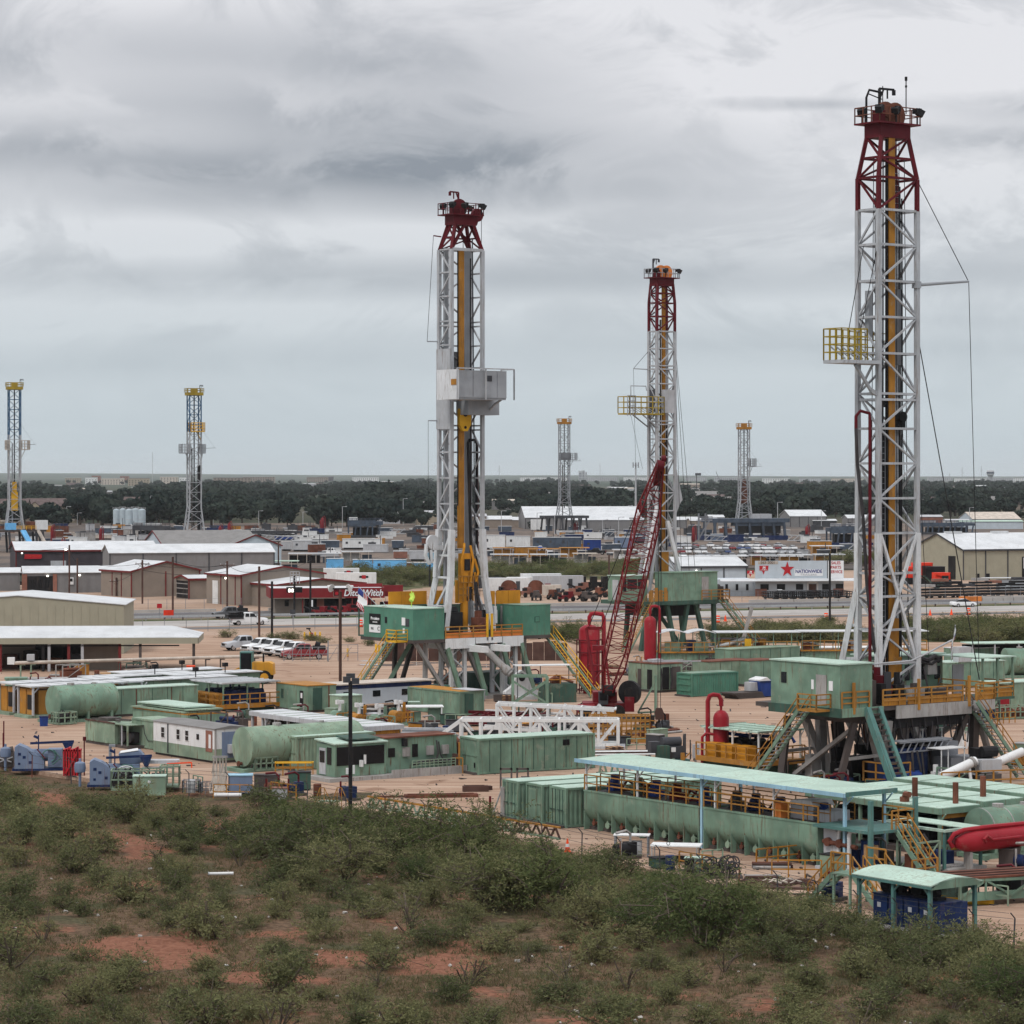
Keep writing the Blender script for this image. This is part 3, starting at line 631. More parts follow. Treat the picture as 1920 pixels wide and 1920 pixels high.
# ---- the rig left of centre
def rig_left():
    t=at('drilling_rig','white drilling rig with dark red crown, boxed white racking board and deep green cabins','drilling rig',864,1305,YA)
    a,b=4.0,2.2;zred,zc=46.8,49.5;zf=15.5
    def cf(z):
        c=mast_corners(a,b,z,zred,zc,.60)
        if z < 17.5:                        # legs kick outwards to their feet
            q=(17.5-z)/(17.5-7.);e=.35*q+1.2*max(0,q-.45)
            c=[V((p.x+math.copysign(e,p.x),p.y+(1.5*max(0,q-.3) if p.y > 0 else -.3*q),z)) for p in c]
        return c
    lv=[17.5,20.2,22.9,25.6,28.4,31.0,34.5,36.8,39.3,41.9,44.4,46.8,48.1,49.5]
    lattice(lambda n,m,p,q,w:t.beam(n,m,p,q,w),cf,lv,zred,sides=(1,2,3),cw=.36,gw=.16,bw=.14,breaks=(),dbl=(28.4,39.3),white='mast_shaded')
    for z0,z1 in ((7.0,12.5),(12.5,17.5)):
        for p,q in zip(cf(z0),cf(z1)):t.beam('mast_leg','mast_lit',p,q,.56)
    for z in (9.5,12.5,14.8):
        c=cf(z)
        for s in (1,3):t.beam('girt','mast_lit',c[s],c[(s+1) % 4],.22)
    for (z0,z1) in ((7.2,12.4),(12.5,17.4),(17.4,20)):
        c=cf(z0);d=cf(z1)
        for s in (1,3):t.beam('brace','mast_lit',c[s],d[(s+1) % 4],.22)
    c=cf(46.8);t.beam('girt','mast_shaded',c[0],c[1],.3)
    for i in range(4):t.beam('crown_strut','maroon',cf(46.8)[i],cf(49.5)[(i+1) % 4]*.5+cf(49.5)[i]*.5,.26)
    t.box('top_drive_track','track',-.35,.3,-.2,.15,15.5,47.0);t.box('guide_rail','mastg',.95,1.75,.6,.9,7.5,47);t.box('guide_rail','mastg',-1.7,-1.2,.5,.8,7.5,47)
    t.box('drill_line_bundle','dark',1.1,1.2,-.2,-.1,10,46);t.box('drill_line_bundle','dark',-.55,-.47,-.2,-.1,20,47)
    t.path('standpipe','dark',[(2.35,.4,7.5),(2.35,.4,26.5),(2.1,.4,26.9),(1.2,.1,26.9),(.95,0,26.6),(1.0,0,24),(1.3,-.1,14),(1.2,-.2,11),(.6,-.3,10)],.15)
    t.tube('riser','maroon',(2.6,.6,7.5),(2.6,.6,26.8),.12)
    t.mb('ladder','mastg',ladder(-1.9,.3,8,47,.5));t.mb('ladder','mastg',ladder(1.6,1.0,18,30,.5))
    for x,y in ((-1.6,-.6),(-.9,.4),(1.6,-.5),(.7,.5),(1.9,.1)):t.tube('hoist_line','dkgrey',(x,y,9),(x*.8,y*.7,48),.035,seg_n=6)
    blk=[(-.75,0),(-.75,1.5),(-.35,2.2),(.35,2.2),(.75,1.5),(.75,0),(.3,-.7),(-.3,-.7)]
    tb=t.mb('travelling_block','yellowb',MB().prism([(x+.05,z+28.5) for x,z in blk],-.75,-.35));t.mb('pin','dark',MB().tube((.05,-.8,29.6),(.05,-.7,29.6),.28,14).tube((.05,-.8,28.2),(.05,-.7,28.2),.16,10),tb)
    # top drive
    td=MB().box(-.55,.65,-.9,-.3,12.0,15.0).box(-.9,.2,-.8,-.2,9.8,12.2).box(.3,1.3,-.9,-.3,11.5,13.0).tube((0,-.6,7.4),(0,-.6,10),.42,12)
    for q in ([(-.5,-.9,12),(-.7,-1,14),(-.3,-1,15.6),(0,-.6,16)],[(.6,-.9,12),(.9,-1,14.3),(.5,-1,15.8)],[(1.2,-.9,11.5),(1.6,-.9,13),(1.1,-.9,14.4)]):td.path(q,.14)
    t.mb('top_drive','orangep',td)
    t.mb('top_drive_cage','yellow',MB().rail([(-1.0,-1,10),(1.5,-1,10),(1.5,0,10)],h=2.6,step=.6,mids=3,r=.05))
    t.mb('top_drive_motor','dark',MB().box(-.2,.5,-1,-.85,13.2,14.4).tube((.5,-.95,10.2),(.5,-.95,11.4),.2),td and None)
    # hoist drum hung on the leg
    t.mb('hose_reel','mast_lit',MB().tube((-3.2,.5,16.2),(-3.2,.8,16.2),.75,18).beam((-3.2,.6,15.6),(-2.0,.6,15.6),.5).path([(-4.0,.6,16),(-4.1,.6,14.8),(-3.6,.6,13.9)],.2).path([(-3.4,.6,15.4),(-3.3,.6,14)],.15),None,40)
    crown(t,2.6,1.5,zc,red='maroon',railm='maroon',sheave='maroon',n=1)
    gin_pole(t,-.1,.3,50.4,2.5,-1.1,'maroon')
    t.mb('fast_line_sheave','maroon',MB().tube((2.1,-.2,50.6),(2.1,.2,50.6),.7,16).beam((1.7,0,49.6),(2.1,0,50.6),.5),None,40);t.tube('fast_line','dark',(2.7,0,51),(2.7,.3,10),.03,seg_n=6)
    t.mb('tugger_boom','mastg',MB().beam((-2,1.1,37.2),(-3.2,1.6,37.2),.12).beam((-2,1.1,28.9),(-3.2,1.4,28.9),.12));t.mb('tugger_boom','maroon',MB().beam((-1.8,1,48.2),(-2.6,1.3,48.3),.12))
    t.tube('tugger_line','dark',(-2.6,1.3,48.3),(-3.2,1.6,37.2),.025,seg_n=6);t.tube('tugger_line','dark',(-3.2,1.4,28.9),(-3.2,1.4,12),.02,seg_n=6)
    # boxed racking board with wind walls
    bx=t.box('racking_board','mastg',-2.9,2.4,-3.3,-1.6,31.0,31.25)
    t.mb('wind_wall','mastg',MB().box(-4.0,2.1,-5.2,-5.1,31.2,34.0).box(2.0,2.1,-5.1,-3.0,31.2,34.0).box(-4.0,2.1,-5.1,-2.2,31.0,31.2),bx);t.mb('wind_wall','mast_lit',MB().box(-4.1,-4.0,-5.2,-1.4,31.0,34.1),bx)
    t.mb('panel_frame','mast_shaded',MB().rail([(-4.4,-5.45,31.0),(2.9,-5.45,31.0),(2.9,-3.2,31.0)],h=3.2,step=3.7,mids=0,r=.06),bx)
    for x in (-2.2,-.6,.9):t.box('panel_seam','grey',x-.03,x+.03,-5.23,-5.2,31.3,33.9,bx)
    t.box('hatch','dkgrey',-.4,.2,-5.24,-5.2,32.9,33.5,bx);t.box('opening','track',-4.16,-4.08,-4.9,-4.0,32.5,33.1,bx)
    t.box('back_wall','grey',-1.9,2.1,1.2,1.3,31.2,36.2,bx);t.box('side_wall','mast_shaded',-2.25,-2.15,-1.2,1.3,28,36.4,bx)
    t.box('drip_tray','mastg',-.6,3.4,-2.2,0,29.5,31.0,bx);t.mb('board_strut','mast_shaded',MB().path([(1.8,-4.6,31.0),(2.2,-3.0,30.6),(2.2,-1.4,29.6)],.12),bx)
    # floor
    t.box('floor_deck','steelb',-8.9,8.8,-4,5.6,6.0,6.35)
    t.box('floor_beam','white',-4.9,-1.2,-4.2,-4.02,5.3,6.36);t.box('floor_beam','white',-1.1,2.3,-4.2,-4.02,5.75,6.36);t.box('floor_beam','white',2.4,5.1,-4.2,-4.02,5.3,6.36)
    for x in (-1.6,1.2):t.box('skid_beam','white',x-.35,x+.35,-6.6,4,4.95,5.6)
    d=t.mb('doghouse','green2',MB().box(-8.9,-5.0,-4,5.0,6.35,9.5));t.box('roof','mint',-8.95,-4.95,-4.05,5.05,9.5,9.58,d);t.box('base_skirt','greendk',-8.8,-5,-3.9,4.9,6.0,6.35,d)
    t.box('window','glass',-8.95,-8.89,.7,1.05,7.9,8.55,d);t.box('window','dkgrey',-8.95,-8.89,-3.3,-2.7,7.7,8.5,d);t.box('notice','signwhite',-8.95,-8.89,-2.6,-2.0,7.8,8.6,d);t.box('notice','signwhite',-8.95,-8.89,-2.5,-2.2,6.9,7.5,d)
    sg=t.box('sign','black',-8.97,-8.89,1.9,3.9,7.7,8.8,d);sw=t.box('sign','signwhite',-8.97,-8.89,1.9,3.9,6.85,7.65,d)
    text(t,'Precision','signwhite',(-8.98,2.8,8.3),.42,LEFTF,to=d,bold=.012);text(t,'DRILLING','signwhite',(-8.98,2.8,7.93),.2,LEFTF,to=d)
    text(t,'C','dkgrey',(-8.98,2.15,7.25),.6,LEFTF,to=d);text(t,'RIG','dkgrey',(-8.98,3.3,7.25),.34,LEFTF,to=d)
    t.mb('end_rack','greendk',MB().box(-8.9,-8.2,5.0,5.9,6.35,6.5).beam((-8.9,5.9,6.35),(-8.9,5.9,9.4),.12).beam((-8.9,5.9,9.3),(-8.9,5,9.3),.1))
    e=t.box('driller_cabin','green2',5.1,8.8,-4.0,-.5,6.35,9.5);t.box('roof','green',5.05,8.85,-4.05,-.45,9.5,9.56,e)
    t.mb('hatch','greendk',MB().box(6.7,7.35,-4.04,-4.0,7.7,8.3),e);t.box('hatch_panel','green2',6.76,7.29,-4.07,-4.03,7.76,8.24,e)
    for (x0,x1,y,nm) in ((-5.6,-.7,5.2,1),(-.2,1.9,5.0,1),(3.6,4.9,.6,0),(5.1,8.3,.6,0)):
        w=t.box('wind_wall','green2',x0,x1,y,y+.1,6.35,9.5)
        k=max(2,int((x1-x0)/1.25))
        for i in range(k):t.box('wind_wall_panel','orangep',x0+(x1-x0)*i/k+.02,x0+(x1-x0)*(i+1)/k-.02,y-.02,y+.12,9.5,10.9)
    t.box('service_door','steelw',5.6,7.2,.5,.58,6.4,9.3)
    t.rail('floor_rail','yellow',[(-4.9,-4.1,6.36),(.4,-4.1,6.36)],h=1.2,r=.05,mids=2);t.rail('floor_rail','yellow',[(.9,-4.1,6.36),(5.0,-4.1,6.36)],h=1.2,r=.05,mids=2)
    t.box('toe_panel','orangey',-4.9,.3,-4.08,-4.03,6.4,6.95);t.box('toe_panel','orangey',1.0,5.0,-4.08,-4.03,6.4,7.0)
    for x in (.4,1.0):t.box('rail_stanchion','yellowb',x-.12,x+.12,-4.2,-4.08,6.0,8.8)
    t.mb('drawworks','black',MB().box(-3.6,-.9,-1.6,.6,6.4,8.9).tube((-3.4,-.6,8.9),(-1.2,-.6,8.9),.6,14));t.mb('iron_roughneck','rust',MB().box(.3,1.5,-2.6,-1.4,6.4,8.3).box(.6,1.1,-2.2,-1.6,8.3,9.0).tube((.9,-2.8,7.2),(.9,-1.2,7.2),.6,12))
    t.box('back_wall','greendk',-3,4.5,4.9,5.0,6.4,9.4);t.box('control_panel','dark',2.0,2.6,-1.0,-.4,6.4,9.0);t.mb('hose_bundle','cable',MB().path([(1.2,-1,12),(1.6,-1.4,9),(1.3,-2.2,7.4)],.14).path([(.9,-.9,13),(1.2,-1.2,9.5),(.8,-1.8,7.4)],.11),None,50)
    t.mb('worker_coat','white',MB().box(3.2,3.6,-1.6,-1.2,7.6,9.0).box(3.25,3.55,-1.55,-1.25,9.0,9.4))
    # substructure: white lattice towers, green props, grey struts
    for x in (-3.7,2.9):
        for dx,dy in ((0,-3.4),(1.7,-3.4),(0,-1.6),(1.7,-1.6)):t.beam('tower_leg','mast_lit' if dy > -2 else 'white',(x+dx,dy,0),(x+dx,dy,5.8),.36)
        for k in range(4):
            z=.4+k*1.35
            for p,q in (((x,-3.4),(x+1.7,-3.4)),((x,-1.6),(x,-3.4)),((x+1.7,-3.4),(x+1.7,-1.6))):
                p,q=(p,q) if k % 2 else (q,p);t.beam('tower_brace','mast_lit',(*p,z),(*q,z+1.35),.14)
    for (p,q) in (((-4.6,-4.0,5.4),(-3.0,-4.4,.2)),((-1.4,-4.1,5.6),(0,-4.5,.2)),((2.4,-4.1,5.6),(3.7,-4.5,.2)),((4.9,-4.0,5.6),(6.4,-4.4,.2)),((-5.4,1.5,5.6),(-7.6,3.6,.3))):t.beam('prop','green',p,q,.5,.42)
    for (p,q,m) in (((-6.5,-2.8,6),(-6.6,-2.8,.6),'steelw'),((-8.2,-3.4,6),(-4.4,-3.4,.8),'steelw'),((-6.0,3.4,6),(-6.2,3.4,.6),'steelb'),((-3.9,3.0,6),(-5.8,3.0,.6),'steelb'),((-5.4,-3.2,6),(-1.9,-3.2,.6),'steelw'),((.6,3,6),(-1.0,3,.6),'steelb'),((1.3,3.4,6),(1.2,3.2,.6),'steelb'),((2.6,3,6),(5.4,3,.6),'steelb'),((.4,0,6),(3.0,-.4,.6),'steelw'),((6.8,-2,6),(6.9,-2,.6),'steelw'),((7.6,3,6),(5.9,3,.6),'green'),((-1.6,-2.6,6),(1.3,-2.6,.6),'steelw')):t.beam('strut',m,p,q,.42,.34)
    t.box('base_box','green2',-8.7,-3.3,-3.4,-.8,0,1.5);t.box('base_box','green2',-8.9,-5.4,0,4.5,0,.9);t.box('base_box','greendk',3,8.6,1.6,4.5,0,2.2);t.box('pontoon','steelw',-3.6,8.6,-4.8,-1.2,0,.35)
    pd=t.mb('raising_pad_eye','white',MB().prism([(.2,.3),(4.4,.3),(4.4,.9),(3.6,1.1),(2.95,2.6),(2.3,3.05),(1.65,2.6),(1.2,1.5),(.2,.9)],-7.6,-7.1).box(0,4.6,-8.2,-6.5,0,.35));t.mb('eye','dark',MB().tube((2.3,-7.64,2.3),(2.3,-7.06,2.3),.42,18),pd,40)
    t.mb('raising_cylinder','steelw',MB().tube((1.6,-6.6,2.6),(.2,-4.2,5.0),.38,12).tube((1.2,-6,3.2),(1.5,-6.4,2.8),.5,12),None,40)
    # stairs
    pf=t.box('stair_landing','yellowb',-10.3,-8.9,-3.0,-1.2,6.1,6.25);t.rail('landing_rail','yellowb',[(-8.9,-3.0,6.25),(-10.3,-3.0,6.25),(-10.3,-1.2,6.25)],pf,r=.045,mids=2)
    stair(t,(-9.6,-1.2,6.2),(-9.6,5.2,.2),1.1,mr='yellowb');stair(t,(9.4,-3.0,6.2),(9.4,-10.8,.2),1.1,mr='yellowb',tread='track')
    flag(t,(-8.0,3.6,9.5),(-8.9,6.0,11.5));t.mb('windsock','hivis',MB().path([(-6.6,-.4,11.0),(-6.5,-.5,10.6),(-6.8,-.6,10.2)],.25).tube((-6.6,-.4,9.5),(-6.6,-.4,11.2),.05),None,50)
    t.mb('banner','redtrim',MB().box(-8.6,-8.3,1.6,2.1,8.6,9.6));t.tube('flag_pole','ltgrey',(-8.5,1.4,9.5),(-8.6,3.2,11.3),.03)
rig_left()

# ---- the middle rig, further back
def rig_mid():
    t=at('drilling_rig','slim white rig with red top and railed side platform, behind the red crane boom','drilling rig',1241,1215,YA)
    a,b=3.1,1.7;z0,zt,zc,zred=7.5,46.2,48.8,42.4
    def cf(z):
        c=mast_corners(a,b,z,zt,zc,.85)
        if z < 16:q=(16-z)/8.5;c=[V((p.x+(-1.6*q if p.x < 0 else .15*q),p.y+(.9*q if p.y > 0 else -.3*q),z)) for p in c]
        return c
    lv=[z0,10.2,13,16,18.4,20.8,23.2,25.6,28,30.4,33,35.4,37.8,40.1,42.4,44.4,46.2,47.5,48.8]
    lattice(lambda n,m,p,q,w:t.beam(n,m,p,q,w),cf,lv,zred,cw=.34,gw=.16,bw=.14,breaks=(zt,16),dbl=(30.4,37.8),red='maroon')
    t.box('top_drive_track','track',.1,.55,-.1,.2,14,48.4);t.box('guide_rail','steelb',-.25,-.1,0,.2,8,44);t.box('guide_rail','mastg',-.95,-.6,0,.3,8,48.4)
    t.mb('ladder','mastg',ladder(-1.5,.6,8,48,.45));t.box('cable_loop','dark',.45,.62,-.4,-.3,12,30)
    t.mb('top_drive','track',MB().box(-.5,.7,-.6,0,8,13).box(-.8,1,-.7,.2,7.5,10));t.path('standpipe','dark',[(-.9,-.7,8),(-.9,-.7,27.3),(.3,-.5,27.5),(.5,-.4,26.5)],.1)
    crown(t,a*.85,b*.85,zc-.2,railm='mastg',sheave='orangey',n=2);gin_pole(t,-1.2,.4,49.5,2.6,1.0,'dkgrey')
    zb=31.4;p=t.box('racking_board','boardy',-6.6,-.6,-1.2,1.2,zb-.2,zb);t.rail('board_rail','boardy',[(-6.6,-1.2,zb),(-.6,-1.2,zb),(-.6,1.2,zb),(-6.6,1.2,zb)],p,closed=True,h=2.2,r=.05,step=1.0,mids=2)
    t.mb('board_rail','mastg',MB().rail([(-7.0,-1.3,zb-.4),(-5.6,-1.3,zb-.4)],h=2.7,step=.45,mids=3,r=.04).path([(-6.2,-1,zb+2.2),(-6.2,-1,zb+3.6),(-3.6,-1,zb+3.6),(-3.5,-1,zb+3.0)],.07),p)
    for i in range(7):t.beam('finger','mastg',(-5+i*.6,-1.0,zb+.1),(-5+i*.6,1.0,zb+.9),.07,to=p)
    t.box('wind_wall','ltgrey',-.75,1.65,-.98,-.9,zb+.1,zb+3.2,p);t.box('wind_wall','dkgrey',-1.6,-1.5,-.9,.9,zb+.1,zb+3.2,p)
    t.mb('board_strut','mastg',MB().beam((-4.2,-1,zb-.2),(-1.5,-1,zb-1.9),.14).beam((-4.2,1,zb-.2),(-1.5,.9,zb-1.9),.14).beam((-3,-1,zb-.2),(-1.5,-1,zb-1.2),.12))
    t.mb('outrigger_pole','mastg',MB().beam((-1.4,.8,37.3),(-3.7,1.5,37.4),.12));t.tube('guy_line','dark',(-1.5,.8,39.9),(-3.7,1.5,37.4),.03,seg_n=6);t.tube('load_line','dark',(-3.7,1.5,37.4),(-3.3,1.5,24),.02,seg_n=6)
    for q in ((3.2,-2),(3.8,-2.6),(2.2,-1.5)):t.tube('guy_line','dark',(1.5,-.8,42),(q[0],q[1],9),.03,seg_n=6)
    t.tube('tugger_line','dark',(-6.2,-1,zb-.3),(-4.6,-1.5,24),.02,seg_n=6)
    sh=[(1.55,25),(2.9,19.8),(2.6,19.6),(1.5,17.5)];t.mb('tarpaulin','mast_shaded',MB().prism(sh,-.9,-.75))
    t.beam('a_frame_leg','mast_lit',(-1.5,-.9,19),(-4.6,-1.2,7.3),.5);t.beam('a_frame_leg','mast_lit',(.2,-.9,17),(3.0,-1.2,7.3),.45)
    # floor and cabins
    t.box('floor_deck','greendk',-6.5,8.2,-4.2,5,6.0,6.5)
    d=t.box('doghouse','green',-2.4,6.2,-4.2,-1.4,6.5,10.2);t.box('roof','green',-2.5,6.3,-4.3,-1.3,10.2,10.3,d);t.box('door','steelw',3.4,4.6,-4.25,-4.2,6.7,9.6,d);t.box('skirt','greendk',-2.4,6.2,-4.15,-1.4,5.9,6.5,d)
    e=t.box('driller_cabin','green',-9.6,-5.2,-3.2,-.4,6.6,9.9);t.box('roof','mint',-9.7,-5.1,-3.3,-.3,9.9,10,e);t.box('window','glass',-8.6,-7.0,-3.25,-3.2,8.2,9.5,e);t.box('window','glass',-6.8,-5.5,-3.25,-3.2,8.2,9.5,e);t.box('door','ltgrey',-9.66,-9.6,-2.6,-1.4,6.8,9.4,e);t.box('window','glass',-9.3,-8.8,-3.25,-3.2,7.9,9.5,e)
    t.rail('floor_rail','yellow',[(-5.6,-4.1,6.5),(-2.5,-4.1,6.5)],h=1.3,r=.05,mids=2);t.rail('floor_rail','yellow',[(3.2,-4.5,6.5),(8.1,-4.5,6.5),(8.1,-1,6.5)],h=1.3,r=.05,mids=2)
    for i in range(4):t.box('rail_panel','yellow',-5.5+i*.8,-5.0+i*.8,-4.2,-4.1,6.5,8.0+.3*(i % 2))
    t.mb('winch_unit','steelb',MB().box(6.6,8.0,-3.4,-2,6.5,8.2).tube((6.5,-2.8,8),(7.6,-2.8,8),.5,12))
    for (p,q) in (((-5.5,-3.6,6),(-6.6,-3.6,0)),((-2,-3.4,6),(-.5,-3.4,0)),((1.6,-3.4,6),(.4,-3.4,0)),((3,-3.4,6),(4.8,-3.4,0)),((6,-3.6,6),(6.2,-3.6,0)),((-3,3.4,6),(-3.6,3.4,0)),((2,3.4,6),(1.2,3.4,0)),((6,3.4,6),(6.8,3.4,0)),((-1,1,6),(2,-2,0))):t.beam('substructure_leg','greendk',p,q,.5)
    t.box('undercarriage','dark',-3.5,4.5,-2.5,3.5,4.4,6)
    stair(t,(6.4,-4.9,6.4),(12.6,-4.9,.2),1.2,tread='track');stair(t,(-5.9,-4.8,6.4),(-5.9,-11.5,.2),1.2,tread='track') if 0 else stair(t,(-5.6,-4.4,6.4),(-11.5,-6.4,.2),1.2,tread='track')
rig_mid()

# ---- four slender rigs far behind
def far_rig(px,py,zc,a,b,rz,label,white,top,crownm,zsplit,board,td=None,zfloor=7.):
    t=at('drilling_rig',label,'drilling rig',px,py,rz)
    lo,hi=MB(),MB()
    def emit(n,m,p,q,w):(hi if (p.z+q.z)/2 > zsplit else lo).beam(p,q,w)
    def cf(z):
        c=mast_corners(a,b,z)
        if z < zfloor+7:q=(zfloor+7-z)/7;c=[V((p.x+math.copysign(.9*q,p.x),p.y+math.copysign(.3*q,p.y),z)) for p in c]
        return c
    lv=list(np.linspace(zfloor,zc,15))
    lattice(emit,cf,lv,1e9 if zsplit > zc else zsplit,cw=.36,gw=.18,bw=.16,breaks=(zfloor+7,zsplit))
    t.mb('lower_mast',white,lo);t.mb('upper_mast',top,hi)
    t.box('crown_block',crownm,-a/2-.6,a/2+.6,-b/2-.5,b/2+.5,zc,zc+.9);t.mb('crown_rail',crownm,MB().rail([(-a/2-.7,-b/2-.5,zc+.9),(a/2+.7,-b/2-.5,zc+.9),(a/2+.7,b/2+.5,zc+.9),(-a/2-.7,b/2+.5,zc+.9)],closed=True,h=1.2,r=.06,step=1).box(-.9,.9,-.5,.5,zc+.9,zc+2.2));gin_pole(t,a/2,0,zc+.9,2.2,.9,'dkgrey')
    t.box('travelling_line','dark',-.16,.16,-.1,.1,zfloor+3,zc);t.box('guide_rail','steelb' if not td else 'mastg',-.7,-.4,.3,.6,zfloor,zc-16)
    for (x0,x1,z,m) in board:
        q=t.box('board',m,x0,x1,-b/2-1.2,b/2,z,z+.25);t.mb('board_rail',m,MB().rail([(x0,-b/2-1.2,z+.2),(x1,-b/2-1.2,z+.2),(x1,b/2,z+.2),(x0,b/2,z+.2)],closed=True,h=2.6,r=.07,step=.8,mids=2).beam(((x0+x1)/2,-b/2,z),(math.copysign(a/2,x0+x1),-b/2,z-2.6),.16),q)
    t.mb('outrigger_pole','mastg',MB().beam((a/2,-b/2,zc*.66),(a/2+4.2,-b/2-1,zc*.66+.2),.14).beam((a/2+4.1,-b/2-1,zc*.66+.1),(a/2,-b/2,zc*.66+6),.05))
    if td:t.mb('top_drive',td,MB().box(-.9,.9,-.8,.6,zfloor+5.5,zfloor+11).box(-.6,.6,-.6,.6,zfloor+11,zfloor+14))
    return t
r=far_rig(27,1036,48.4,3.4,2.4,20,'far blue-topped rig with yellow top drive at the left edge','mast_shaded','mastblue','boardy',35,((-2.6,-1.8,30.5,'rope'),(1.7,4.2,30.5,'rope')),'yellowb')
r.box('floor_deck','steelb',-7,9,-3,4,6.2,6.8);r.box('cabin','white',6,9.4,-3.2,-.5,6.8,9.6);r.box('control_house','skyblue',-3,0,-3.1,-1,6.8,8.8);r.box('side_house','ltgrey',-9,-5,-3.1,0,6.8,9.4);r.rail('floor_rail','yellowb',[(0,-3,6.8),(6,-3,6.8)],r=.07);r.box('back_house','rust',3.5,6,-1,2,6.8,9.2)
r.beam('catwalk_ramp','skyblue',(2.0,-3.2,6.6),(4.6,-8.4,.2),1.8,.4);r.beam('stair','rope',(6.5,-3.4,6.6),(9.4,-6.5,.2),1.2,.4)
for x in (-6,-2,2,6,8):r.beam('substructure_leg','dkgrey',(x,-2.6,6.2),(x+.4,-2.6,0),.6);r.beam('substructure_leg','dkgrey',(x,3,6.2),(x+.4,3,0),.6)
r=far_rig(364,1034,47.0,3.6,2.5,25,'far rig with blue-grey upper mast standing behind the white gabled warehouse','mast_shaded','mastblue','boardy',36,((-4.4,-1.8,29.5,'mastg'),(1.6,2.8,29.5,'mastg'),(-1.5,2.6,36.0,'yellowb')),None,6.2)
r.box('floor_deck','grey',-5,6,-3,3,5.6,6.2);r.box('dark_service_stack','dark',1.0,1.7,-.8,0,6.2,26)
for x in (-4,0,4):r.beam('substructure_leg','grey',(x,-2.6,5.6),(x+.4,-2.6,0),.6);r.beam('substructure_leg','grey',(x,2.6,5.6),(x+.4,2.6,0),.6)
r=far_rig(1058,1000,43.0,3.8,2.6,15,'far grey-white rig left of the crane boom, in front of the long grey warehouse','mastg','mastg','track',99,((-2,2.1,28.8,'grey'),(2.0,4.6,28.8,'mastg')),None,7)
r.box('floor_deck','dkgrey',-9,9,-4,4,6.0,7.0);r.box('wind_wall','grey',-1.9,1.9,-1.5,-1.4,29,31.8)
for x in (-8,-5,-2,2,5,8):r.beam('substructure_leg','dkgrey',(x,-3.5,6),(x+.6,-3.5,0),.6);r.beam('substructure_leg','dkgrey',(x,3.5,6),(x-.6,3.5,0),.6)
r=far_rig(1395,1012,39.2,3.4,2.4,15,'far rig on a slate-blue base, between the middle and the rightmost near rigs','mast_shaded','mastg','track',30,((1.6,3.8,26.0,'mastg'),),'rust',7.4)
r.box('floor_deck','slate',-14,15,-6,6,6.2,7.6);r.box('floor_house','slate',-6,13,-5.5,-3,5.0,7.5);r.box('cabin','ltgrey',2,9,-4,0,7.6,9.2);r.box('under_store','black',-1,12,-5,4,2.4,6.2);r.box('base','blue',-16,14,-7,5,0,1.6)
for x in (-13,-9,-5,0,5,9,13):r.beam('substructure_leg','slate',(x,-5.5,6.2),(x+.6,-5.5,0),.8);r.beam('substructure_leg','slate',(x,5,6.2),(x-.6,5,0),.8)
for x in (-19,-16.5):r.beam('stair_tower_leg','grey',(x,-6,0),(x,-6,9.5),.5)
r.mb('stair_tower','grey',MB().rail([(-19,-6,7),(-14,-6,7)],h=1.4,r=.1,mids=2).beam((-19,-6,7),(-14,-6,7),.4).beam((-19,-6,.5),(-15,-6,7),.4))
# ------------------------------------------------------------ yard: containers, houses, tanks
def container(px,py,label,L,W=2.44,h=2.6,rz=YA,m='green',roof='mint',doors=True,pitch=.36,dep=.045,x0=0.,skid=.12,group=None,name='shipping_container',cat='container',rail=True):
    t=at(name,label,cat,px,py,rz,group);x1=x0+L
    t.put('walls',pan_box(x0,x1,0,W,skid,h-.08,pitch,dep,'fb'+('r' if doors else 'lr')).mesh('walls',m))
    t.put('roof',pan_box(x0+.02,x1-.02,.02,W-.02,h-.09,h,.6,.02,'').mesh('roof',roof))
    b=MB()
    for x in (x0,x1):
        for y in (0,W):b.box(x-.07,x+.07,y-.07,y+.07,0,h)
    for z in (skid,h-.07):
        for y in (0,W):b.box(x0,x1,y-.06,y+.06,z-.07,z+.07)
        for x in (x0,x1):b.box(x-.06,x+.06,0,W,z-.07,z+.07)
    t.mb('corner_frame',m,b)
    if doors:
        for k in (0,1):
            d=t.box('door',m,x0-.03,x0+.03,.08+k*(W/2-.06),W/2-.02+k*(W/2-.06),skid+.1,h-.12)
            for j in (.3,.75):y=.08+k*(W/2-.06)+j*(W/2-.1);t.mb('lock_rod','greendk',MB().tube((x0-.07,y,skid+.1),(x0-.07,y,h-.14),.028,6).box(x0-.12,x0-.05,y-.02,y+.28,1.1,1.16),d)
            for j in range(3):t.box('door_panel',m,x0-.05,x0-.03,.16+k*(W/2-.06),W/2-.1+k*(W/2-.06),skid+.2+j*.75,skid+.8+j*.75,d)
    else:
        t.mb('rib',m,MB().box(x0-.05,x0,.2,W-.2,h*.5,h*.5+.05))
    t.mb('skid','steelb',MB().box(x0-.35,x1+.2,.15,.4,0,.16).box(x0-.35,x1+.2,W-.4,W-.15,0,.16).box(x0-.4,x0-.2,0,W,.02,.18))
    return t
def cabin(px,py,label,L,W,h,rz=YA,m='green',roof='mint',x0=0.,name='site_cabin',cat='cabin',base=.25,seams=1.5,over=.06,group=None):
    t=at(name,label,cat,px,py,rz,group);x1=x0+L
    w=t.box('walls',m,x0,x1,0,W,base,h);t.box('roof',roof,x0-over,x1+over,-over,W+over,h,h+.09)
    t.box('skid','steelb',x0-.2,x1+.2,.1,W-.1,0,base)
    n=int(L/seams)
    for i in range(1,n):t.box('seam','greendk' if m.startswith('green') else 'grey',x0+L*i/n-.02,x0+L*i/n+.02,-.022,.01,base+.05,h-.05)
    return t
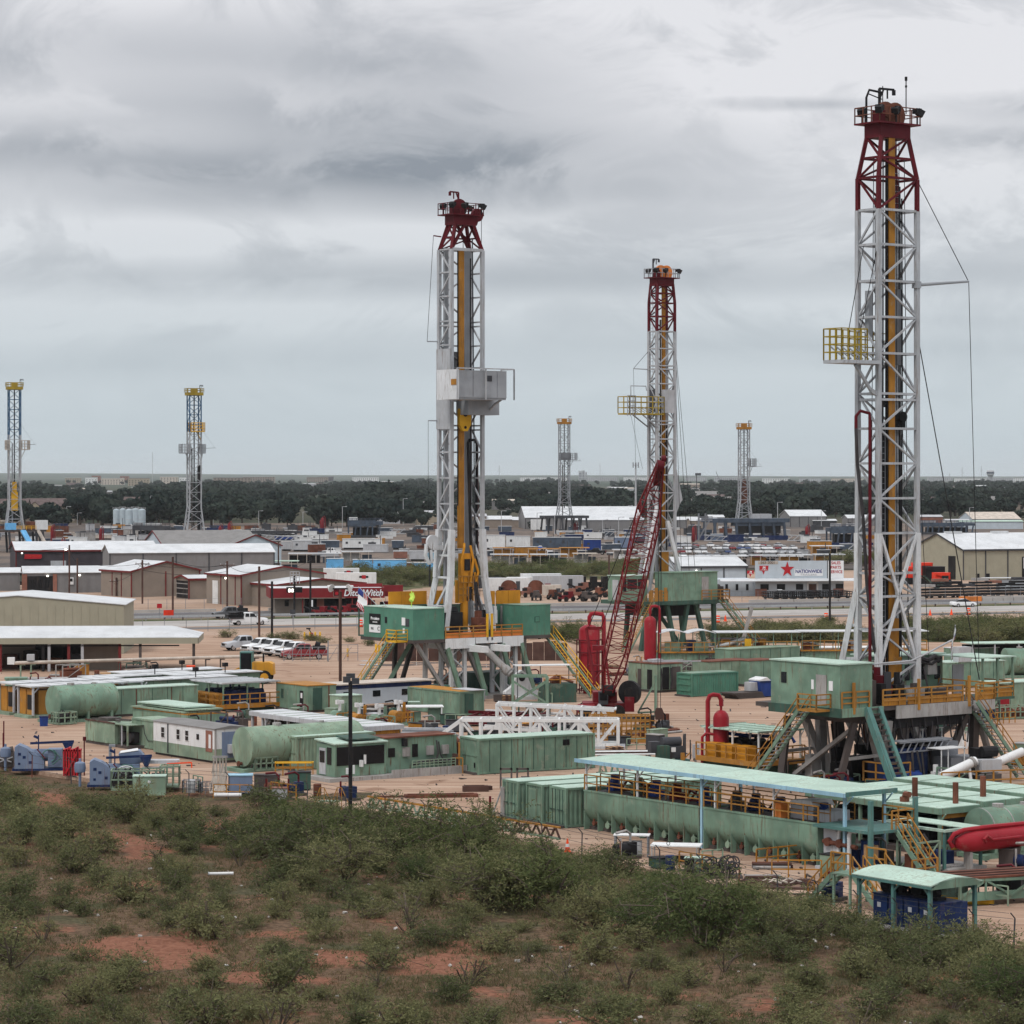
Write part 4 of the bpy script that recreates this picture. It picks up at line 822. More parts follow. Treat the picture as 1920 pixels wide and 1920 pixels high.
def drum(r,L,axis='x',n=28,dish=.3):
    pr=[(.02,-dish*r),(r*.5,-dish*r*.8),(r*.85,-dish*r*.4),(r,0),(r,L),(r*.85,L+dish*r*.4),(r*.5,L+dish*r*.8),(.02,L+dish*r)]
    return MB().lathe(pr,M.Rotation(R(90),4,'Y') if axis == 'x' else None,n)
def lying_tank(px,py,label,r,L,rz=YA,m='green',band='green',z=.35,dish=.12,end='mint'):
    t=at('storage_tank',label,'tank',px,py,rz)
    s=t.put('shell',drum(r,L,'x',36,dish).mesh('shell',m,40),M.Translation((0,r,r+z)))
    for x in (.12,L*.33,L*.66,L-.12):t.put('band',MB().tube((x-.04,r,r+z),(x+.04,r,r+z),r*1.012,36).mesh('band',band,40),None,s)
    t.mb('skid','green',MB().box(-.6,L+.4,.3,.6,0,.3).box(-.6,L+.4,2*r-.6,2*r-.3,0,.3).box(-.8,-.4,0,2*r,0,.28))
    for x in (.5,L/2,L-.6):t.mb('saddle','green',MB().box(x-.12,x+.12,.3,2*r-.3,.2,r*.55+z))
    t.mb('ladder','greendk',MB().add([],[]) or MB().beam((-.22,r-.25,.4),(-.22,r-.25,2*r+z),.05).beam((-.22,r+.25,.4),(-.22,r+.25,2*r+z),.05).beam((-.22,r-.25,1.0),(-.22,r+.25,1.0),.05).beam((-.22,r-.25,1.8),(-.22,r+.25,1.8),.05).beam((-.22,r-.25,2.6),(-.22,r+.25,2.6),.05));
    t.mb('manway','steelw',MB().tube((L*.3,r,2*r+z-.05),(L*.3,r,2*r+z+.18),.35,14).tube((L*.7,r,2*r+z-.05),(L*.7,r,2*r+z+.15),.2,12));t.mb('valve','rust',MB().tube((-.35,r,z+.25),(0,r,z+.25),.12,10).tube((-.4,r,z+.25),(-.3,r,z+.25),.22,10))
    return t
def cage(px,py,label,L,W,h,rz=YA,m='green3',name='equipment_basket',cat='basket',fill=None,seed=1):
    t=at(name,label,cat,px,py,rz);t.box('floor',m,0,L,0,W,.05,.2)
    for nm,p,q in (('side_rail',(0,0),(L,0)),('side_rail',(0,W),(L,W)),('end_rail',(0,0),(0,W)),('end_rail',(L,0),(L,W))):t.rail(nm,m,[(*p,.2),(*q,.2)],h=h-.2,r=.05,step=.55,mids=1)
    if fill:
        rn=random.Random(seed);b=MB()
        for i in range(9):x,y=rn.uniform(.3,L-.5),rn.uniform(.2,W-.3);b.path([(x-.4,y,.3),(x,y+rn.uniform(-.2,.2),h*rn.uniform(.8,1.15)),(x+.4,y,h*.8),(x+.7,y+.1,.35)],.07)
        b.box(.3,L*.55,.3,W-.3,.2,h*.7);t.mb('load',fill,b)
    return t
# --- centre
t=container(897,1453,'long flat-panelled green container with one small black window, in front of the white truss',10.4,2.9,2.78,29,doors=False,pitch=.98,dep=.022)
[t.box('seam','greendk',.98*k-.02,.98*k+.02,-.03,.0,.2,2.65) for k in range(1,11)];t.box('window','black',7.55,8.15,-.03,.02,1.95,2.4);t.box('door_handle','black',-.08,-.03,.5,.62,.5,.9)
for i,l in enumerate(('green shipping container with a coil of black hose on its side, beside the mud tank','green container with a flat personnel door, between its two neighbours by the mud tank','green container by the white trestle, leftmost of three in a row at the mud tank')):
    t=container(1062-i*45,1553-i*7,l,12.2,2.0,2.62,30,doors=(i != 1))
    if i == 0:
        b=MB()
        for k in range(4):b.path([(1.6+math.cos(a)*(.26+.03*k),-.08-.03*k,1.5+math.sin(a)*(.62+.04*k)) for a in np.linspace(0,6.1,18)],.05)
        t.mb('hose_coil','cable',b,None,50)
    if i == 1:t.box('door','green3',-.06,-.02,.7,1.7,.25,2.3);t.box('door_panel','green',-.09,-.06,.8,1.6,.35,2.2)
t=container(1297,1307,'blue-green shipping container standing alone on the yard behind the red pipe vessel',6.1,2.44,2.45,34,m='green2',roof='green',doors=False,pitch=.3)
for z in (.55,1.2,1.85):t.box('end_rib','green2',-.07,.0,.15,2.3,z,z+.22)
t=cabin(1234,1299,'pale green equipment house with open doorways and rusty roof clutter beside the red crane',3.4,5.0,3.0,YA,'green3','rust')
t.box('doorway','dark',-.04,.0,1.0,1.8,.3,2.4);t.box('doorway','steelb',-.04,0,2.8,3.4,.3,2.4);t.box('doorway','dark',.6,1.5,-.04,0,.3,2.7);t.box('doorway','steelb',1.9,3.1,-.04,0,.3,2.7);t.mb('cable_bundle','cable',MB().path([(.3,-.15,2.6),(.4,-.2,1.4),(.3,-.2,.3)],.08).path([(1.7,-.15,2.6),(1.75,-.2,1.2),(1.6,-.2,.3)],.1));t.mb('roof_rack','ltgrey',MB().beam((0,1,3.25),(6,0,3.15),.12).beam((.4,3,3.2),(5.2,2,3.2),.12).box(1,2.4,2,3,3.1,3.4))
for (px,py,l,L,h,m,rf) in ((1330,1290,'green house with brown roof half hidden behind the lone blue-green container',6.5,2.8,'green3','rust'),(1405,1288,'green house with brown roof to the right of the lone blue-green container',4.2,2.8,'green','rust'),(1370,1262,'long green ribbed house below the white pit canopies',11,2.7,'green','green3')):
    cabin(px,py,l,L,2.8,h,YA,m,rf)
t=at('waste_skip','blue skip with white lid beside green stacked mats, left of the rightmost rig','skip',1428,1308,YA);t.mb('tub','blue2',MB().prism([(0,.1),(2.3,.1),(2.6,1.7),(-.2,1.7)],0,1.8));t.mb('lid','white',MB().prism([(-.2,1.72),(1.3,1.72),(.8,2.1),(-.2,1.85)],0,1.8));t.box('rim','blue',-.24,2.64,-.05,0,1.55,1.7)
t=at('steel_mat_stack','low stack of dark steel mats beside the blue skip','mat stack',1385,1311,YA)
for i in range(4):t.box('mat','steelb',-.2*i,3.6-.1*i,0,2.2,.02+i*.16,.16+i*.16)
t.box('crate','ltgrey',2.2,3.4,.6,1.6,.7,1.6)
# --- mud tanks with their long canopy
def mud_tank(px,py,label,L,seed):
    t=at('mud_tank',label,'tank',px,py,-53.3);W=3.1;b=MB()
    pr=[(0,2.55),(0,1.45),(.07,1.15),(.24,.86),(.5,.6),(.85,.38),(1.2,.26),(1.9,.26),(2.25,.38),(2.6,.6),(2.86,.86),(3.03,1.15),(3.1,1.45),(3.1,2.55)]
    n=len(pr);o=b.v
    for x in (0,L):o += [(x,y,z) for y,z in pr]
    b.f += [(i,i+1,n+i+1,n+i) for i in range(n-1)]+[tuple(range(n))[::-1],tuple(range(n,2*n))]
    t.mb('tank_wall','green',b,None,35);t.box('deck','steelb',.05,L-.05,.05,W-.05,2.4,2.5);t.box('rim','green',-.02,L+.02,-.04,.04,2.5,2.62);t.box('skid','steelb',0,L,.4,W-.4,0,.2)
    k=8
    for i in range(k+1):
        x=.06+(L-.12)*i/k;t.mb('gusset','green',MB().add([(x-.03,-.02,0),(x-.03,-.02,1.25),(x-.03,.9,.1),(x+.03,-.02,0),(x+.03,-.02,1.25),(x+.03,.9,.1)],[(0,1,2),(3,5,4),(0,3,4,1),(1,4,5,2),(0,2,5,3)]))
        if i < k:t.mb('valve','green3' if i % 2 else 'rust',MB().tube((x+.7,.2,.45),(x+.7,.9,.45),.11,10).tube((x+.7,.18,.45),(x+.7,.26,.45),.22 if i % 2 else .15,8).box(x+.66,x+.74,.2,.3,.4,.75),None,40)
    rn=random.Random(seed)
    t.rail('handrail','yellow',[(0,.05,2.5),(L,.05,2.5)],h=1.1,r=.036,step=1.3,mids=1);t.rail('handrail','yellow',[(.1,1.3,2.5),(L-.3,1.3,2.5)],h=1.1,r=.03,step=2.1,mids=1);t.rail('handrail','yellow',[(0,3.0,2.5),(L,3.0,2.5)],h=1.1,r=.03,step=1.7,mids=1)
    for i in range(5):
        x=.9+i*(L-1.6)/4.6+rn.uniform(-.3,.3);mm=rn.choice(['blue2','blue','dkgrey','green','maroon'])
        t.mb('agitator',mm,MB().box(x-.35,x+.35,1.6,2.4,2.5,2.95).tube((x,2.0,2.9),(x,2.0,3.55),.28,12).tube((x,1.6,3.1),(x+.5,1.6,3.1),.16,10),None,40)
    for i in range(6):
        x=rn.uniform(.4,L-1.4);y=rn.uniform(1.4,2.6);t.mb('pipework',rn.choice(['cable','steelw','maroon','rust','blue']),MB().path([(x,y,2.6),(x+.4,y+.2,3.2),(x+1.1,y,3.1),(x+1.6,y+.3,2.6)],.08).tube((x,y,2.55),(x+1.8,y,2.7),.07),None,50)
    return t
MT=G(1095,1555);MU=V((math.cos(R(-53.3)),math.sin(R(-53.3)),0));MVv=V((-MU.y,MU.x,0))
def mtpx(u):
    p=MT+MU*u;s=F/p.y;return 960+p.x*s,HY+H*s
mud_tank(1095,1555,'left half of the long green mud tank pair, with rounded hopper bottom and gussets',11.6,4)
q=mtpx(12.0);t=mud_tank(q[0],q[1],'right half of the long green mud tank pair, nearest the yellow stile stairs',10.4,9)
t.box('cuttings_box','orangey',5.9,6.6,.5,1.1,2.5,3.4);t.box('shaker','ltgrey',6.6,8.6,1.3,2.8,2.5,3.3);t.box('shaker','ltgrey',9.0,10.2,1.3,2.8,2.5,3.2);t.mb('shaker_hood','white',MB().prism([(6.5,3.35),(8.8,3.35),(8.5,3.7),(6.8,3.6)],1.2,2.9))
t=T('pit_canopy','long pale mint canopy on blue and white posts over the two mud tanks','canopy',MT,-53.3)
for k,(x0,x1) in enumerate(((-.5,5.8),(5.85,12.0),(12.05,18.2),(18.25,25.2))):
    t.mb('roof_sheet','mint',MB().add([(x0,-.35,4.52),(x1,-.35,4.52),(x1,3.7,4.66),(x0,3.7,4.66),(x0,-.35,4.60),(x1,-.35,4.60),(x1,3.7,4.74),(x0,3.7,4.74)],CF))
t.box('eave_beam','beamblue',-.5,25.2,-.42,-.36,4.40,4.64);t.box('end_beam','teal',25.2,25.28,-.4,3.75,4.45,4.72)
for i,x in enumerate((.1,5.4,11.75,13.0,18.4,24.6)):
    m=('white','white','beamblue','white','white','beamblue')[i];w=.11 if m == 'white' else .17
    for y in (.12,3.3):
        t.box('post',m,x-w/2,x+w/2,y-w/2,y+w/2,2.5 if i not in (2,5) else 0,4.5);t.beam('knee_brace',m,(x,y,3.8),(x+.7,y,4.45),.07);
t=T('pipe_skid','manifold skid with white uprights and blue tank at the mud tank end','pipe skid',MT+MU*22.6,-53.3)
t.box('base','ltgrey',0,4.6,-.4,3.4,0,.18);t.mb('end_panel','ltgrey',MB().box(.1,1.2,.2,.35,.2,2.5))
for x,y,m in ((1.4,.2,'white'),(1.8,.6,'steelw'),(2.5,.0,'white')):t.path('riser_pipe',m,[(x,y,.2),(x,y,2.2),(x+.15,y,2.45),(x+.6,y,2.45)],.13)
t.mb('manifold','rust',MB().tube((.2,.1,1.6),(3.0,.1,1.5),.14,10).tube((.6,-.05,1.6),(.6,.3,1.6),.26,10).tube((1.6,-.05,1.6),(1.6,.3,1.6),.26,10),None,40)
t.mb('blue_tank','blue',MB().tube((3.2,1.0,.2),(3.2,1.0,1.9),.55,18).tube((1.6,1.2,.2),(1.6,1.2,1.2),.5,16),None,40);t.box('carton','wood',3.4,4.1,.3,.8,1.0,1.7)
pl=t.box('platform','teal',-.2,4.7,-.4,3.4,2.45,2.62);t.rail('handrail','yellow',[(2.0,3.2,2.6),(4.6,3.2,2.6),(4.6,1.4,2.6)],pl,r=.04)
for x,y in ((4.6,-.3),(4.6,3.3)):t.box('column','teal',x-.12,x+.12,y-.12,y+.12,0,4.4)
stair(t,(4.6,2.2,2.5),(7.0,2.2,.1),.9,'green','yellow',tread='green')
t=T('transfer_pump_shed','small mint-roofed shed with wheeled pump beside the pipe manifold','shed',MT+MU*24.2+MVv*4.4,-53.3)
t.mb('roof_frame','mint',MB().box(-1,4.6,-.3,-.1,2.4,2.55).box(-1,4.6,2.8,3.0,2.4,2.55).box(4.4,4.6,-.1,2.8,2.4,2.55).box(-1,-.8,-.1,2.8,2.4,2.55).box(-.8,4.4,1.4,2.8,2.5,2.56));t.box('base','steelw',-1,4.8,-.2,3,0,.25)
for x in (-.8,1.8,4.4):t.box('post','teal',x-.08,x+.08,-.2,-.04,.2,2.55);t.box('post','teal',x-.08,x+.08,2.8,2.96,.2,2.55)
t.mb('pump','blue',MB().tube((1.2,.9,.9),(1.2,1.4,.9),.55,16).box(2.0,3.6,.7,1.5,.3,1.1).tube((3.0,.4,.8),(3.0,.7,.8),.4,14),None,40);t.mb('engine','cable',MB().box(1.4,2.4,.6,1.6,.5,1.5).path([(1.2,.8,1.4),(1.8,.8,1.9),(2.4,.8,1.3)],.1))
# generator houses on the right
def gen_house(px,py,label,L,W,h,rz,m='green',roof='mint',x0=None,y0=0.,rad='yellow',open_side=True):
    t=at('generator_house',label,'generator house',px,py,rz);a=-L if x0 is None else x0;b_=a+L
    rf=t.box('roof',roof,a-.2,b_+.2,y0-.2,y0+W+.2,h-.08,h+.06)
    n=int(L/2)
    for i in range(1,n):t.box('roof_seam','green3',a+L*i/n-.03,a+L*i/n+.03,y0-.2,y0+W+.2,h+.06,h+.09,rf)
    t.box('eave_beam',m,a-.2,b_+.2,y0-.26,y0-.2,h-.34,h+.02);t.box('eave_beam',m,b_+.2,b_+.26,y0-.2,y0+W+.2,h-.34,h+.02)
    for i in range(n+1):
        x=a+L*i/n;t.box('post',m,x-.09,x+.09,y0-.09,y0+.09,.3,h-.1)
        if i % 2:t.beam('knee_brace',m,(x,y0,h-.9),(x+.5,y0,h-.3),.09)
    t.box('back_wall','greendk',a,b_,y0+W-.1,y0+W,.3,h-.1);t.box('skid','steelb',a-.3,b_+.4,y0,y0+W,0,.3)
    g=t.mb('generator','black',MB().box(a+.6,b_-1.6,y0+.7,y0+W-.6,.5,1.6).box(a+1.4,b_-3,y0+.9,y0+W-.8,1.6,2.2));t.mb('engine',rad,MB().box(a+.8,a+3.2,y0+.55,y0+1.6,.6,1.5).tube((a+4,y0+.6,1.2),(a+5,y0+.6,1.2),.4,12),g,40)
    r_=t.mb('radiator_frame',rad,MB().box(b_-.25,b_,y0+.1,y0+.28,.35,h-.15).box(b_-.25,b_,y0+W-.28,y0+W-.1,.35,h-.15).box(b_-.25,b_,y0+.28,y0+W-.28,h-.65,h-.15).box(b_-.25,b_,y0+.28,y0+W-.28,.35,.55));t.box('radiator_core','dark',b_-.2,b_-.06,y0+.28,y0+W-.28,.55,h-.65,r_)
    for k in (1,2):t.box('core_bar','dkgrey',b_-.06,b_-.03,y0+W*k/3-.02,y0+W*k/3+.02,.55,h-.65,r_)
    return t
t=gen_house(1762,1607,'green open-sided generator house with yellow radiator at the end of the mud tanks',11.5,3.1,2.95,-53)
for x in (-4.5,-1.0):t.tube('exhaust_stack','rust',(x,2.4,2.9),(x,2.4,4.3),.18);
t.mb('exhaust_elbow','rust',MB().tube((-3.6,.6,3),(-3.6,.6,3.3),.3,12).path([(-3.6,.6,3.2),(-3.4,.5,3.5),(-3.0,.4,3.5)],.2),None,50)
t=gen_house(1845,1592,'second generator house with yellow radiator behind the round green tank',11.5,3.1,2.95,-53);t.tube('exhaust_stack','rust',(-1.6,1.6,2.9),(-1.6,1.6,4.3),.19)
t=gen_house(1925,1576,'third generator house at the right edge, mostly hidden by the red vessel',11.5,3.1,2.95,-53)
lying_tank(1864,1612,'pale green round tank at the right edge behind the lying red vessel',1.32,5.4,YA-2,band='steelw')
t=at('separator_vessel','bright red vessel lying on stands with a pipe along its top, at the right edge','vessel',1800,1640,30)
s=t.put('shell',MB().lathe([(.05,-.2),(.3,-.1),(.55,.5),(.62,1.2),(.62,6.5),(.3,7),(.05,7.1)],M.Rotation(R(88.5),4,'Y'),24).mesh('shell','redv',40),M.Translation((.3,.6,1.75)))
t.path('top_pipe','redv',[(-.1,.55,1.55),(-.35,.55,1.9),(.0,.55,2.3),(.7,.55,2.48),(2.2,.55,2.55),(6,.55,2.6)],.14);t.path('side_pipe','redv',[(1.9,-.02,1.75),(1.7,-.12,2.0),(1.9,-.18,2.15),(2.3,-.16,1.9),(4.5,-.16,1.95)],.09)
for x in (1.1,4.0):t.mb('stand','steelw',MB().box(x-.1,x+.1,.3,.9,0,1.2))
# --- near right corner
t=at('walkway_bundle','brown grated walkways stacked on a green truss frame at the right edge','walkway',1800,1702,22)
t.box('base_beam','green',0,6,0,.2,.3,.75);t.mb('truss','green',MB().beam((-.4,0,1.45),(6,0,1.35),.16).beam((0,0,.5),(1.6,0,1.4),.12).beam((1.6,0,1.4),(3.2,0,.5),.12).beam((3.2,0,.5),(4.8,0,1.4),.12).beam((1.6,0,.4),(1.6,0,1.4),.1).beam((0,0,0),(0,0,1.4),.14).beam((4.8,0,0),(4.8,0,1.4),.14))
t.box('grating','rust',-1.4,6,-.1,2.6,1.5,1.6);t.mb('grating_bar','timber',MB().box(-1.4,6,.2,.3,1.6,1.66).box(-1.4,6,1.0,1.1,1.6,1.66).box(-1.4,6,1.8,1.9,1.6,1.66));t.mb('second_truss','greendk',MB().beam((-.5,2.8,0),(-.5,2.8,1.6),.2).beam((5,2.8,0),(5,2.8,1.6),.2).box(-.6,6,2.6,3,.6,1.0));t.mb('hinge','blue',MB().path([(-1.9,.3,1.2),(-1.6,.3,1.75),(-1.2,.3,1.6)],.12))
t=at('drip_trough','long yellow trough lying on the ground before the green truss','trough',1762,1694,-12);t.mb('trough','yellowb',MB().box(0,2.9,0,.08,0,.35).box(0,2.9,.7,.78,0,.35).box(0,2.9,0,.78,0,.06).box(0,.06,0,.78,0,.35).box(2.84,2.9,0,.78,0,.35))
t=at('roof_panel_wedge','green ribbed roof panel tilted on the ground behind the canopy of blue bins','panel',1722,1690,-20);t.mb('panel','green',MB().add([(0,0,.05),(2.7,0,.05),(2.5,1.2,.75),(-.2,1.2,.75),(0,0,.12),(2.7,0,.12),(2.5,1.2,.82),(-.2,1.2,.82)],CF))
for i in range(6):t.beam('rib','green3',(.1+i*.48,.05,.14),(0+i*.46,1.15,.82),.07)
t=at('stile_stairs','freestanding yellow-railed green stile of three flights beside the blue bins','stairs',1578,1698,-50)
t.box('landing','green',-.2,1.2,-.6,2.2,1.75,1.85);stair(t,(-.2,.0,1.8),(-2.1,.0,.05),.8,'green','yellow',tread='green3',n=6);stair(t,(1.2,.0,1.8),(3.1,.0,.05),.8,'green','yellow',tread='green3',n=6);stair(t,(1.2,1.7,1.8),(3.1,1.7,.05),.8,'green','yellow',tread='green3',n=6)
t.rail('landing_rail','yellow',[(-.2,-.6,1.85),(1.2,-.6,1.85)],r=.04);t.rail('landing_rail','yellow',[(-.2,2.2,1.85),(1.2,2.2,1.85)],r=.04)
for x,y in ((-.1,-.5),(1.1,-.5),(-.1,2.1),(1.1,2.1)):t.beam('leg','green',(x,y,0),(x,y,1.8),.12)
# canopy of blue bins
t=at('bin_canopy','curved pale mint canopy on green posts in the near right corner','canopy',1744,1757,-53)
vs,fs=[],[]
for x in (-5.4,.3):
    for k in range(9):y=-.25+3.7*k/8;z=2.55+.3*math.sin(math.pi*k/8);vs += [(x,y,z),(x,y,z+.07)]
for k in range(8):a=2*k;fs += [(a+1,a+3,18+a+3,18+a+1),(a,18+a,18+a+2,a+2),(a,a+2,a+3,a+1),(18+a,18+a+1,18+a+3,18+a+2)]
fs += [(0,1,19,18),(16,34,35,17)]
me=mk('roof',vs,fs,'mint');t.put('roof',me);t.box('eave_beam','teal',-5.4,.3,-.25,-.18,2.42,2.58);t.mb('end_arch','green',MB().prism([(0,0)],0,0) if 0 else MB().add([(.3,-.25,2.4),(.3,3.45,2.4),(.3,2.9,2.76),(.3,1.6,2.87),(.3,.4,2.76),(.25,-.25,2.4),(.25,3.45,2.4),(.25,2.9,2.76),(.25,1.6,2.87),(.25,.4,2.76)],[(0,1,2,3,4),(9,8,7,6,5),(0,5,6,1)]))
for x in (-5.1,-2.6,0):
    for y in (0,3.2):t.box('post','teal',x-.09,x+.09,y-.09,y+.09,0,2.55);t.beam('knee_brace','teal',(x,y,2.0),(x+(.5 if x < -1 else -.5),y,2.5),.09)
t.box('base','steelw',-5.5,.4,-.2,3.4,0,.12)
for i in range(4):
    t=T('drum_bin','dark blue steel bin with black reel under the mint canopy, %s of four' % ('leftmost','second','third','rightmost')[i],'bin',G(1744,1757)+MVv*.5+MU*(-4.6+i*1.12)+V((0,0,.12)),-53,'blue bins under the canopy')
    w=1.0 if i < 3 else 1.5;t.mb('body','blue',MB().prism([(0,0),(w,0),(w,1.5),(0,1.5)],0,1.9 if i == 3 else 1.6));t.box('lid','blue',-.04,w+.04,-.04,1.5,1.5,1.56);t.mb('reel','black',MB().tube((.35,.5,1.9),(.35,.85,1.9),.36 if i != 1 else .22,16).box(.3,.9,.4,1.0,1.56,1.7),None,40);t.box('label_plate','ltgrey',.3,.55,-.02,0,.85,1.1)
    if i < 3:t.mb('motor','dark',MB().box(.5,.95,.9,1.4,1.56,1.85).path([(.4,.5,1.6),(.6,.7,2.0),(.9,1,1.7)],.05))
# debris along the near fence
t=at('service_table','small white-topped workbench frame at the scrub edge below the mud tanks','table',1165,1606,-8);t.box('top','white',-.5,1.7,0,1.0,1.25,1.31)
for x,y in ((-.4,.05),(1.6,.05),(-.4,.95),(1.6,.95)):t.box('leg','grey',x-.04,x+.04,y-.04,y+.04,0,1.25)
t.box('cabinet','ltgrey',.6,1.2,.2,.8,0,.9)
t=at('steel_table','wide white steel tabletop on thin legs right of the small workbench','table',1225,1620,-10);t.box('top','white',-.2,2.8,0,1.5,1.05,1.12)
for x,y in ((-.1,.05),(2.6,.05),(-.1,1.4),(2.6,1.4)):t.box('leg','steelw',x-.04,x+.04,y-.04,y+.04,0,1.05)
t.mb('lifting_eye','dark',MB().path([(.9+.1*math.cos(a),0,1.25+.1*math.sin(a)) for a in np.linspace(0,6.28,10)],.02))
t=at('green_locker','small pale green locker box beside the heap of black cable','box',1284,1634,-10);t.box('body','green3',0,1.1,0,.8,0,.75);t.box('lid','mint',-.05,1.15,-.05,.85,.75,.8)
t=at('cable_heap','tangled heap of black electric cable at the edge of the scrub','cable heap',1305,1648,0)
rn=random.Random(3);b=MB()
for i in range(34):
    c=V((rn.uniform(.2,2.4),rn.uniform(0,1.3),rn.uniform(.2,1.05)*(1-.3*abs(i % 7-3)/3)));r=rn.uniform(.2,.5);ax=V((rn.gauss(0,1),rn.gauss(0,1),rn.gauss(0,.6))).normalized();u=ax.orthogonal().normalized();w=ax.cross(u)
    b.path([c+u*(r*math.cos(a))+w*(r*math.sin(a)*.8) for a in np.linspace(0,6.28,11)[:-1]],.045,5,True)
t.mb('coils','cable',b,None,60);t.box('tray','steelb',0,2.7,0,1.4,0,.14)
t=at('hose_pile','low sprawl of pale hoses and scrap lying along the fence','hose pile',1365,1662,-8);b=MB()
for i in range(18):x,y=rn.uniform(0,3.5),rn.uniform(0,2);b.path([(x,y,.06),(x+.5,y+rn.uniform(-.4,.4),.15),(x+1.1,y+rn.uniform(-.4,.4),.25),(x+1.7,y+rn.uniform(-.3,.3),.08)],.05,5)
t.mb('hoses','timber',b,None,60);b=MB()
for i in range(7):x,y=rn.uniform(1.5,4),rn.uniform(0,1.5);b.path([(x,y,.1),(x+.4,y+.3,.3),(x+.9,y,.2)],.05,5)
t.mb('pale_hoses','rope',b,None,60);t.box('planks','timber',-1,5,-.8,-.3,0,.12)
t=at('traffic_cone','orange traffic cone with white band standing at the scrub edge','cone',1064,1597,0);t.mb('body','orange',MB().lathe([(.16,.05),(.10,.45),(.04,.8)],None,12),None,40);t.mb('band','white',MB().lathe([(.128,.3),(.1,.5)],None,12),None,40);t.box('base','orange',-.2,.2,-.2,.2,0,.05)
for i,px in enumerate((937,968)):
    t=at('pipe_stand','dark steel H-shaped pipe stand on the yard, %s one of the pair' % ('left','right')[i],'stand',px,1478,0,'H-shaped stands by the green containers');t.mb('frame','steelb',MB().box(0,.14,0,.14,0,1.5).box(.8,.94,0,.14,0,1.5).box(0,.94,0,.14,1.36,1.5));t.box('sill','steelw',.1,.84,.02,.12,.62,.8)
t=at('white_trestle','white tripod trestle leaning beside the leftmost green container','trestle',930,1534,0);t.mb('legs','steelw',MB().box(.3,.7,0,.3,.1,2.1).beam((.4,.1,2),(-.3,-.2,.05),.09).beam((.5,.1,2),(.9,-.2,.05),.09));t.box('foot','steelw',-.4,1.0,-.4,.4,0,.12)
for i,(px,py,rz,L,w,h) in enumerate(((760,1497,8,5.3,.9,.22),(868,1485,6,1.9,.5,.42),(700,1496,4,2.6,.35,.08),(885,1483,20,1.6,.5,.3))):
    t=at('timber_beam',('long rusty beam lying on the bare yard','short thick timber at the end of the rusty beam','thin flat plank lying left of the rusty beam','slanting timber block beside the white trestle')[i],'beam',px,py,rz);t.mb('beam','rust' if i in (0,2) else 'timber',MB().box(0,L,0,w,0,h).box(.2,L-.3,w*.3,w*.6,h,h+.06))
# --- lying white mast section and frames around the crane
t=at('mast_section','white steel mast section lying on its side behind the flat-panelled container','truss',815,1402,-3)
a_,b_,n=15.6,2.1,8
for y in (0,2.3):
    for z in (.3,2.35):t.beam('chord','white',(0 if z < 1 else 2.2,y,z),(a_,y,z),.26)
    for i in range(n):
        x0,x1=2.2+(a_-2.2)*i/n,2.2+(a_-2.2)*(i+1)/n;t.beam('post','white',(x0,y,.3),(x0,y,2.35),.2);t.beam('brace','white',(x0,y,.3 if i % 2 else 2.35),(x1,y,2.35 if i % 2 else .3),.17)
    t.beam('end_strut','white',(-.4,y,.4),(2.3,y,2.35),.26);t.beam('post','white',(a_,y,.1),(a_,y,2.4),.26)
for i in range(n+1):x0=2.2+(a_-2.2)*i/n;t.beam('cross_member','white',(x0,0,2.35),(x0,2.3,2.35),.16);t.beam('cross_member','white',(x0,0,.3),(x0,2.3,.3),.16)
t.box('base_plate','ltgrey',a_-2,a_+.6,-.3,2.6,0,.2);t.box('bracket','grey',-.5,1.2,-.2,2.4,.1,1.1);t.mb('red_line','maroon',MB().beam((0,-.2,.9),(6,-.2,.5),.08))
t=at('mast_section','second white mast section lying behind and above the nearer one','truss',905,1384,-4)
for yy in (0,2.0):
    for z in (.9,3.0):t.beam('chord','white',(1.2 if z > 2 else 0,yy,z),(11.6,yy,z-.5),.24)
    for i in range(7):
        x0,x1=1.2+1.5*i,2.7+1.5*i;t.beam('post','white',(x0,yy,.9-.04*i),(x0,yy,3.0-.04*i),.16);t.beam('brace','white',(x0,yy,.9 if i % 2 else 2.9),(x1,yy,2.9 if i % 2 else .8),.14)
for i in range(8):t.beam('cross_member','white',(1.2+1.5*i,0,2.95-.05*i),(1.2+1.5*i,2.0,2.95-.05*i),.14)
t.mb('cradle','steelb',MB().box(2,3,0,2,0,.9).box(8,9,0,2,0,.7));t.mb('hose_run','maroon',MB().path([(0,.5,2.2),(3,.6,1.4),(7,.4,1.9),(11,.5,1.2)],.07),None,50)
t=at('red_frame_section','dark red lattice frame lying behind the white mast section','frame',880,1362,4);t.mb('chords','maroon',MB().beam((0,0,.9),(7.4,0,.7),.28).beam((0,1.8,1.2),(7.4,1.8,.9),.28).beam((0,0,.3),(7.4,0,.2),.24));
for i in range(7):t.beam('brace','maroon',(i*1.05,0,.9),(i*1.05+1,1.8,1.1),.2)
t.box('bed','rust',-.4,3,.2,1.6,.2,.8);t.beam('white_rail','white',(1.6,2.0,1.3),(9,2.2,.9),.22)
t=at('guard_cage','orange-yellow tubular guard cage standing beside the lying white mast','cage',1104,1392,-3)
for y in (0,1.6):t.rail('side_panel','yellow',[(0,y,0),(5.3,y,0)],h=2.3,r=.05,step=.42,mids=4)
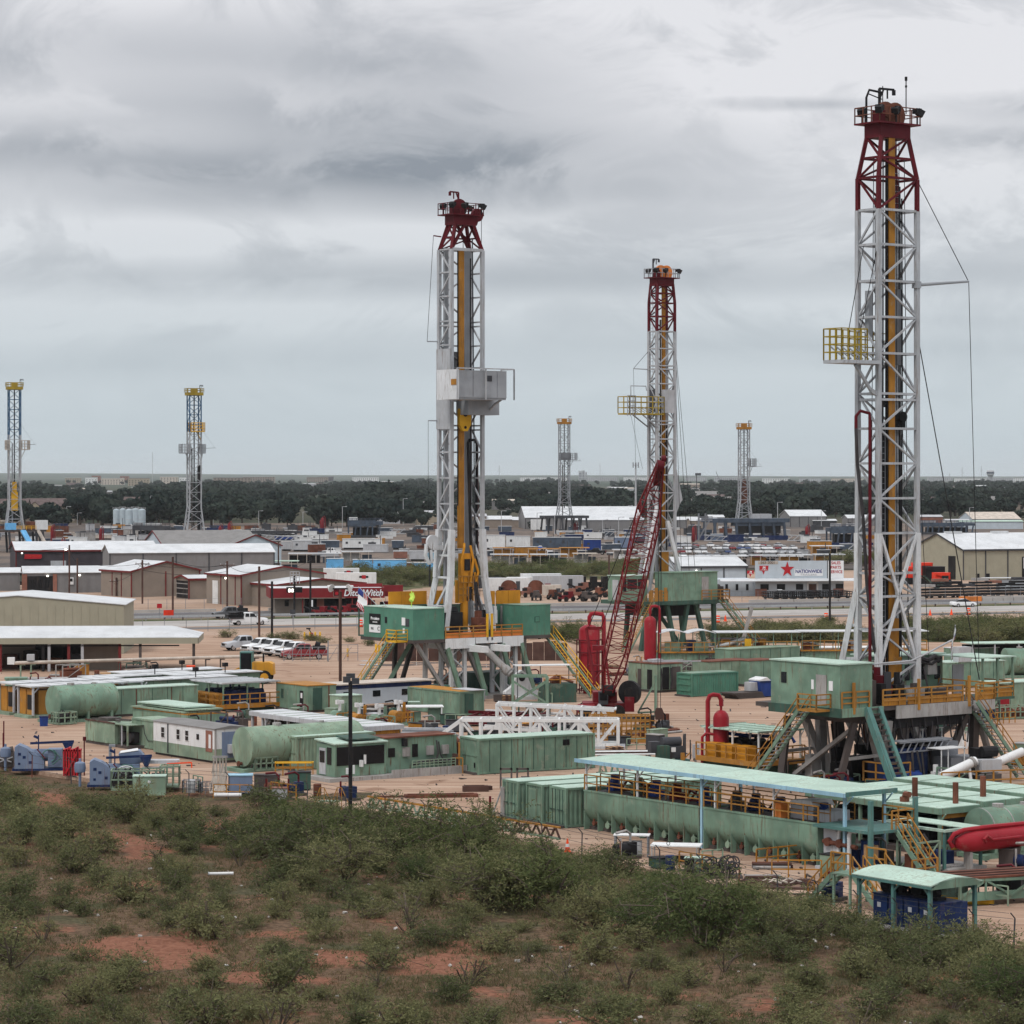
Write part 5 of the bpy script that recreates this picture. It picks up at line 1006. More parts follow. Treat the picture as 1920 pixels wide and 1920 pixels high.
t.rail('end_panel','yellow',[(5.3,0,0),(5.3,1.6,0)],h=2.3,r=.05,step=.42,mids=4);t.box('toe_plate','yellow',0,5.3,-.06,-.02,0,.3);t.box('floor','steelb',0,5.3,0,1.6,.0,.08);t.box('fitting','track',5.5,6.1,.3,.8,.2,.8);t.box('fitting','track',2.2,2.8,.4,1.1,.1,1.4)
t=at('pipe_rack','low rack of white and dark pipes in front of the lying white mast','pipe rack',1112,1425,4);
for i in range(9):t.tube('pipe',('white','timber','steelb','white','steelw')[i % 5],(-.5+.2*(i % 3),i*.28,.42+.12*(i % 2)),(6.3-.4*(i % 4),i*.28,.44+.12*(i % 2)),.085,seg_n=8)
for x in (.6,2.6,4.6):t.mb('trestle','steelb',MB().box(x,x+.14,-.2,2.7,.22,.34).box(x,x+.14,-.1,.05,0,.25).box(x,x+.14,2.4,2.6,0,.25))
t=at('engine_skid','greasy dark engine skid with teal base at the right end of the pipe rack','engine',1236,1434,20)
t.box('base','teal',0,2.7,0,1.8,0,.35);t.box('cabinet','greendk',0,.9,-.05,.8,.35,1.5);t.mb('engine','dkgrey',MB().box(.8,2.3,.3,1.5,.4,1.4).tube((.6,.9,1.7),(2.2,.9,1.7),.42,14).tube((2.4,.3,.4),(2.4,.3,2.4),.07).tube((2.65,1.2,.4),(2.65,1.2,2.2),.06).box(-.5,.3,.5,1.2,.9,1.8),None,40);t.mb('dial','white',MB().box(1.05,1.4,-.1,0,1.0,1.35));t.mb('guard','yellow',MB().box(1.9,2.2,-.1,.1,.3,.9).beam((2.2,0,.4),(2.6,-.2,.9),.1));t.mb('lever_bank','steelb',MB().beam((2.8,.2,.3),(2.8,.2,1.9),.08).beam((3.0,.6,.3),(3.0,.6,1.6),.08).beam((3.2,.2,.2),(3.2,.2,1.2),.2))
for i,(px,py,l) in enumerate(((1300,1436,'slim grey electrical cabinet on a post left of the pump platform'),)):t=at('control_cabinet',l,'cabinet',px,py,10);t.box('post','steelw',.15,.3,.1,.25,0,.7);t.box('body','ltgrey',0,.5,0,.35,.6,1.7)
t=at('scrap_pile','pile of pale green scrap frames behind the mud tank canopy','scrap',1120,1465,0)
for i in range(7):x=i*.9;t.mb('frame',('green3','green','steelw')[i % 3],MB().beam((x,0,0),(x+.4,.3,1.7),.12).beam((x+.9,0,0),(x+.4,.3,1.7),.12).beam((x+.2,.1,.7),(x+.7,.1,.7),.1))
t.box('crate','steelw',1.2,2.6,.8,1.8,0,.7)
# crane
t=at('lattice_crane','red lattice-boom crane with its hook block hanging over the yard','crane',1140,1346,0)
base=t.o.location.copy();tip=V((1238-960,0,0));s=21.6;tip=V(((1238-960)/s,F/s,H+16/s))-base;root=V((-.2,1.0,1.7))
d=(tip-root);up=V((-d.y,d.x,0)).normalized();dn=d.normalized();sx=V((1,0,0));sx=(sx-dn*sx.dot(dn)).normalized();sy=dn.cross(sx)
def bsec(f):
    w=.25+.75*min(1,f/.18) if f < .8 else 1.0-.72*(f-.8)/.2
    c=root.lerp(tip,f);return [c+sx*(w*i)+sy*(w*j*.85) for i,j in ((-1,-1),(1,-1),(1,1),(-1,1))]
fr=[0,.06,.12,.18]+list(np.linspace(.18,.8,20))[1:]+[.84,.88,.92,.96,1.0]
for i,(f0,f1) in enumerate(((0,.18),(.18,.36),(.36,.58),(.58,.8),(.8,1.0))):
    b=MB()
    for p,q in zip(bsec(f0),bsec(f1)):b.beam(p,q,.12)
    fs_=[f for f in fr if f0-1e-6 <= f <= f1+1e-6]
    for k,(g0,g1) in enumerate(zip(fs_[:-1],fs_[1:])):
        c0,c1=bsec(g0),bsec(g1)
        for j in range(4):
            b.beam(c0[j],c0[(j+1) % 4],.055);b.beam(c0[j] if k % 2 else c0[(j+1) % 4],c1[(j+1) % 4] if k % 2 else c1[j],.055)
    t.mb('boom_section','red',b)
t.mb('boom_head','maroon',MB().tube(tip-sx*.3,tip+sx*.3,.5,16).beam(tip-dn*2.4,tip+dn*.2,.55).tube(tip+V((.1,0,.6)),tip+V((.5,0,.6)),.3,12),None,40)
for k in (-.12,.12):t.tube('load_line','dark',tip+V((k,0,0)),V((tip.x-.1+k,tip.y,2.6)),.03,seg_n=6)
hk=V((tip.x-.1,tip.y,0));t.mb('hook_block','timber',MB().prism([(hk.x-.32,2.0),(hk.x+.32,2.0),(hk.x+.4,2.6),(hk.x+.25,3.0),(hk.x-.25,3.0),(hk.x-.4,2.6)],hk.y-.25,hk.y+.25));t.mb('hook','dark',MB().path([(hk.x+.25*math.cos(q),hk.y,1.5+.3*math.sin(q)) for q in np.linspace(1.57,5.4,12)],.1).tube((hk.x,hk.y,1.75),(hk.x,hk.y,2.05),.09),None,50);t.mb('sling','steelb',MB().tube((hk.x,hk.y,.35),(hk.x,hk.y,1.3),.08))
t.mb('carrier','red',MB().box(-2.4,2.4,0,3.2,.7,1.4));t.mb('upperworks','red',MB().box(-1.4,.9,.8,3.2,1.4,2.4).box(1.6,2.5,-.3,.9,.6,2.0));t.mb('outrigger_box','redv',MB().box(-2.9,-1.3,-.5,.3,.5,1.3));t.mb('cab','dkgrey',MB().box(-.9,0,-.4,.8,1.3,2.5));t.mb('cab_glass','glass',MB().box(-.8,-.1,-.44,-.4,1.7,2.4))
t.mb('gantry','red',MB().beam((-1.2,2.4,3),(-2.0,3.2,8.4),.22).beam((.2,2.4,3),(-.4,3.2,8.4),.22).beam((-2,3.2,8.4),(-.4,3.2,8.4),.3).beam((-1.4,3,6.5),(-.3,3,6.5),.5).beam((-1.8,3.0,4.8),(0,2.8,4.8),.16).beam((-1.3,2.5,3.4),(-.1,2.9,4.8),.12))
for q in (-.6,.6):t.tube('pendant_line','dark',V((-1.2+q,3.2,8.4)),bsec(.95)[3 if q < 0 else 2],.035,seg_n=6)
for x,y in ((-2.2,-.3),(-.6,-.3),(1.0,-.3),(-2.2,3.0),(-.6,3.0),(1.0,3.0)):t.mb('wheel','tyre',MB().tube((x,y-.3,.62),(x,y+.3,.62),.62,18),None,40)
t.mb('cable_drum','dark',MB().tube((2.0,.2,2.4),(2.2,.55,2.4),1.15,24).tube((2.0,.1,2.4),(2.2,.7,2.4),.5,16),None,40);t.mb('winch','dark',MB().tube((-.6,0,2.6),(.7,0,2.6),.55,14),None,40);t.mb('counterweight_post','green',MB().beam((4.6,1,0),(4.6,1,4),.25).beam((4.5,1,3.2),(2.9,1,.4),.16).beam((2.9,1,.4),(4.6,1,.5),.16))
# gas separators
def separator(px,py,label,r,h,z0,cage_=True,loop='r',m='redv'):
    t=at('gas_separator',label,'vessel',px,py,YA)
    t.put('shell',MB().lathe([(r*.55,z0),(r,z0+.25),(r,h-.6),(r*.85,h-.3),(r*.5,h-.06),(r*.16,h),(r*.16,h+.35),(.01,h+.35)],None,28).mesh('shell',m,40))
    t.mb('skirt',m,MB().tube((0,0,0),(0,0,z0+.1),r*.6,20),None,40)
    k=1 if loop == 'r' else -1;x=k*(r+.42);c,s_=math.cos(R(-YA)),math.sin(R(-YA))
    lp=lambda X,z:(X*c,X*s_,z)
    t.path('vent_pipe',m,[lp(0,h+.3),lp(0,h+.8),lp(k*.2,h+1.15),lp(k*.6,h+1.2),lp(x-k*.15,h+1.1),lp(x,h+.7),lp(x,.2)],.24 if r > 1 else .19)
    if cage_:
        for a in range(8):aa=2*math.pi*a/8;t.tube('cage_bar','maroon',(math.cos(aa)*(r+.22),math.sin(aa)*(r+.22),.1),(math.cos(aa)*(r+.22),math.sin(aa)*(r+.22),h-1.6),.06,seg_n=6)
        for z in (.4,h*.33,h*.6,h-1.6):t.mb('cage_ring','maroon',MB().path([(math.cos(q)*(r+.22),math.sin(q)*(r+.22),z) for q in np.linspace(0,6.283,20)[:-1]],.06,6,True))
    return t
separator(1105,1300,'tall red gas separator in a pipe cage right of the centre-left rig',1.12,7.3,.6)
t=separator(1352,1449,'red separator with tall looped pipe behind the yellow pump platform',.62,4.9,.8,False,'l');t.path('blue_line','blue2',[(.3,-.4,3.1),(1.6,-.9,2.9),(3.5,-2,2.8),(4.8,-2.9,2.7),(5.0,-3,2.3)],.14);t.path('side_pipe','redv',[(-.5,.2,3.0),(-1.0,.6,3.1),(-1.25,.8,2.8),(-1.25,.8,.3)],.12)
separator(1219,1256,'smaller red separator hanging vessel between crane boom and pit canopies',.72,6.4,1.0,False,'r')
# pump platform with orange cabinets
def engine_canopy(px,py,label,lu,lv,zd,zr,rz,roof,deck,cab,posts='white',arches=False):
    t=at('pump_platform',label,'pump platform',px,py,rz)       # x along v, y along -u
    t.box('deck',deck,0,lv,0,lu,zd-.25,zd);t.box('base','greendk',.4,lv-.4,.4,lu-.4,0,zd-.25);t.mb('edge_beam',deck,MB().box(-.06,lv,-.08,-.02,zd-.35,zd+.05).box(-.08,-.02,0,lu,zd-.35,zd+.05))
    t.rail('handrail','yellow',[(lv,0,zd),(0,0,zd),(0,lu,zd)],h=1.05,r=.045,step=1.2)
    rf=t.box('roof',roof,.5,lv+.2,.3,lu,zr,zr+.1)
    n=7
    for i in range(n):y=.3+(lu-.3)*i/(n-1);t.beam('roof_rib',roof,(.4,y,zr+.13),(lv+.2,y,zr+.13),.08,to=rf)
    for x in (.7,lv/2,lv):
        for y in (.5,lu/2,lu-.3):t.box('post',posts,x-.06,x+.06,y-.06,y+.06,zd,zr);t.beam('bracket',posts,(x,y,zr-.5),(x+.4,y,zr),.06)
    for k in range(3):t.box('cabinet','orangep' if cab == 'yellow' else cab,.25,1.15,lu*(.18+.26*k),lu*(.18+.26*k)+1.3,zd,zd+1.1)
    for k in range(3):
        y=lu*(.2+.26*k);t.mb('engine','black' if cab == 'yellow' else 'blue',MB().box(1.5,lv-.8,y,y+1.1,zd,zd+.9).tube((1.6,y+.5,zd+1.0),(lv-.9,y+.5,zd+1.0),.38,12).tube((2.4,y-.1,zd+1.1),(2.4,y+1.2,zd+1.1),.3,12).tube((lv*.6,y+.2,zd+.8),(lv*.6,y+.2,zd+1.7),.12,8),None,40)
    return t
t=engine_canopy(1418,1463,'yellow-decked pump platform with mint canopy and orange cabinets left of the rightmost rig',7.0,5.0,1.35,3.5,YA,'mint','yellow','yellow');stair(t,(5.2,.6,1.4),(7.4,-.9,.1),.9,'green','yellow',tread='steelw',n=6)
t=engine_canopy(412,1337,'white-roofed engine platform with dark blue engines at the left of the yard',6.4,6.9,.7,2.75,YA,'roofw','track','track','green')
t.mb('ball','signred',MB().lathe([(.01,-.3),(.26,-.15),(.3,0),(.26,.15),(.01,.3)],M.Translation((-.3,5.2,.9)),14),None,60)
# blue pump skid under the right rig
t=at('mud_pump_skid','dark blue pump skid with grey hood under the rightmost rig floor','pump skid',1725,1486,YA)
t.box('base','blue',-2.4,4.4,0,4.4,.2,.6);t.mb('body','blue',MB().box(-1.2,1.6,.8,3.6,.6,3.2).box(-2.2,-1.2,1.2,3.2,.6,2.2).box(2.2,4.2,3.0,4.4,.6,4.0));t.mb('cylinder_block','blue2',MB().tube((-2.9,.4,1.1),(.2,.4,1.1),.5,14),None,40)
t.mb('hood_truss','grey',MB().box(-1.4,4.0,.6,.75,3.6,3.7).box(-1.4,4.0,.6,.75,2.9,3.0).box(-1.4,4,.6,2.0,3.68,3.74));
for i in range(8):t.beam('truss_bar','grey',(-1.3+i*.66,.66,3.0),(-.9+i*.66,.66,3.6),.08)
t.box('radiator','grey',3.4,5.2,1.2,3.2,1.4,3.4);t.mb('hood','grey',MB().box(2.6,5.8,-.6,1.2,1.0,2.4));t.box('shade','white',2.6,4.9,2.4,4.2,4.3,4.36);t.box('shade','white',1.4,4.0,-.8,.8,3.1,3.16)
for x,y,z in ((1.5,-.7,3.1),(2.2,-.7,3.1),(3.9,-.7,3.1),(2.8,2.5,4.3),(4.8,2.5,4.3)):t.tube('shade_post','white',(x,y,.5),(x,y,z),.05,seg_n=8)
t.rail('handrail','yellow',[(-3.4,-.2,.9),(-1.2,-.2,.9)],h=1.4,r=.05);t.rail('handrail','yellow',[(-3.4,-.2,.9),(-3.4,2.4,.9)],h=1.4,r=.05);t.box('step_platform','yellow',-3.5,-1.2,-.3,.6,.78,.9);t.mb('white_drum','white',MB().box(.9,1.5,-.6,-.2,1.0,1.5).tube((1.2,-.4,.2),(1.2,-.4,2.0),.2,10));t.mb('hoses','cable',MB().path([(-.4,.4,3),(-.5,.2,1.8),(-.3,.3,.6)],.09).path([(.1,.4,3),(.2,.1,1.6),(.1,.3,.6)],.08).path([(.6,.4,2.9),(.5,.1,1.5),(.7,.2,.6)],.08),None,50)
t=at('exhaust_pipe_skid','pair of white slanted exhaust pipes on a yellow-railed platform at the right edge','pipe skid',1775,1500,20)
t.tube('exhaust_pipe','white',(-.2,.5,1.6),(2.9,1.0,2.6),.34);t.tube('exhaust_pipe','white',(4.6,1.0,2.4),(7.0,1.4,3.1),.32);t.mb('flange','steelw',MB().tube((2.5,.94,2.47),(2.7,.97,2.54),.42,16),None,40);t.box('muffler_box','ltgrey',3.1,4.7,.4,1.4,1.8,2.7);t.mb('engine','dark',MB().box(3.4,4.6,1.6,2.8,1.6,3.4).tube((3.6,1.4,3.2),(4.8,1.4,3.2),.4,12))
t.box('deck','yellow',-.4,8.0,0,2.4,.5,.66);t.rail('handrail','yellow',[(-.4,0,.66),(8,0,.66)],h=1.3,r=.05,step=1.5);t.box('under_frame','steelb',0,7.8,.2,2.2,0,.5);t.tube('support','white',(2.3,.4,.6),(2.3,.9,2.3),.12);t.box('sign','ltgrey',-.3,.3,-.1,-.05,.2,.7);t.box('sign','ltgrey',.9,1.5,-.1,-.05,.2,.7)
for i in range(2):
    t=at('white_barrier','white wooden sawhorse barrier behind the blue pump skid, %s of two' % ('left','right')[i],'barrier',1790+i*22,1404,0,'white barriers behind the pump skid');t.mb('frame','white',MB().box(0,.1,0,.1,0,1.4).box(.7,.8,0,.1,0,1.4).box(.1,.7,.02,.06,.2,1.3));t.box('cap','steelw',-.1,.9,-.05,.15,1.4,1.5)
# ------------------------------------------------------------ left half of the yard
def yellow_gen(px,py,label,L=12.):
    t=at('generator_house',label,'generator house',px,py,YA)
    rf=t.box('roof','roofw',-.3,L,-.15,3.15,2.95,3.08)
    for i in range(1,7):t.box('roof_seam','ltgrey',L*i/7-.03,L*i/7+.03,-.15,3.15,3.08,3.12,rf)
    t.box('engine_housing','yellow',.8,L-.4,.4,2.6,.3,2.6);t.box('end_panel','yellow',.05,.2,.15,1.4,.3,2.7);t.box('end_panel','track',.05,.2,1.55,2.85,.3,2.7);t.mb('fan_shroud','dark',MB().box(.0,.06,.3,1.2,.8,2.2))
    for x in (0,L/2,L-.2):
        for y in (0,3.0):t.box('post','ltgrey',x-.09,x+.09,y-.09,y+.09,.25,2.95)
        t.beam('knee_brace','ltgrey',(x,0,2.3),(x+.6,0,2.9),.09)
    t.box('skid','green3',-.5,L,0,3.0,0,.28);t.box('side_panel','yellow',L*.2,L-.5,.12,.2,.3,2.5)
    return t
yellow_gen(62,1347,'yellow generator house with white roof, right of two at the left edge')
yellow_gen(26,1341,'yellow generator house with white roof, left of two at the left edge')
t=at('yellow_ladder_rack','upright yellow slotted rack leaning by the round green tank','rack',68,1343,YA);t.mb('frame','yellowb',MB().box(0,.1,0,.1,0,2.7).box(0,.1,1.1,1.2,0,2.7))
for i in range(9):t.box('rung','yellowb',-.01,.11,.1,1.1,.25+i*.29,.4+i*.29)
lying_tank(114,1357,'pale green round tank with flat end, left of the green switch house',1.55,6.2,YA,dish=.06)
t=at('blue_drum_box','small blue steel bin on the bare yard before the left round tank','bin',74,1362,10);t.mb('body','blue2',MB().prism([(.05,0),(.75,0),(.8,.85),(0,.85)],0,.7));t.box('rim','blue',-.03,.83,-.03,.73,.85,.92)
cage(110,1360,'green barred basket of hoses in front of the left round tank',1.9,1.4,1.15,YA,fill='cable',seed=2)
t=cabin(198,1346,'long green switch house with small air conditioner, right of the left round tank',10.2,2.6,2.65,YA,'green','mint')
t.box('air_conditioner','ltgrey',-.4,0,.9,1.7,1.2,1.9);t.mb('floodlight','dkgrey',MB().box(-.2,.2,2.2,2.5,2.7,3.2));t.box('pipe','rust',3.3,3.36,-.06,0,.3,2.6);t.box('pipe','rust',7.2,7.26,-.06,0,.3,2.6)
for (px,py,L,l,m,h) in ((262,1328,11,'white-roofed green house behind the long switch house','green',2.7),(176,1322,12,'long white-roofed house behind the left round tank','green',2.7),(330,1318,10,'white-roofed house left of the engine platform, at the back','green',2.75),(232,1306,12,'rearmost long white-roofed house before the trestle pipe','green3',2.4)):
    t=cabin(px,py,l,L,2.8,h,YA,m,'roofw',over=.25)
    for i in range(1,6):t.box('roof_seam','ltgrey',L*i/6-.03,L*i/6+.03,-.2,3.0,h+.09,h+.12)
    t.mb('roof_lamp','dark',MB().beam((L*.6,.3,h),(L*.6,.3,h+.8),.08).box(L*.6-.25,L*.6+.25,.1,.5,h+.7,h+1.1))
t=at('panel_stack','loose stack of pale green roof panels piled on a green flatbed','panel stack',352,1375,-53)
t.box('flatbed','green',-10,0,0,4,0,1.6)
for i,(dx,dy,rz,z,m) in enumerate(((0,.1,0,1.65,'track'),(-.3,-.2,1.5,1.8,'green3'),(.2,.2,-1,2.0,'green3'),(-.5,0,2,2.2,'mint'))):t.put('panel',ucube(m),M.Translation((-5+dx,2+dy,z)) @ M.Rotation(R(rz),4,'Z') @ M.Diagonal((10-.6*i,4.2-.3*i,.12,1)))
t=at('open_bin','pale green open-topped steel bin with a wheeled engine in its open end','bin',239,1405,-53)
t.put('walls',pan_box(-7.4,-2.2,0,2.5,.25,2.0,.9,.03).mesh('walls','green3'));t.mb('scrap_load','steelb',MB().beam((-7,.4,2.1),(-3,2.0,2.15),.15).beam((-6.5,2,2.1),(-2.4,.6,2.2),.15).box(-6,-4.4,.5,1.8,2.0,2.3));t.mb('rim','timber',MB().box(-7.4,-2.2,-.06,.06,1.98,2.1).box(-7.4,-2.2,2.44,2.56,1.98,2.1))
t.box('end_roof','green3',-2.2,0,0,2.5,1.95,2.03);t.box('skid','steelb',-7.6,.2,.1,2.4,0,.25)
for y in (.05,2.4):t.box('post','green3',-.12,0,y-.06,y+.06,.25,1.95)
t.box('post','ltgrey',-1.1,-1.0,0,.1,.25,1.95);t.mb('engine','cable',MB().tube((-1.8,.5,.9),(-1.8,.8,.9),.5,16).tube((-.6,.5,.9),(-.6,.8,.9),.42,16).box(-1.6,-.7,.7,1.8,.4,1.3),None,40);t.box('shade_back','dark',-2.15,-.1,2.3,2.4,.3,1.9)
t=container(294,1407,'pale green ribbed container with a drooping cable, between open bin and white trailer',4.1,2.6,2.5,-53,m='green3',roof='green3',doors=False,x0=-4.1,pitch=.3,dep=.03);t.path('drooping_cable','cable',[(-2.2,-.06,2.0),(-2.0,-.06,1.3),(-1.4,-.06,.7),(-.5,-.06,.75),(-.1,-.06,1.2)],.03)
t=at('office_trailer','white office trailer with pale green lower half and grey roof','trailer',402,1432,-53)
t.box('lower_wall','green3',-9.8,0,0,3.0,.2,1.15);w=t.box('upper_wall','white',-9.8,0,0,3.0,1.15,2.75);t.mb('roof','roofg',MB().prism([(0,0)],0,0) if 0 else MB().add([(-9.9,-.1,2.75),(.1,-.1,2.75),(.1,3.1,2.75),(-9.9,3.1,2.75),(-9.9,-.1,2.8),(.1,-.1,2.8),(.1,3.1,2.85),(-9.9,3.1,2.85),(-9.9,1.5,3.0),(.1,1.5,3.0)],[(0,3,2,1),(0,1,5,4),(2,3,7,6),(4,5,9,8),(8,9,6,7),(1,2,6,9,5),(0,4,8,7,3)]))
for x in (-8.4,-5.9,-4.5):wn=t.box('window','white',x-.05,x+.5,-.05,0,1.5,2.4,w);t.box('pane','glass',x,x+.45,-.07,-.04,1.95,2.35,wn);t.box('pane','glass',x,x+.45,-.07,-.04,1.55,1.9,wn)
t.box('window','glass',-2.75,-2.4,-.05,0,1.75,2.2,w);t.box('door','brick',-1.3,-.3,-.05,0,.9,2.6,w);t.box('door_tear','white',-.8,-.45,-.07,-.04,1.2,2.3,w);t.box('downpipe','dkgrey',-7.4,-7.32,-.08,0,.3,2.7);t.box('end_door','ltblue',.0,.05,.7,2.4,.4,2.5,w);t.box('end_trim','steelw',.0,.07,0,.15,.2,2.75);t.box('air_conditioner','ltgrey',.05,.5,1.2,2.0,.8,1.5);t.box('skid','steelb',-9.8,0,.2,2.8,0,.2)
lying_tank(474,1449,'large pale green round tank between the white trailer and the driller cabin',1.55,10.6,YA,'green3','green3',dish=.05)
cage(478,1448,'green barred pump cage beside the large round tank',2.1,1.5,1.1,YA,fill='steelb',seed=5)
t=at('yellow_bench_rack','yellow tubular rack standing left of the green driller cabin','rack',515,1455,4)
for z in (.95,.55):t.mb('shelf','yellowb' if z > .9 else 'track',MB().box(0,3.0,0,.1,z,z+.08).box(0,3.0,.9,1.0,z,z+.08).box(0,.1,0,1,z,z+.08).box(2.9,3.0,0,1,z,z+.08).box(.2,2.8,.3,.5,z,z+.06))
for i in range(6):x=.05+i*.58;t.mb('leg','track',MB().box(x-.04,x+.04,0,.08,0,.95).box(x-.04,x+.04,.92,1.0,0,.95))
container(556,1445,'pale green ribbed container partly hidden behind the driller cabin',7.4,2.44,2.65,YA,m='green3',roof='mint',doors=False,pitch=.34)
# driller's cabin with the wide dark window
t=at('driller_cabin','green driller cabin with wide dark window standing on a grey skid','cabin',628,1465,35)
w=t.box('front_room','green',0,4.6,0,2.7,.3,2.75);r_=t.mb('front_roof','mint',MB().add([(-.15,-.15,2.75),(4.7,-.15,2.75),(4.7,2.8,2.95),(-.15,2.8,2.95),(-.15,-.15,2.85),(4.7,-.15,2.85),(4.7,2.8,3.05),(-.15,2.8,3.05)],CF))
t.box('window','glass',.15,4.4,-.05,0,1.15,2.55,w);t.box('mullion','dark',1.55,1.62,-.07,-.04,1.15,2.55,w);t.box('window','glass',-.05,0,.5,1.1,1.2,2.5,w);t.box('door','ltgrey',-.06,0,1.3,2.2,.4,2.4,w);t.box('door_glass','glass',-.09,-.05,1.4,2.1,1.3,2.2,w)
w2=t.box('rear_room','green',4.6,11.0,.35,2.7,.3,2.95);t.box('roof','rust',4.6,11.1,.2,2.8,2.95,3.05);t.mb('roof_skylight','greendk',MB().add([(1.4,.2,3.0),(4.2,.2,3.0),(4.2,2.2,3.12),(1.4,2.2,3.12),(1.4,.2,3.1),(4.2,.2,3.1),(4.2,2.2,3.25),(1.4,2.2,3.25)],CF))
t.box('window','glass',5.0,5.6,.3,.35,1.5,2.2,w2);t.box('window','glass',7.2,7.7,.3,.35,1.4,2.4,w2)
for x in (6.3,8.5,9.9):t.box('electrical_box','steelw',x,x+.6,.15,.35,1.5,2.2,w2)
t.mb('lamp','dark',MB().box(6.2,6.5,-.1,.3,2.3,2.9));t.mb('cable_bundle','cable',MB().path([(9.3,.1,2.6),(9.4,.0,1.6),(9.0,-.2,.9)],.07).path([(9.5,.1,2.5),(9.6,0,1.5),(9.9,-.2,.9)],.06).path([(6.8,-.3,.9),(8,-.4,1.1),(9.5,-.3,.95),(10.4,-.3,1.1)],.12).path([(6.9,-.1,.9),(8.6,-.2,1.2),(10.3,-.1,1)],.1),None,50)
t.box('skid','steelw',-.9,11.6,-.7,2.8,0,.28);t.box('porch_step','steelw',4.7,11.6,-.75,-.6,.0,.62);t.rail('tray_rail','green3',[(6.6,-.6,.62),(10.6,-.6,.62)],h=.6,r=.03,step=.4,mids=2);t.box('end_post','timber',10.7,10.95,-.5,0,.3,1.5)
t.mb('wall_lamp','white',MB().box(2.1,2.3,-.4,-.1,1.0,1.5).tube((2.5,-.3,1.2),(2.5,-.3,1.9),.1));t.box('end_frame','green',11.0,11.4,.4,2.4,.3,2.9);t.put('end_wheel',MB().tube((11.6,1.6,1.6),(11.9,1.6,1.6),1.2,20).mesh('end_wheel','rust',40))
t=at('yellow_portal','slim yellow portal frame between driller cabin and flat-panelled container','frame',846,1450,0);t.mb('frame','yellow',MB().beam((0,0,0),(0,0,1.2),.08).beam((.9,0,0),(.9,0,1.2),.08).beam((0,0,1.2),(.9,0,1.2),.08).beam((0,0,.6),(.9,0,.6),.07).beam((.62,.2,0),(.62,.2,2.4),.14))
# sheds and machinery between the left rig and the cabins
t=gen_house(690,1429,'long white-roofed generator shed with yellow end, behind the driller cabin',16,3.2,2.85,-53,'ltgrey','roofw',rad='track')
t=gen_house(604,1411,'white-roofed shed with open side, left of the longer generator shed',11,3.0,2.7,-53,'ltgrey','roofw',rad='track');t.box('roof_walk','track',-6,-1,-1.2,-.2,1.2,1.4)
t=at('open_pit_tank','green open-topped tank sunk between the white-roofed sheds','tank',690,1418,-53);t.mb('walls','green',MB().box(-8,0,-1.9,-1.8,0,1.9).box(-8,0,-.3,-.2,0,1.9).box(-.1,0,-1.8,-.3,0,1.9).box(-8,-7.9,-1.8,-.3,0,1.9));t.box('liquid','dark',-7.9,-.1,-1.8,-.3,0,1.2);t.box('rim','mint',-8,0,-1.95,-1.78,1.9,1.96)
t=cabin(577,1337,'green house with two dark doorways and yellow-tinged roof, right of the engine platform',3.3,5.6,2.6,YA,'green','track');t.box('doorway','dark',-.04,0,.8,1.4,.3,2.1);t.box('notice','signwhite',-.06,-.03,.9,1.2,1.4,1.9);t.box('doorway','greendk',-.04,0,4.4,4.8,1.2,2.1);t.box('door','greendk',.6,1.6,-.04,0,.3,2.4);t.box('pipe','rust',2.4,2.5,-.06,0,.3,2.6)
t=cabin(640,1345,'plain green box house beside the house with two dark doorways',2.4,2.0,2.0,YA,'green3','mint')
t=at('striped_trailer','long white-roofed pale blue trailer with a dark blue stripe under the centre-left rig','trailer',628,1333,YA);w=t.box('body','palewall',0,11.6,0,2.8,.5,2.5);t.box('stripe','blue',-.02,11.62,-.02,0,2.05,2.45,w);t.box('stripe','blue',-.02,0,-.02,2.82,2.05,2.45,w);t.box('roof','rope',-.3,11.9,-.3,3.1,2.5,2.62)
for x in (2,3.2,9):t.mb('wheel','tyre',MB().tube((x,.1,.45),(x,.5,.45),.45,14),None,40)
for x in (1,4.5,8):t.box('window','glass',x,x+.9,-.03,0,1.2,1.8,w)
t=container(862,1343,'green roofed store under the legs of the centre-left rig',8.6,2.8,2.35,-53,m='green',roof='track',doors=False,x0=-8.6,pitch=.8,dep=.03);t.box('door','greendk',.0,.06,.6,1.6,.3,2.1);t.mb('roof_sheet','ltgrey',MB().box(-3,.3,1.2,2.9,2.4,2.46))
t=at('white_shelter_table','white-topped shelter table beside the pump cluster under the centre-left rig','shelter',760,1357,5);t.box('top','white',-.3,3.6,0,2.2,1.5,1.58)
for x,y in ((-.2,.1),(3.4,.1),(-.2,2.1),(3.4,2.1)):t.box('post','white' if y < 1 else 'green',x-.06,x+.06,y-.06,y+.06,0,1.5)
t.mb('crate','green',MB().box(.6,1.5,.6,1.4,0,1.0).box(2.2,3.3,.4,1.6,0,1.3));t.box('panel','mint',.4,1.5,2.5,3.2,1.8,1.86)
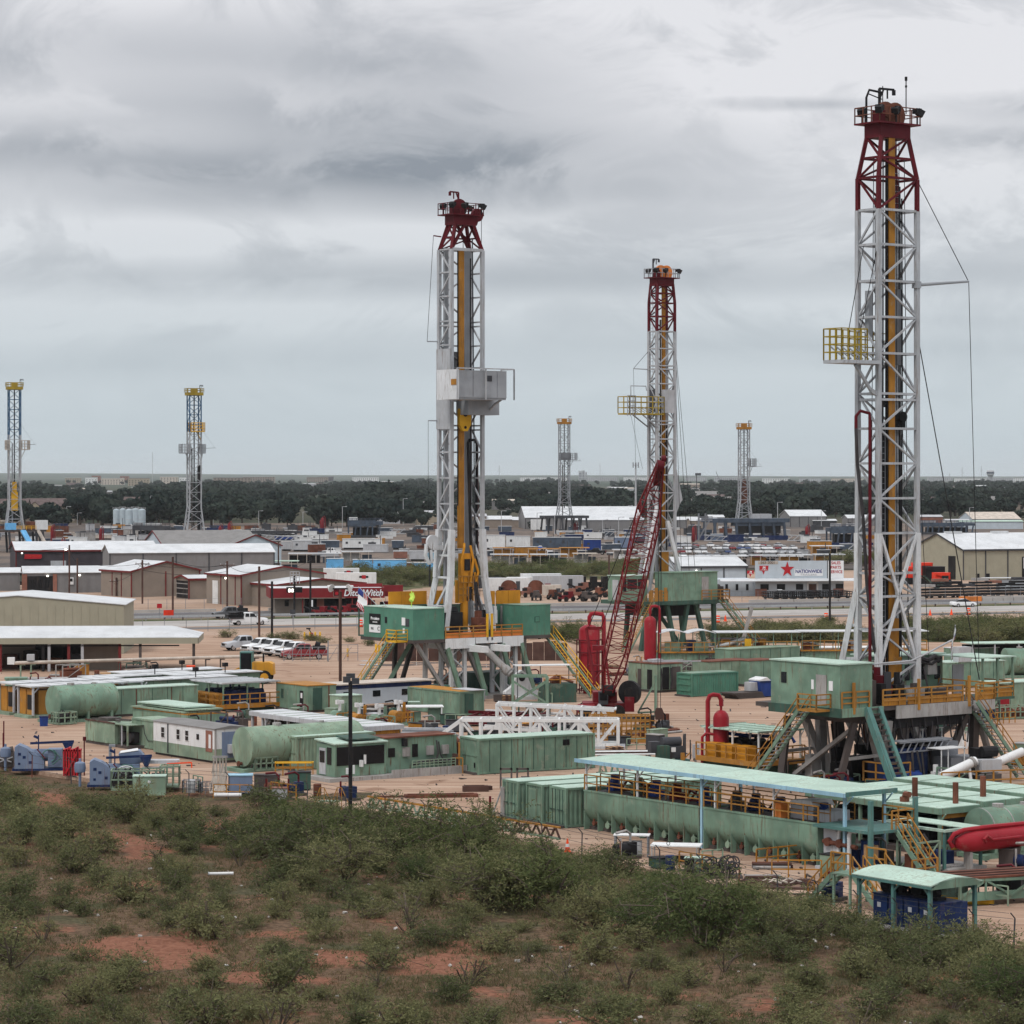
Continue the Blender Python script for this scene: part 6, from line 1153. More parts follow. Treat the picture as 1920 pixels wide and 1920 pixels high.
for i,(px,py) in enumerate(((632,1362),(668,1368),(706,1370),(742,1362))):
    l=('leftmost','second','third','rightmost')[i];t=at('circulating_pump','green and tan pump with yellow guard rail, %s of four in the cluster' % l,'pump',px,py,YA,'pump cluster behind the white-roofed sheds')
    t.box('base','green',0,2.0,0,1.6,0,.3);t.mb('casing','track' if i % 2 else 'green',MB().box(.2,1.2,.3,1.2,.3,1.2).tube((.6,.2,.9),(.6,1.4,.9),.5,14).tube((1.5,.8,.3),(1.5,.8,2.1),.16,10),None,40);t.rail('guard_rail','track',[(0,0,.3),(2.0,0,.3),(2.0,1.6,.3)],h=.9,r=.04,step=.7);t.mb('hood_lamp','white',MB().box(.2,.5,.3,.6,2.0,2.4).box(.7,1.0,.3,.6,2.05,2.35).beam((.6,.45,.3),(.6,.45,2.1),.2))
t=at('grey_beam_stack','grey lattice beams stacked left of the white lying mast section','beam stack',748,1392,-6)
for i in range(5):t.mb('beam','grey' if i % 2 else 'ltgrey',MB().box(0,5.4-i*.3,i*.6,i*.6+.4,.1,.5+.14*i).box(.6,.8,i*.6-.02,i*.6,.1,.5).box(2.4,2.6,i*.6-.02,i*.6,.1,.5))
t=at('green_portal_frame','green cross-braced portal frame at the right foot of the centre-left rig','frame',962,1331,2)
for x in (0,3.4):
    for y in (0,1.6):t.beam('leg','green',(x,y,0),(x,y,3.3),.24)
for y in (0,1.6):t.beam('cross_brace','green',(0,y,.6),(3.4,y,2.8),.13);t.beam('cross_brace','green',(0,y,2.8),(3.4,y,.6),.13);t.beam('top_beam','green',(0,y,3.3),(3.4,y,3.3),.22);t.beam('low_beam','green',(0,y,.6),(3.4,y,.6),.18)
t=at('accumulator_skid','dark green tank skid with brown pipe clutter left of the caged red vessel','tank skid',1020,1318,12);t.mb('tank','greendk',MB().box(0,3.4,0,2.6,0,1.9));t.rail('handrail','track',[(0,0,1.9),(3.4,0,1.9)],h=.9,r=.04);t.mb('clutter','rust',MB().path([(.2,.6,2.1),(1.2,.5,2.5),(2.4,.7,2.3),(3.2,.6,2.0)],.14).path([(.4,1.2,2),(1.6,1.3,2.7),(3,1.1,2.1)],.12).box(1,2,.8,1.6,1.9,2.3));t.box('shade','white',-2.4,3.4,2.4,4.2,3.6,3.68)
for x in (-2.2,.2,3.2):t.tube('shade_post','dkgrey',(x,2.6,0),(x,2.6,3.6),.05,seg_n=6)
# blue drive units at the scrub edge
def blue_unit(px,py,label,rz=6.,extra=0):
    t=at('drive_unit',label,'machine',px,py,rz);t.o.scale=(.92,.92,.82)
    t.mb('hood','ltblue',MB().prism([(0,.2),(0,2.25),(.35,2.5),(1.0,2.2),(2.3,1.15),(2.5,.9),(2.5,.2)],0,1.9));t.mb('louvre','blue',MB().box(.3,.55,-.02,0,1.5,1.75).box(.7,.95,-.02,0,1.2,1.45).box(1.2,1.45,-.02,0,.7,.95).box(.3,.5,-.02,0,.6,.8))
    t.mb('drum','ltblue',MB().tube((1.3,1.2,1.4),(3.1,1.2,1.4),.6,16),None,40);t.mb('gearbox','ltblue',MB().box(2.8,4.0,.3,2.0,.3,2.0));t.mb('hose_loop','teal',MB().path([(2.9+.55*math.cos(a),.2,1.4+.6*math.sin(a)) for a in np.linspace(-1.2,3.6,14)],.06).path([(3.3,.2,2.0),(3.9,.1,1.2),(3.2,.1,.6)],.06),None,50)
    t.mb('frame_arm','blue',MB().beam((1.3,.5,2.6),(5.0,.5,2.75),.12,.22).beam((2.0,.5,2.0),(2.0,.5,3.4),.1).beam((1.6,.5,3.3),(2.0,.5,3.1),.22).prism([(4.0,2.7),(5.0,2.7),(4.7,1.8),(4.4,1.8)],.2,.9));t.beam('lever','maroon',(1.9,-.1,2.1),(2.6,-.1,1.2),.09);t.box('skid','blue',-.2,5.2,0,2.0,0,.22);t.mb('bottle','ltblue',MB().lathe([(.05,0),(.42,.12),(.48,.5),(.42,.95),(.1,1.1),(.1,1.35)],M.Translation((-.8,.6,1.2)),16).tube((-.8,.6,0),(-.8,.6,1.3),.12),None,40);t.beam('bottle_pipe','maroon',(-1.0,.6,2.0),(-1.0,.6,3.6),.08)
    return t
blue_unit(27,1446,'pale blue sloped drive unit at the far left of the scrub edge')
t=blue_unit(168,1476,'pale blue drive unit with lifted flat hood and white hose coil, second from left');t.mb('lifted_hood','ltblue',MB().prism([(2.4,2.0),(2.3,2.9),(4.0,3.15),(4.6,2.3),(4.5,2.1)],.8,2.6));t.mb('white_sheet','white',MB().add([(2.4,.78,2.96),(3.9,.78,3.2),(3.8,2.6,3.2),(2.4,2.6,2.96),(2.4,.78,3.0),(3.9,.78,3.24),(3.8,2.6,3.24),(2.4,2.6,3.0)],CF));t.mb('hose_coil','white',MB().path([(2.9+.6*math.cos(a),-.1,1.55+.35*math.sin(a)) for a in np.linspace(0,6.2,16)],.05).path([(2.9+.5*math.cos(a),-.15,1.5+.25*math.sin(a)) for a in np.linspace(0,6.2,16)],.05),None,50);t.mb('exhaust','grey',MB().tube((1.6,1.4,2.0),(1.6,1.4,3.6),.13).box(1.5,2.0,1.2,1.6,3.5,3.7));t.mb('tow_frame','ltgrey',MB().box(4.6,7.2,.6,1.8,2.0,2.3).box(4.2,6.6,.4,.6,1.6,1.75));t.mb('jib','orange',MB().beam((6.2,.4,2.0),(8.2,.4,2.1),.12).beam((8.2,.4,2.1),(8.2,.4,1.6),.1))
t=at('red_valve_frame','bright red ribbed valve frame between the two pale blue drive units','frame',118,1455,0)
for i in range(7):t.mb('rib','signred',MB().box(i*.2,i*.2+.12,0,.8,0,2.0+.1*(i % 3)))
t.mb('cap','signred',MB().box(0,1.35,0,.8,1.9,2.05).beam((.2,-.05,.2),(1.1,-.05,1.8),.14));t.mb('red_post','maroon',MB().beam((1.6,.3,0),(1.6,.3,2.9),.09).box(1.5,1.75,.2,.4,2.7,3.0))
t=at('scrap_engine','dark scrap engine parts with red pole at the left edge','scrap',-6,1440,0);t.mb('block','steelb',MB().box(0,1.3,0,1.2,.1,1.2).tube((.3,.5,1.2),(1.2,.5,1.4),.3,12));t.beam('pole','maroon',(.5,.3,0),(.5,.3,3.7),.09);t.mb('pipes','ltgrey',MB().beam((0,-.2,.9),(1.2,-.2,.5),.08).beam((0,-.3,.4),(1.3,-.2,.9),.08))
cage(208,1484,'sage green barred skid basket below the second drive unit',3.8,1.6,1.5,4,'green3',seed=8,fill='cable');cage(300,1478,'short sage barred rail crate at the right of the drive units',1.4,1.4,1.6,4,'green3')
t=at('green_chest','sage green steel chest at the scrub edge below the basket','chest',250,1492,4);t.box('body','green3',0,2.3,0,1.2,0,1.35);t.box('lid','mint',-.06,2.36,-.06,1.26,1.35,1.43);t.box('hasp','white',1.05,1.25,-.04,0,.9,1.1)
t=at('sling_rack','white sling rack hung with bundles of pale rope slings','rack',398,1489,5);t.mb('frame','steelw',MB().box(0,1.1,.3,.4,2.6,2.75).beam((.1,.35,0),(.1,.35,2.7),.09).beam((1.0,.35,0),(1.0,.35,2.7),.09).box(-.2,1.3,.1,.6,0,.1))
rn=random.Random(11)
for i in range(5):
    b=MB()
    for k in range(6):x=.1+i*.22;b.path([(x,.3,2.6),(x+rn.uniform(-.1,.1),.15,1.6),(x+rn.uniform(-.35,.25),-.1,.5),(x+rn.uniform(-.5,.3),-.3,.1)],.035,5)
    t.mb('sling_bundle','rope',b,None,60)
t=at('blue_tool_box','light blue steel tool box beside the rack of rope slings','box',428,1490,5);t.box('body','ltblue',0,1.75,0,1.3,.1,1.35);t.box('lid','beamblue',-.04,1.8,-.04,1.34,1.35,1.42);t.box('skid','blue',0,1.75,.1,1.2,0,.1)
t=at('wire_cages','pair of low wire baskets left of the sling rack','basket',342,1487,0);t.rail('basket','grey',[(0,0,0),(1.2,0,0),(1.2,1,0),(0,1,0)],closed=True,h=.9,r=.025,step=.3,mids=2);t.rail('basket','grey',[(1.4,-.5,0),(2.4,-.5,0),(2.4,.5,0),(1.4,.5,0)],closed=True,h=.8,r=.025,step=.3,mids=2);t.mb('drum','white',MB().tube((.6,.5,0),(.6,.5,.9),.3,14),None,40)
t=at('yellow_gate_frame','low thin yellow railing and white pipe in front of the blue tool box','railing',400,1497,-6);t.rail('rail','track',[(0,0,0),(2.9,0,0)],h=1.0,r=.03,step=.9);t.tube('white_pipe','white',(.1,-.1,.25),(2.1,-.2,.3),.14)
t=at('rubbish_heap','heap of dark scrap parts and grey box beside the blue tool box','scrap',470,1500,0);rn=random.Random(21);b=MB()
for i in range(16):x,y=rn.uniform(0,1.6),rn.uniform(0,1.4);b.add(CV,CF,M.Translation((x,y,rn.uniform(.1,.6))) @ M.Rotation(rn.uniform(0,3),4,V((rn.random(),rn.random(),1))) @ M.Diagonal((rn.uniform(.2,.6),rn.uniform(.1,.3),rn.uniform(.1,.4),1)))
t.mb('scrap','steelb',b);t.box('grey_box','ltgrey',1.5,2.6,.1,.9,0,.8);t.box('box_lid','brick',1.46,2.64,.06,.94,.8,.86)
t=at('yellow_stile','thin yellow stile steps at the edge of the scrub left of the lamp post','stairs',586,1518,0)
for x in (0,1.2):t.mb('rail','yellow',MB().beam((x,0,0),(x+.5,.2,1.5),.05).beam((x+.5,.2,1.5),(x+.8,.2,1.5),.05).beam((x+.8,.2,1.5),(x+1.4,0,.2),.05).beam((x+.5,.2,0),(x+.5,.2,1.5),.05).beam((x+.8,.2,0),(x+.8,.2,1.5),.05))
t.box('tread','green3',.4,1.9,-.1,.4,.55,.62)
# lamp posts
t=at('lamp_post','dark floodlight post standing at the scrub edge in the foreground','lamp post',657,1521,0);t.tube('pole','dark',(0,0,0),(0,0,9.0),.14);t.mb('lamp_cluster','dkgrey',MB().box(-.5,0,-.2,.3,8.9,9.3).box(.1,.6,-.2,.3,8.8,9.2).box(-.3,.3,.1,.5,9.2,9.5).beam((-.4,0,8.5),(.5,0,8.5),.08));t.mb('camera_box','white',MB().box(-.3,-.12,-.3,-.1,2.6,3.0).tube((.25,-.2,2.6),(.25,-.2,3.2),.08))
t=at('lamp_post','tall lamp post with two round white lamps, left of the centre-left rig','lamp post',638,1293,0);t.tube('pole','timber',(0,0,0),(0,0,10.6),.17);t.beam('cross_arm','dark',(-.8,0,10.9),(.8,0,10.9),.14)
for x in (-1,1):t.mb('lamp','white',MB().lathe([(.12,.5),(.25,.2),(.42,0),(.46,-.1)],M.Translation((x,-.1,11.0)) @ M.Rotation(R(70),4,V((-.8,1 if x > 0 else -1,0))),16),None,40)
# --- shed, tan building, trestle pipe
t=at('tan_warehouse','plain khaki metal building with low gable at the left edge','building',232,1226,3)
W_=22.;t.mb('wall','khaki',MB().prism([(-W_,0),(0,0),(0,6.3),(-W_*.62,7.5),(-W_,6.9)],0,16));
vs=[(.25,-.2,6.25),(-W_*.62,-.2,7.48),(-W_-.2,-.2,6.85)]
t.mb('roof','roofw',MB().add([(.3,-.15,6.32),(-W_*.62,-.15,7.55),(-W_*.62,16.2,7.55),(.3,16.2,6.32),(.3,-.15,6.42),(-W_*.62,-.15,7.65),(-W_*.62,16.2,7.65),(.3,16.2,6.42)],CF));t.mb('roof','roofw',MB().add([(-W_*.62,-.15,7.55),(-W_-.2,-.15,6.92),(-W_-.2,16.2,6.92),(-W_*.62,16.2,7.55),(-W_*.62,-.15,7.65),(-W_-.2,-.15,7.02),(-W_-.2,16.2,7.02),(-W_*.62,16.2,7.65)],CF))
for i in range(1,20):t.box('wall_rib','khaki',-W_*i/20-.03,-W_*i/20+.03,-.03,0,0,6.2)
t.mb('wall_lamp','dark',MB().box(-4.3,-3.8,-.3,0,2.9,3.2))
t=at('open_shed','long open-fronted metal shed with white roof and khaki fascia at the left edge','shed',368,1258,3)
L_=30.;t.mb('roof','roofw',MB().add([(-L_,-.3,3.9),(.3,-.3,3.9),(-3.2,5.2,5.0),(-L_,5.2,5.0),(-L_,-.3,4.0),(.3,-.3,4.0),(-3.2,5.2,5.1),(-L_,5.2,5.1)],CF));t.mb('roof','roofw',MB().add([(-L_,5.2,5.0),(-3.2,5.2,5.0),(.3,10.4,3.9),(-L_,10.4,3.9),(-L_,5.2,5.1),(-3.2,5.2,5.1),(.3,10.4,4.0),(-L_,10.4,4.0)],CF));t.mb('hip','roofw',MB().add([(.3,-.3,3.9),(.3,10.4,3.9),(-3.2,5.2,5.0),(.3,-.3,4.0),(.3,10.4,4.0),(-3.2,5.2,5.1)],[(0,2,1),(3,4,5),(0,1,4,3),(1,2,5,4),(2,0,3,5)]))
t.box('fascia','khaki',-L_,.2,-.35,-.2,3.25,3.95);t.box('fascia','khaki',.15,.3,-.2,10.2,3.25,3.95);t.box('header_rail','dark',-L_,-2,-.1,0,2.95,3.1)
for x,m in ((-.3,'steelb'),(-6.6,'steelb'),(-9.0,'redtrim'),(-13.4,'ltgrey'),(-15,'redtrim'),(-17.3,'ltgrey'),(-18,'dark'),(-23,'redtrim'),(-27,'dark')):t.box('post',m,x-.16,x+.16,-.1,.2,0,3.3)
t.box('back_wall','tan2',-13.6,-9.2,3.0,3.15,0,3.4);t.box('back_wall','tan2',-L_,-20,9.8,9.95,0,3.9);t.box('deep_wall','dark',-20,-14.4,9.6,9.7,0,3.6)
for i in range(5):t.box('stored_crate',('brick','timber','dark','rust','dkgrey')[i],-26+i*2.6,-24.2+i*2.6,4+i % 2,6+i % 2,0,1.2+.5*(i % 3))
t=at('trestle_pipe','long cream pipe laid along trestles across the left of the yard','pipe',24,1272,0);A=V((0,0,0));B=V((27.6,12.5,0));t.tube('pipe','rope',A+V((0,0,1.75)),B+V((0,0,1.75)),.2);t.box('end_bracket','white',-.6,.2,-.2,.3,1.6,2.4);t.box('junction_box','ltgrey',1.5,2.3,.5,1.2,2.0,2.7)
for f in (.03,.07,.22,.28,.47,.52,.76,.82,.96):p=A.lerp(B,f);t.mb('trestle','green3' if f < .3 else 'steelb',MB().beam(p,p+V((0,0,1.6)),.16).beam(p+V((0,0,1.5)),p+V((.5,.2,1.5)),.1))
for i,(px,py,L,w,h,m,l) in enumerate(((40,1288,5,2.6,.9,'steelw','grey boxes stacked on pallets under the cream trestle pipe'),(186,1279,3.2,2,1.0,'wood','orange-brown plywood crate under the cream trestle pipe'),(230,1276,3.0,2.4,1.2,'timber','stack of weathered timbers under the cream trestle pipe'),(290,1273,5.6,3,.7,'green3','low green skid with brown pipe stack behind the white roofs'),(340,1270,4.0,2.6,1.0,'timber','dark pipe bundle topped with an orange cover near the yellow loader'),(8,1290,2.6,2,1.1,'green','green box and orange crate at the left edge under the pipe'))):
    t=at('goods_stack',l,'stack',px,py,8);n=max(3,int(h/.22))
    for k in range(n):t.box('layer',m if k < n-1 or m != 'green3' else 'rust',.12*(k % 2),L-.15*((k*7) % 3),.1*(k % 3),w-.1*(k % 2),k*h/n+.01,(k+1)*h/n-.02)
    if i == 4:t.box('cover','orange',.6,1.6,.3,1.4,h,h+.3)
    if i == 5:t.box('crate','wood',1.2,2.4,-.6,-.1,0,.7)
    if i == 2:t.mb('loose_ends','rope',MB().beam((.2,-.1,1.2),(2.6,.1,1.4),.08))
t=at('rail_line','low yellow-brown railing running below the cream trestle pipe','railing',190,1287,5);t.rail('rail','track',[(0,0,0),(15,1,0)],h=.9,r=.035,step=.8)
# ------------------------------------------------------------ vehicles
def loft_body(prof,wid,m,name='body',lean=0.):
    """prof: list of (x, z_low, z_high) stations, half width; simple rounded car shell"""
    b=MB();n=len(prof);ring=8
    for (x,zl,zh,hw,tw) in prof:
        b.v += [(x,-hw,zl),(x,-(hw+(tw-hw)*lean),zl+(zh-zl)*.55),(x,-tw,zh-.04),(x,-tw*.8,zh),(x,tw*.8,zh),(x,tw,zh-.04),(x,hw+(tw-hw)*lean,zl+(zh-zl)*.55),(x,hw,zl)]
    for i in range(n-1):
        for j in range(ring):a=i*ring+j;c=i*ring+(j+1) % ring;b.f.append((a,c,c+ring,a+ring))
    b.f += [tuple(reversed(range(ring))),tuple(range((n-1)*ring,n*ring))]
    return b.mesh(name,m,50)
def wheel(t,x,y,r=.39,w=.26,rim='chrome'):
    k=t.mb('wheel','tyre',MB().tube((x,y-w/2,r),(x,y+w/2,r),r,18),None,40);s=-1 if y < 0 else 1
    t.mb('rim',rim,MB().tube((x,y+s*w*.35,r),(x,y+s*(w/2+.02),r),r*.62,12),k,40)
def pickup(px,py,label,paint='carwhite',rz=0.,group=None,bed='bed',name='pickup_truck',cat='truck',scale=1.):
    """5.8 m crew-cab pickup, nose at +x, centred on the axle midpoint"""
    t=at(name,label,cat,px,py,rz,group);t.o.scale=(scale,)*3
    t.put('body',loft_body([(-2.85,.55,1.15,.92,.9),(-2.8,.5,1.25,.98,.96),(.9,.42,1.25,1.0,.97),(1.6,.42,1.22,1.0,.92),(2.6,.45,1.12,.97,.85),(2.92,.5,1.0,.9,.78)],1,paint))
    t.put('cab',loft_body([(-1.0,1.2,1.3,.95,.9),(-.82,1.2,1.9,.95,.74),(-.5,1.2,1.98,.96,.74),(.45,1.2,1.97,.96,.74),(.75,1.2,1.86,.95,.74),(1.35,1.2,1.3,.93,.86)],1,paint,'cab',.55))
    gl=MB()
    for s in (-1,1):
        for x0,x1 in ((-.75,-.12),(-.02,.72)):gl.add([(x0,s*.965,1.32),(x1+(.2 if x1 > .5 else 0),s*.965,1.32),(x1,s*.835,1.84),(x0+.05,s*.835,1.86)],[(0,1,2,3) if s < 0 else (3,2,1,0)])
    t.mb('side_windows','glass',gl);t.mb('windscreen','glass',MB().add([(1.32,-.8,1.335),(1.32,.8,1.335),(.80,.66,1.86),(.80,-.66,1.86)],[(0,1,2,3)]));t.mb('rear_window','glass',MB().add([(-.98,-.7,1.4),(-.98,.7,1.4),(-.86,.62,1.8),(-.86,-.62,1.8)],[(3,2,1,0)]))
    for s in (-1,1):t.box('headlight','chrome',2.8,2.93,s*.78-.14,s*.78+.14,.86,1.02);t.box('tail_light','signred',-2.88,-2.8,s*.86-.08,s*.86+.08,.8,1.2);t.box('mirror','dark',.85,1.0,s*1.08-.09,s*1.08+.09,1.3,1.5)
    t.box('grille','dark',2.86,2.94,-.6,.6,.68,1.0);t.box('bumper','chrome',2.85,3.0,-.92,.92,.42,.62);t.box('rear_bumper','chrome',-3.0,-2.84,-.9,.9,.45,.62)
    if bed == 'bed':t.box('cargo_bed','dark',-2.7,-1.1,-.8,.8,1.24,1.262)
    elif bed == 'load':t.mb('load','dark',MB().box(-2.7,-1.1,-.8,.8,1.2,1.7).tube((-2,0,1.7),(-1.4,0,1.9),.4,12));t.box('orange_load','orange',-1.9,-1.4,-.5,.1,1.7,1.95)
    for x in (-1.85,1.85):
        for s in (-1,1):wheel(t,x,s*.86)
    return t
PKL=('silver-white pickup parked apart, leftmost of the parked row','white pickup with black grille, second in the parked row','white pickup in the middle of the parked row, third from left','white pickup fourth from left, beside the last white one','white pickup nearest the red truck at the end of the row')
for i,(px,py) in enumerate(((458,1219),(492,1224),(514,1226),(535,1229),(556,1232))):
    pickup(px,py,PKL[i],'carsilver' if i == 0 else 'carwhite',205 if i == 0 else 222,'pickups parked behind the gate')
pickup(570,1236,'dark red flatbed pickup with black welding rig behind the gate','carred',186,bed='load')
def flatbed(px,py,label,rz):
    t=pickup(px,py,label,'carwhite',rz,bed='none');t.mb('flat_deck','black',MB().box(-3.6,-1.05,-1.1,1.1,1.05,1.25).box(-3.5,-1.2,-1.0,1.0,1.25,1.7).box(-1.2,-1.05,-1.0,1.0,1.2,2.1));t.mb('load_gear','dark',MB().box(-3.0,-2.0,-.8,.8,1.7,2.0).tube((-1.6,-.8,1.9),(-1.6,.8,1.9),.25,10));return t
flatbed(466,1172,'white flatbed truck with black deck driving along the near carriageway',20)
pickup(432,1160,'dark grey pickup driving on the highway behind the white flatbed truck','cargrey',200,bed='load')
pickup(28,1101,'black pickup parked beside the tan porch at the left edge','black',190)
pickup(1350,1116,'dark grey pickup parked in front of the white trailer dealership','cargrey',8)
def sedan(px,py,label,paint='carwhite',rz=0.,group=None,z=1.):
    t=at('parked_car' if group else 'car',label,'car',px,py,rz,group)
    t.put('body',loft_body([(-2.3,.4,.85,.8,.7),(-2.2,.35,.95,.88,.8),(-1.2,.3,.98,.9,.85),(1.2,.3,.95,.9,.84),(2.0,.32,.8,.86,.74),(2.3,.4,.68,.76,.6)],1,paint))
    t.put('cabin',loft_body([(-1.75,.9,.97,.8,.7),(-1.0,.9,1.36,.8,.6),(0,.9,1.44,.82,.6),(.45,.9,1.4,.82,.6),(1.35,.9,.95,.78,.7)],1,'glass','cabin'));t.put('roof',loft_body([(-.95,1.36,1.39,.6,.57),(0,1.42,1.46,.62,.58),(.42,1.38,1.42,.6,.57)],1,paint,'roof'))
    for x in (-1.4,1.4):
        for s in (-1,1):wheel(t,x,s*.8,.33,.22)
    for s in (-1,1):t.box('headlight','chrome',2.2,2.3,s*.62-.12,s*.62+.12,.58,.7)
    return t
sedan(1806,1138,'white saloon car driving along the highway at the right','carwhite',18)
# yellow wheel loader
t=at('wheel_loader','yellow wheel loader with green-glazed cab parked behind the white roofs','loader',478,1281,178)
t.mb('engine_hood','caty',MB().prism([(-2.2,1.0),(-2.1,2.2),(-1.7,2.4),(.2,2.4),(.2,1.0)],-1.0,1.0));c=t.mb('cab','teal',MB().box(.2,.3,-.8,.8,1.2,3.4).box(1.5,1.6,-.8,.8,1.2,3.4).box(.2,1.6,-.85,.85,3.4,3.55).box(.2,1.6,-.8,.8,1.0,1.6));t.box('cab_glass','glass',.3,1.5,-.78,.78,1.6,3.4,c)
t.mb('front_frame','caty',MB().box(1.6,3.0,-.8,.8,.7,1.4).beam((1.8,-.6,1.6),(3.6,-.6,.9),.25).beam((1.8,.6,1.6),(3.6,.6,.9),.25));t.mb('bucket','steelb',MB().prism([(3.4,.2),(4.6,.15),(4.2,.5),(3.7,1.3),(3.4,1.2)],-1.3,1.3));t.tube('exhaust','dark',(-1.0,.4,2.4),(-1.0,.4,3.4),.1)
for x in (-1.2,2.1):
    for s in (-1,1):wheel(t,x,s*1.0,.75,.5,'caty')
# gate, bollards, hydrant
t=at('yard_gate','grey chain-link swing gate in front of the dark red truck','gate',532,1241,4);t.mb('gate_frame','grey',MB().rail([(0,0,.1),(5.4,0,.1)],h=1.7,r=.04,step=1.1,mids=1))
for i in range(5):t.beam('brace','grey',(.1+i*1.08,0,.15),(1.0+i*1.08,0,1.7),.05)
t.beam('gate_post','grey',(5.5,0,0),(5.5,0,2.6),.14);t.mb('fence_panel','grey',MB().rail([(5.5,0,.05),(9.2,.8,.05)],h=2.0,r=.035,step=1.2,mids=1).beam((5.6,0,.2),(6.6,.2,1.8),.05).beam((7.4,.4,.2),(8.4,.6,1.8),.05))
for i,(px,py,l) in enumerate(((525,1230,'left yellow bollard of the pair in front of the red truck'),(530,1231,'right yellow bollard of the pair in front of the red truck'),(571,1200,'leftmost of four yellow bollards around the hydrant'),(581,1200,'second of four yellow bollards, left of the hydrant'),(591,1200,'third of four yellow bollards, right of the hydrant'),(600,1200,'rightmost of four yellow bollards around the hydrant'),(652,1232,'lone yellow bollard by the right lamp post'),(705,1224,'yellow bollard under the green cabin, left of its pair'),(711,1226,'yellow bollard under the green cabin, right of its pair'))):
    t=at('bollard',l,'bollard',px,py,0,'yellow bollards');t.mb('post','yellowb',MB().lathe([(.13,0),(.13,1.05),(.09,1.13),(.01,1.15)],None,12),None,40);t.box('cap_band','orangey',-.14,.14,-.14,.14,.04,.1)
t=at('fire_hydrant','red fire hydrant with black valve wheel between the yellow bollards','hydrant',585,1200,0);t.mb('barrel','redv',MB().lathe([(.2,0),(.16,.1),(.16,.8),(.2,.85),(.12,1.0),(.02,1.05)],None,12),None,40);t.mb('nozzle','redv',MB().tube((-.28,0,.6),(.28,0,.6),.08));t.mb('valve_arm','dark',MB().beam((-.1,0,1.0),(-.5,0,1.6),.12).box(-.8,-.2,-.1,.1,1.5,1.7))
# ------------------------------------------------------------ roadside, dealerships and warehouses
def strut_w(u,v,z=0.):p=RP(u,v);return V((p[0],p[1],z))
def road_thing(name,label,cat,u,v,group=None):return T(name,label,cat,strut_w(u,v),RANG,group)
def uv_of(px,py):d=G(px,py)-R0;return d.dot(RU),d.dot(RV)
t=road_thing('guard_rail','galvanised guard rail along the grassy median of the highway','guard rail',0,-3.2)
for i in range(-60,72):t.box('rail_post','timber' if i % 3 else 'steelw',i*3-.08,i*3+.08,-.1,.1,0,.75)
t.box('rail_beam','ltgrey',-180,216,-.16,-.1,.5,.82)
t=road_thing('concrete_barrier','pale concrete kerb barrier beyond the far carriageway','barrier',0,22.6)
for i in range(-20,26):t.mb('segment','concrete',MB().prism([(i*9,0),(i*9+8.8,0),(i*9+8.8,.5),(i*9,.5)],-.2,.2)) if i % 5 else None
def chain_fence(name,label,p,q,h=2.0,step=3.2,m='grey',wires=3):
    p=V(p);q=V(q);t=T(name,label,'fence',p,0);d=q-p;n=int(d.length/step)
    for i in range(n+1):c=d*(i/n);t.beam('post',m,c,c+V((0,0,h)),.07)
    b=MB()
    for k in range(wires):z=V((0,0,h*(k+1)/wires-.04));b.beam(z,d+z,.022)
    t.mb('wire',m,b);return t
chain_fence('chain_fence','chain-link fence along the far side of the highway before the dealerships',strut_w(-150,24.5),strut_w(-8,24.5),2.2)
chain_fence('chain_fence','chain-link fence before the white trailer dealership',strut_w(28,25),strut_w(150,25),2.0)
chain_fence('chain_fence','chain-link fence between the parked pickups and the highway',strut_w(-130,-36),strut_w(-38,-36),2.0)
chain_fence('chain_fence','low fence below the green verge at the right',strut_w(66,-52),strut_w(130,-47),1.5,4,'ltgrey',4)
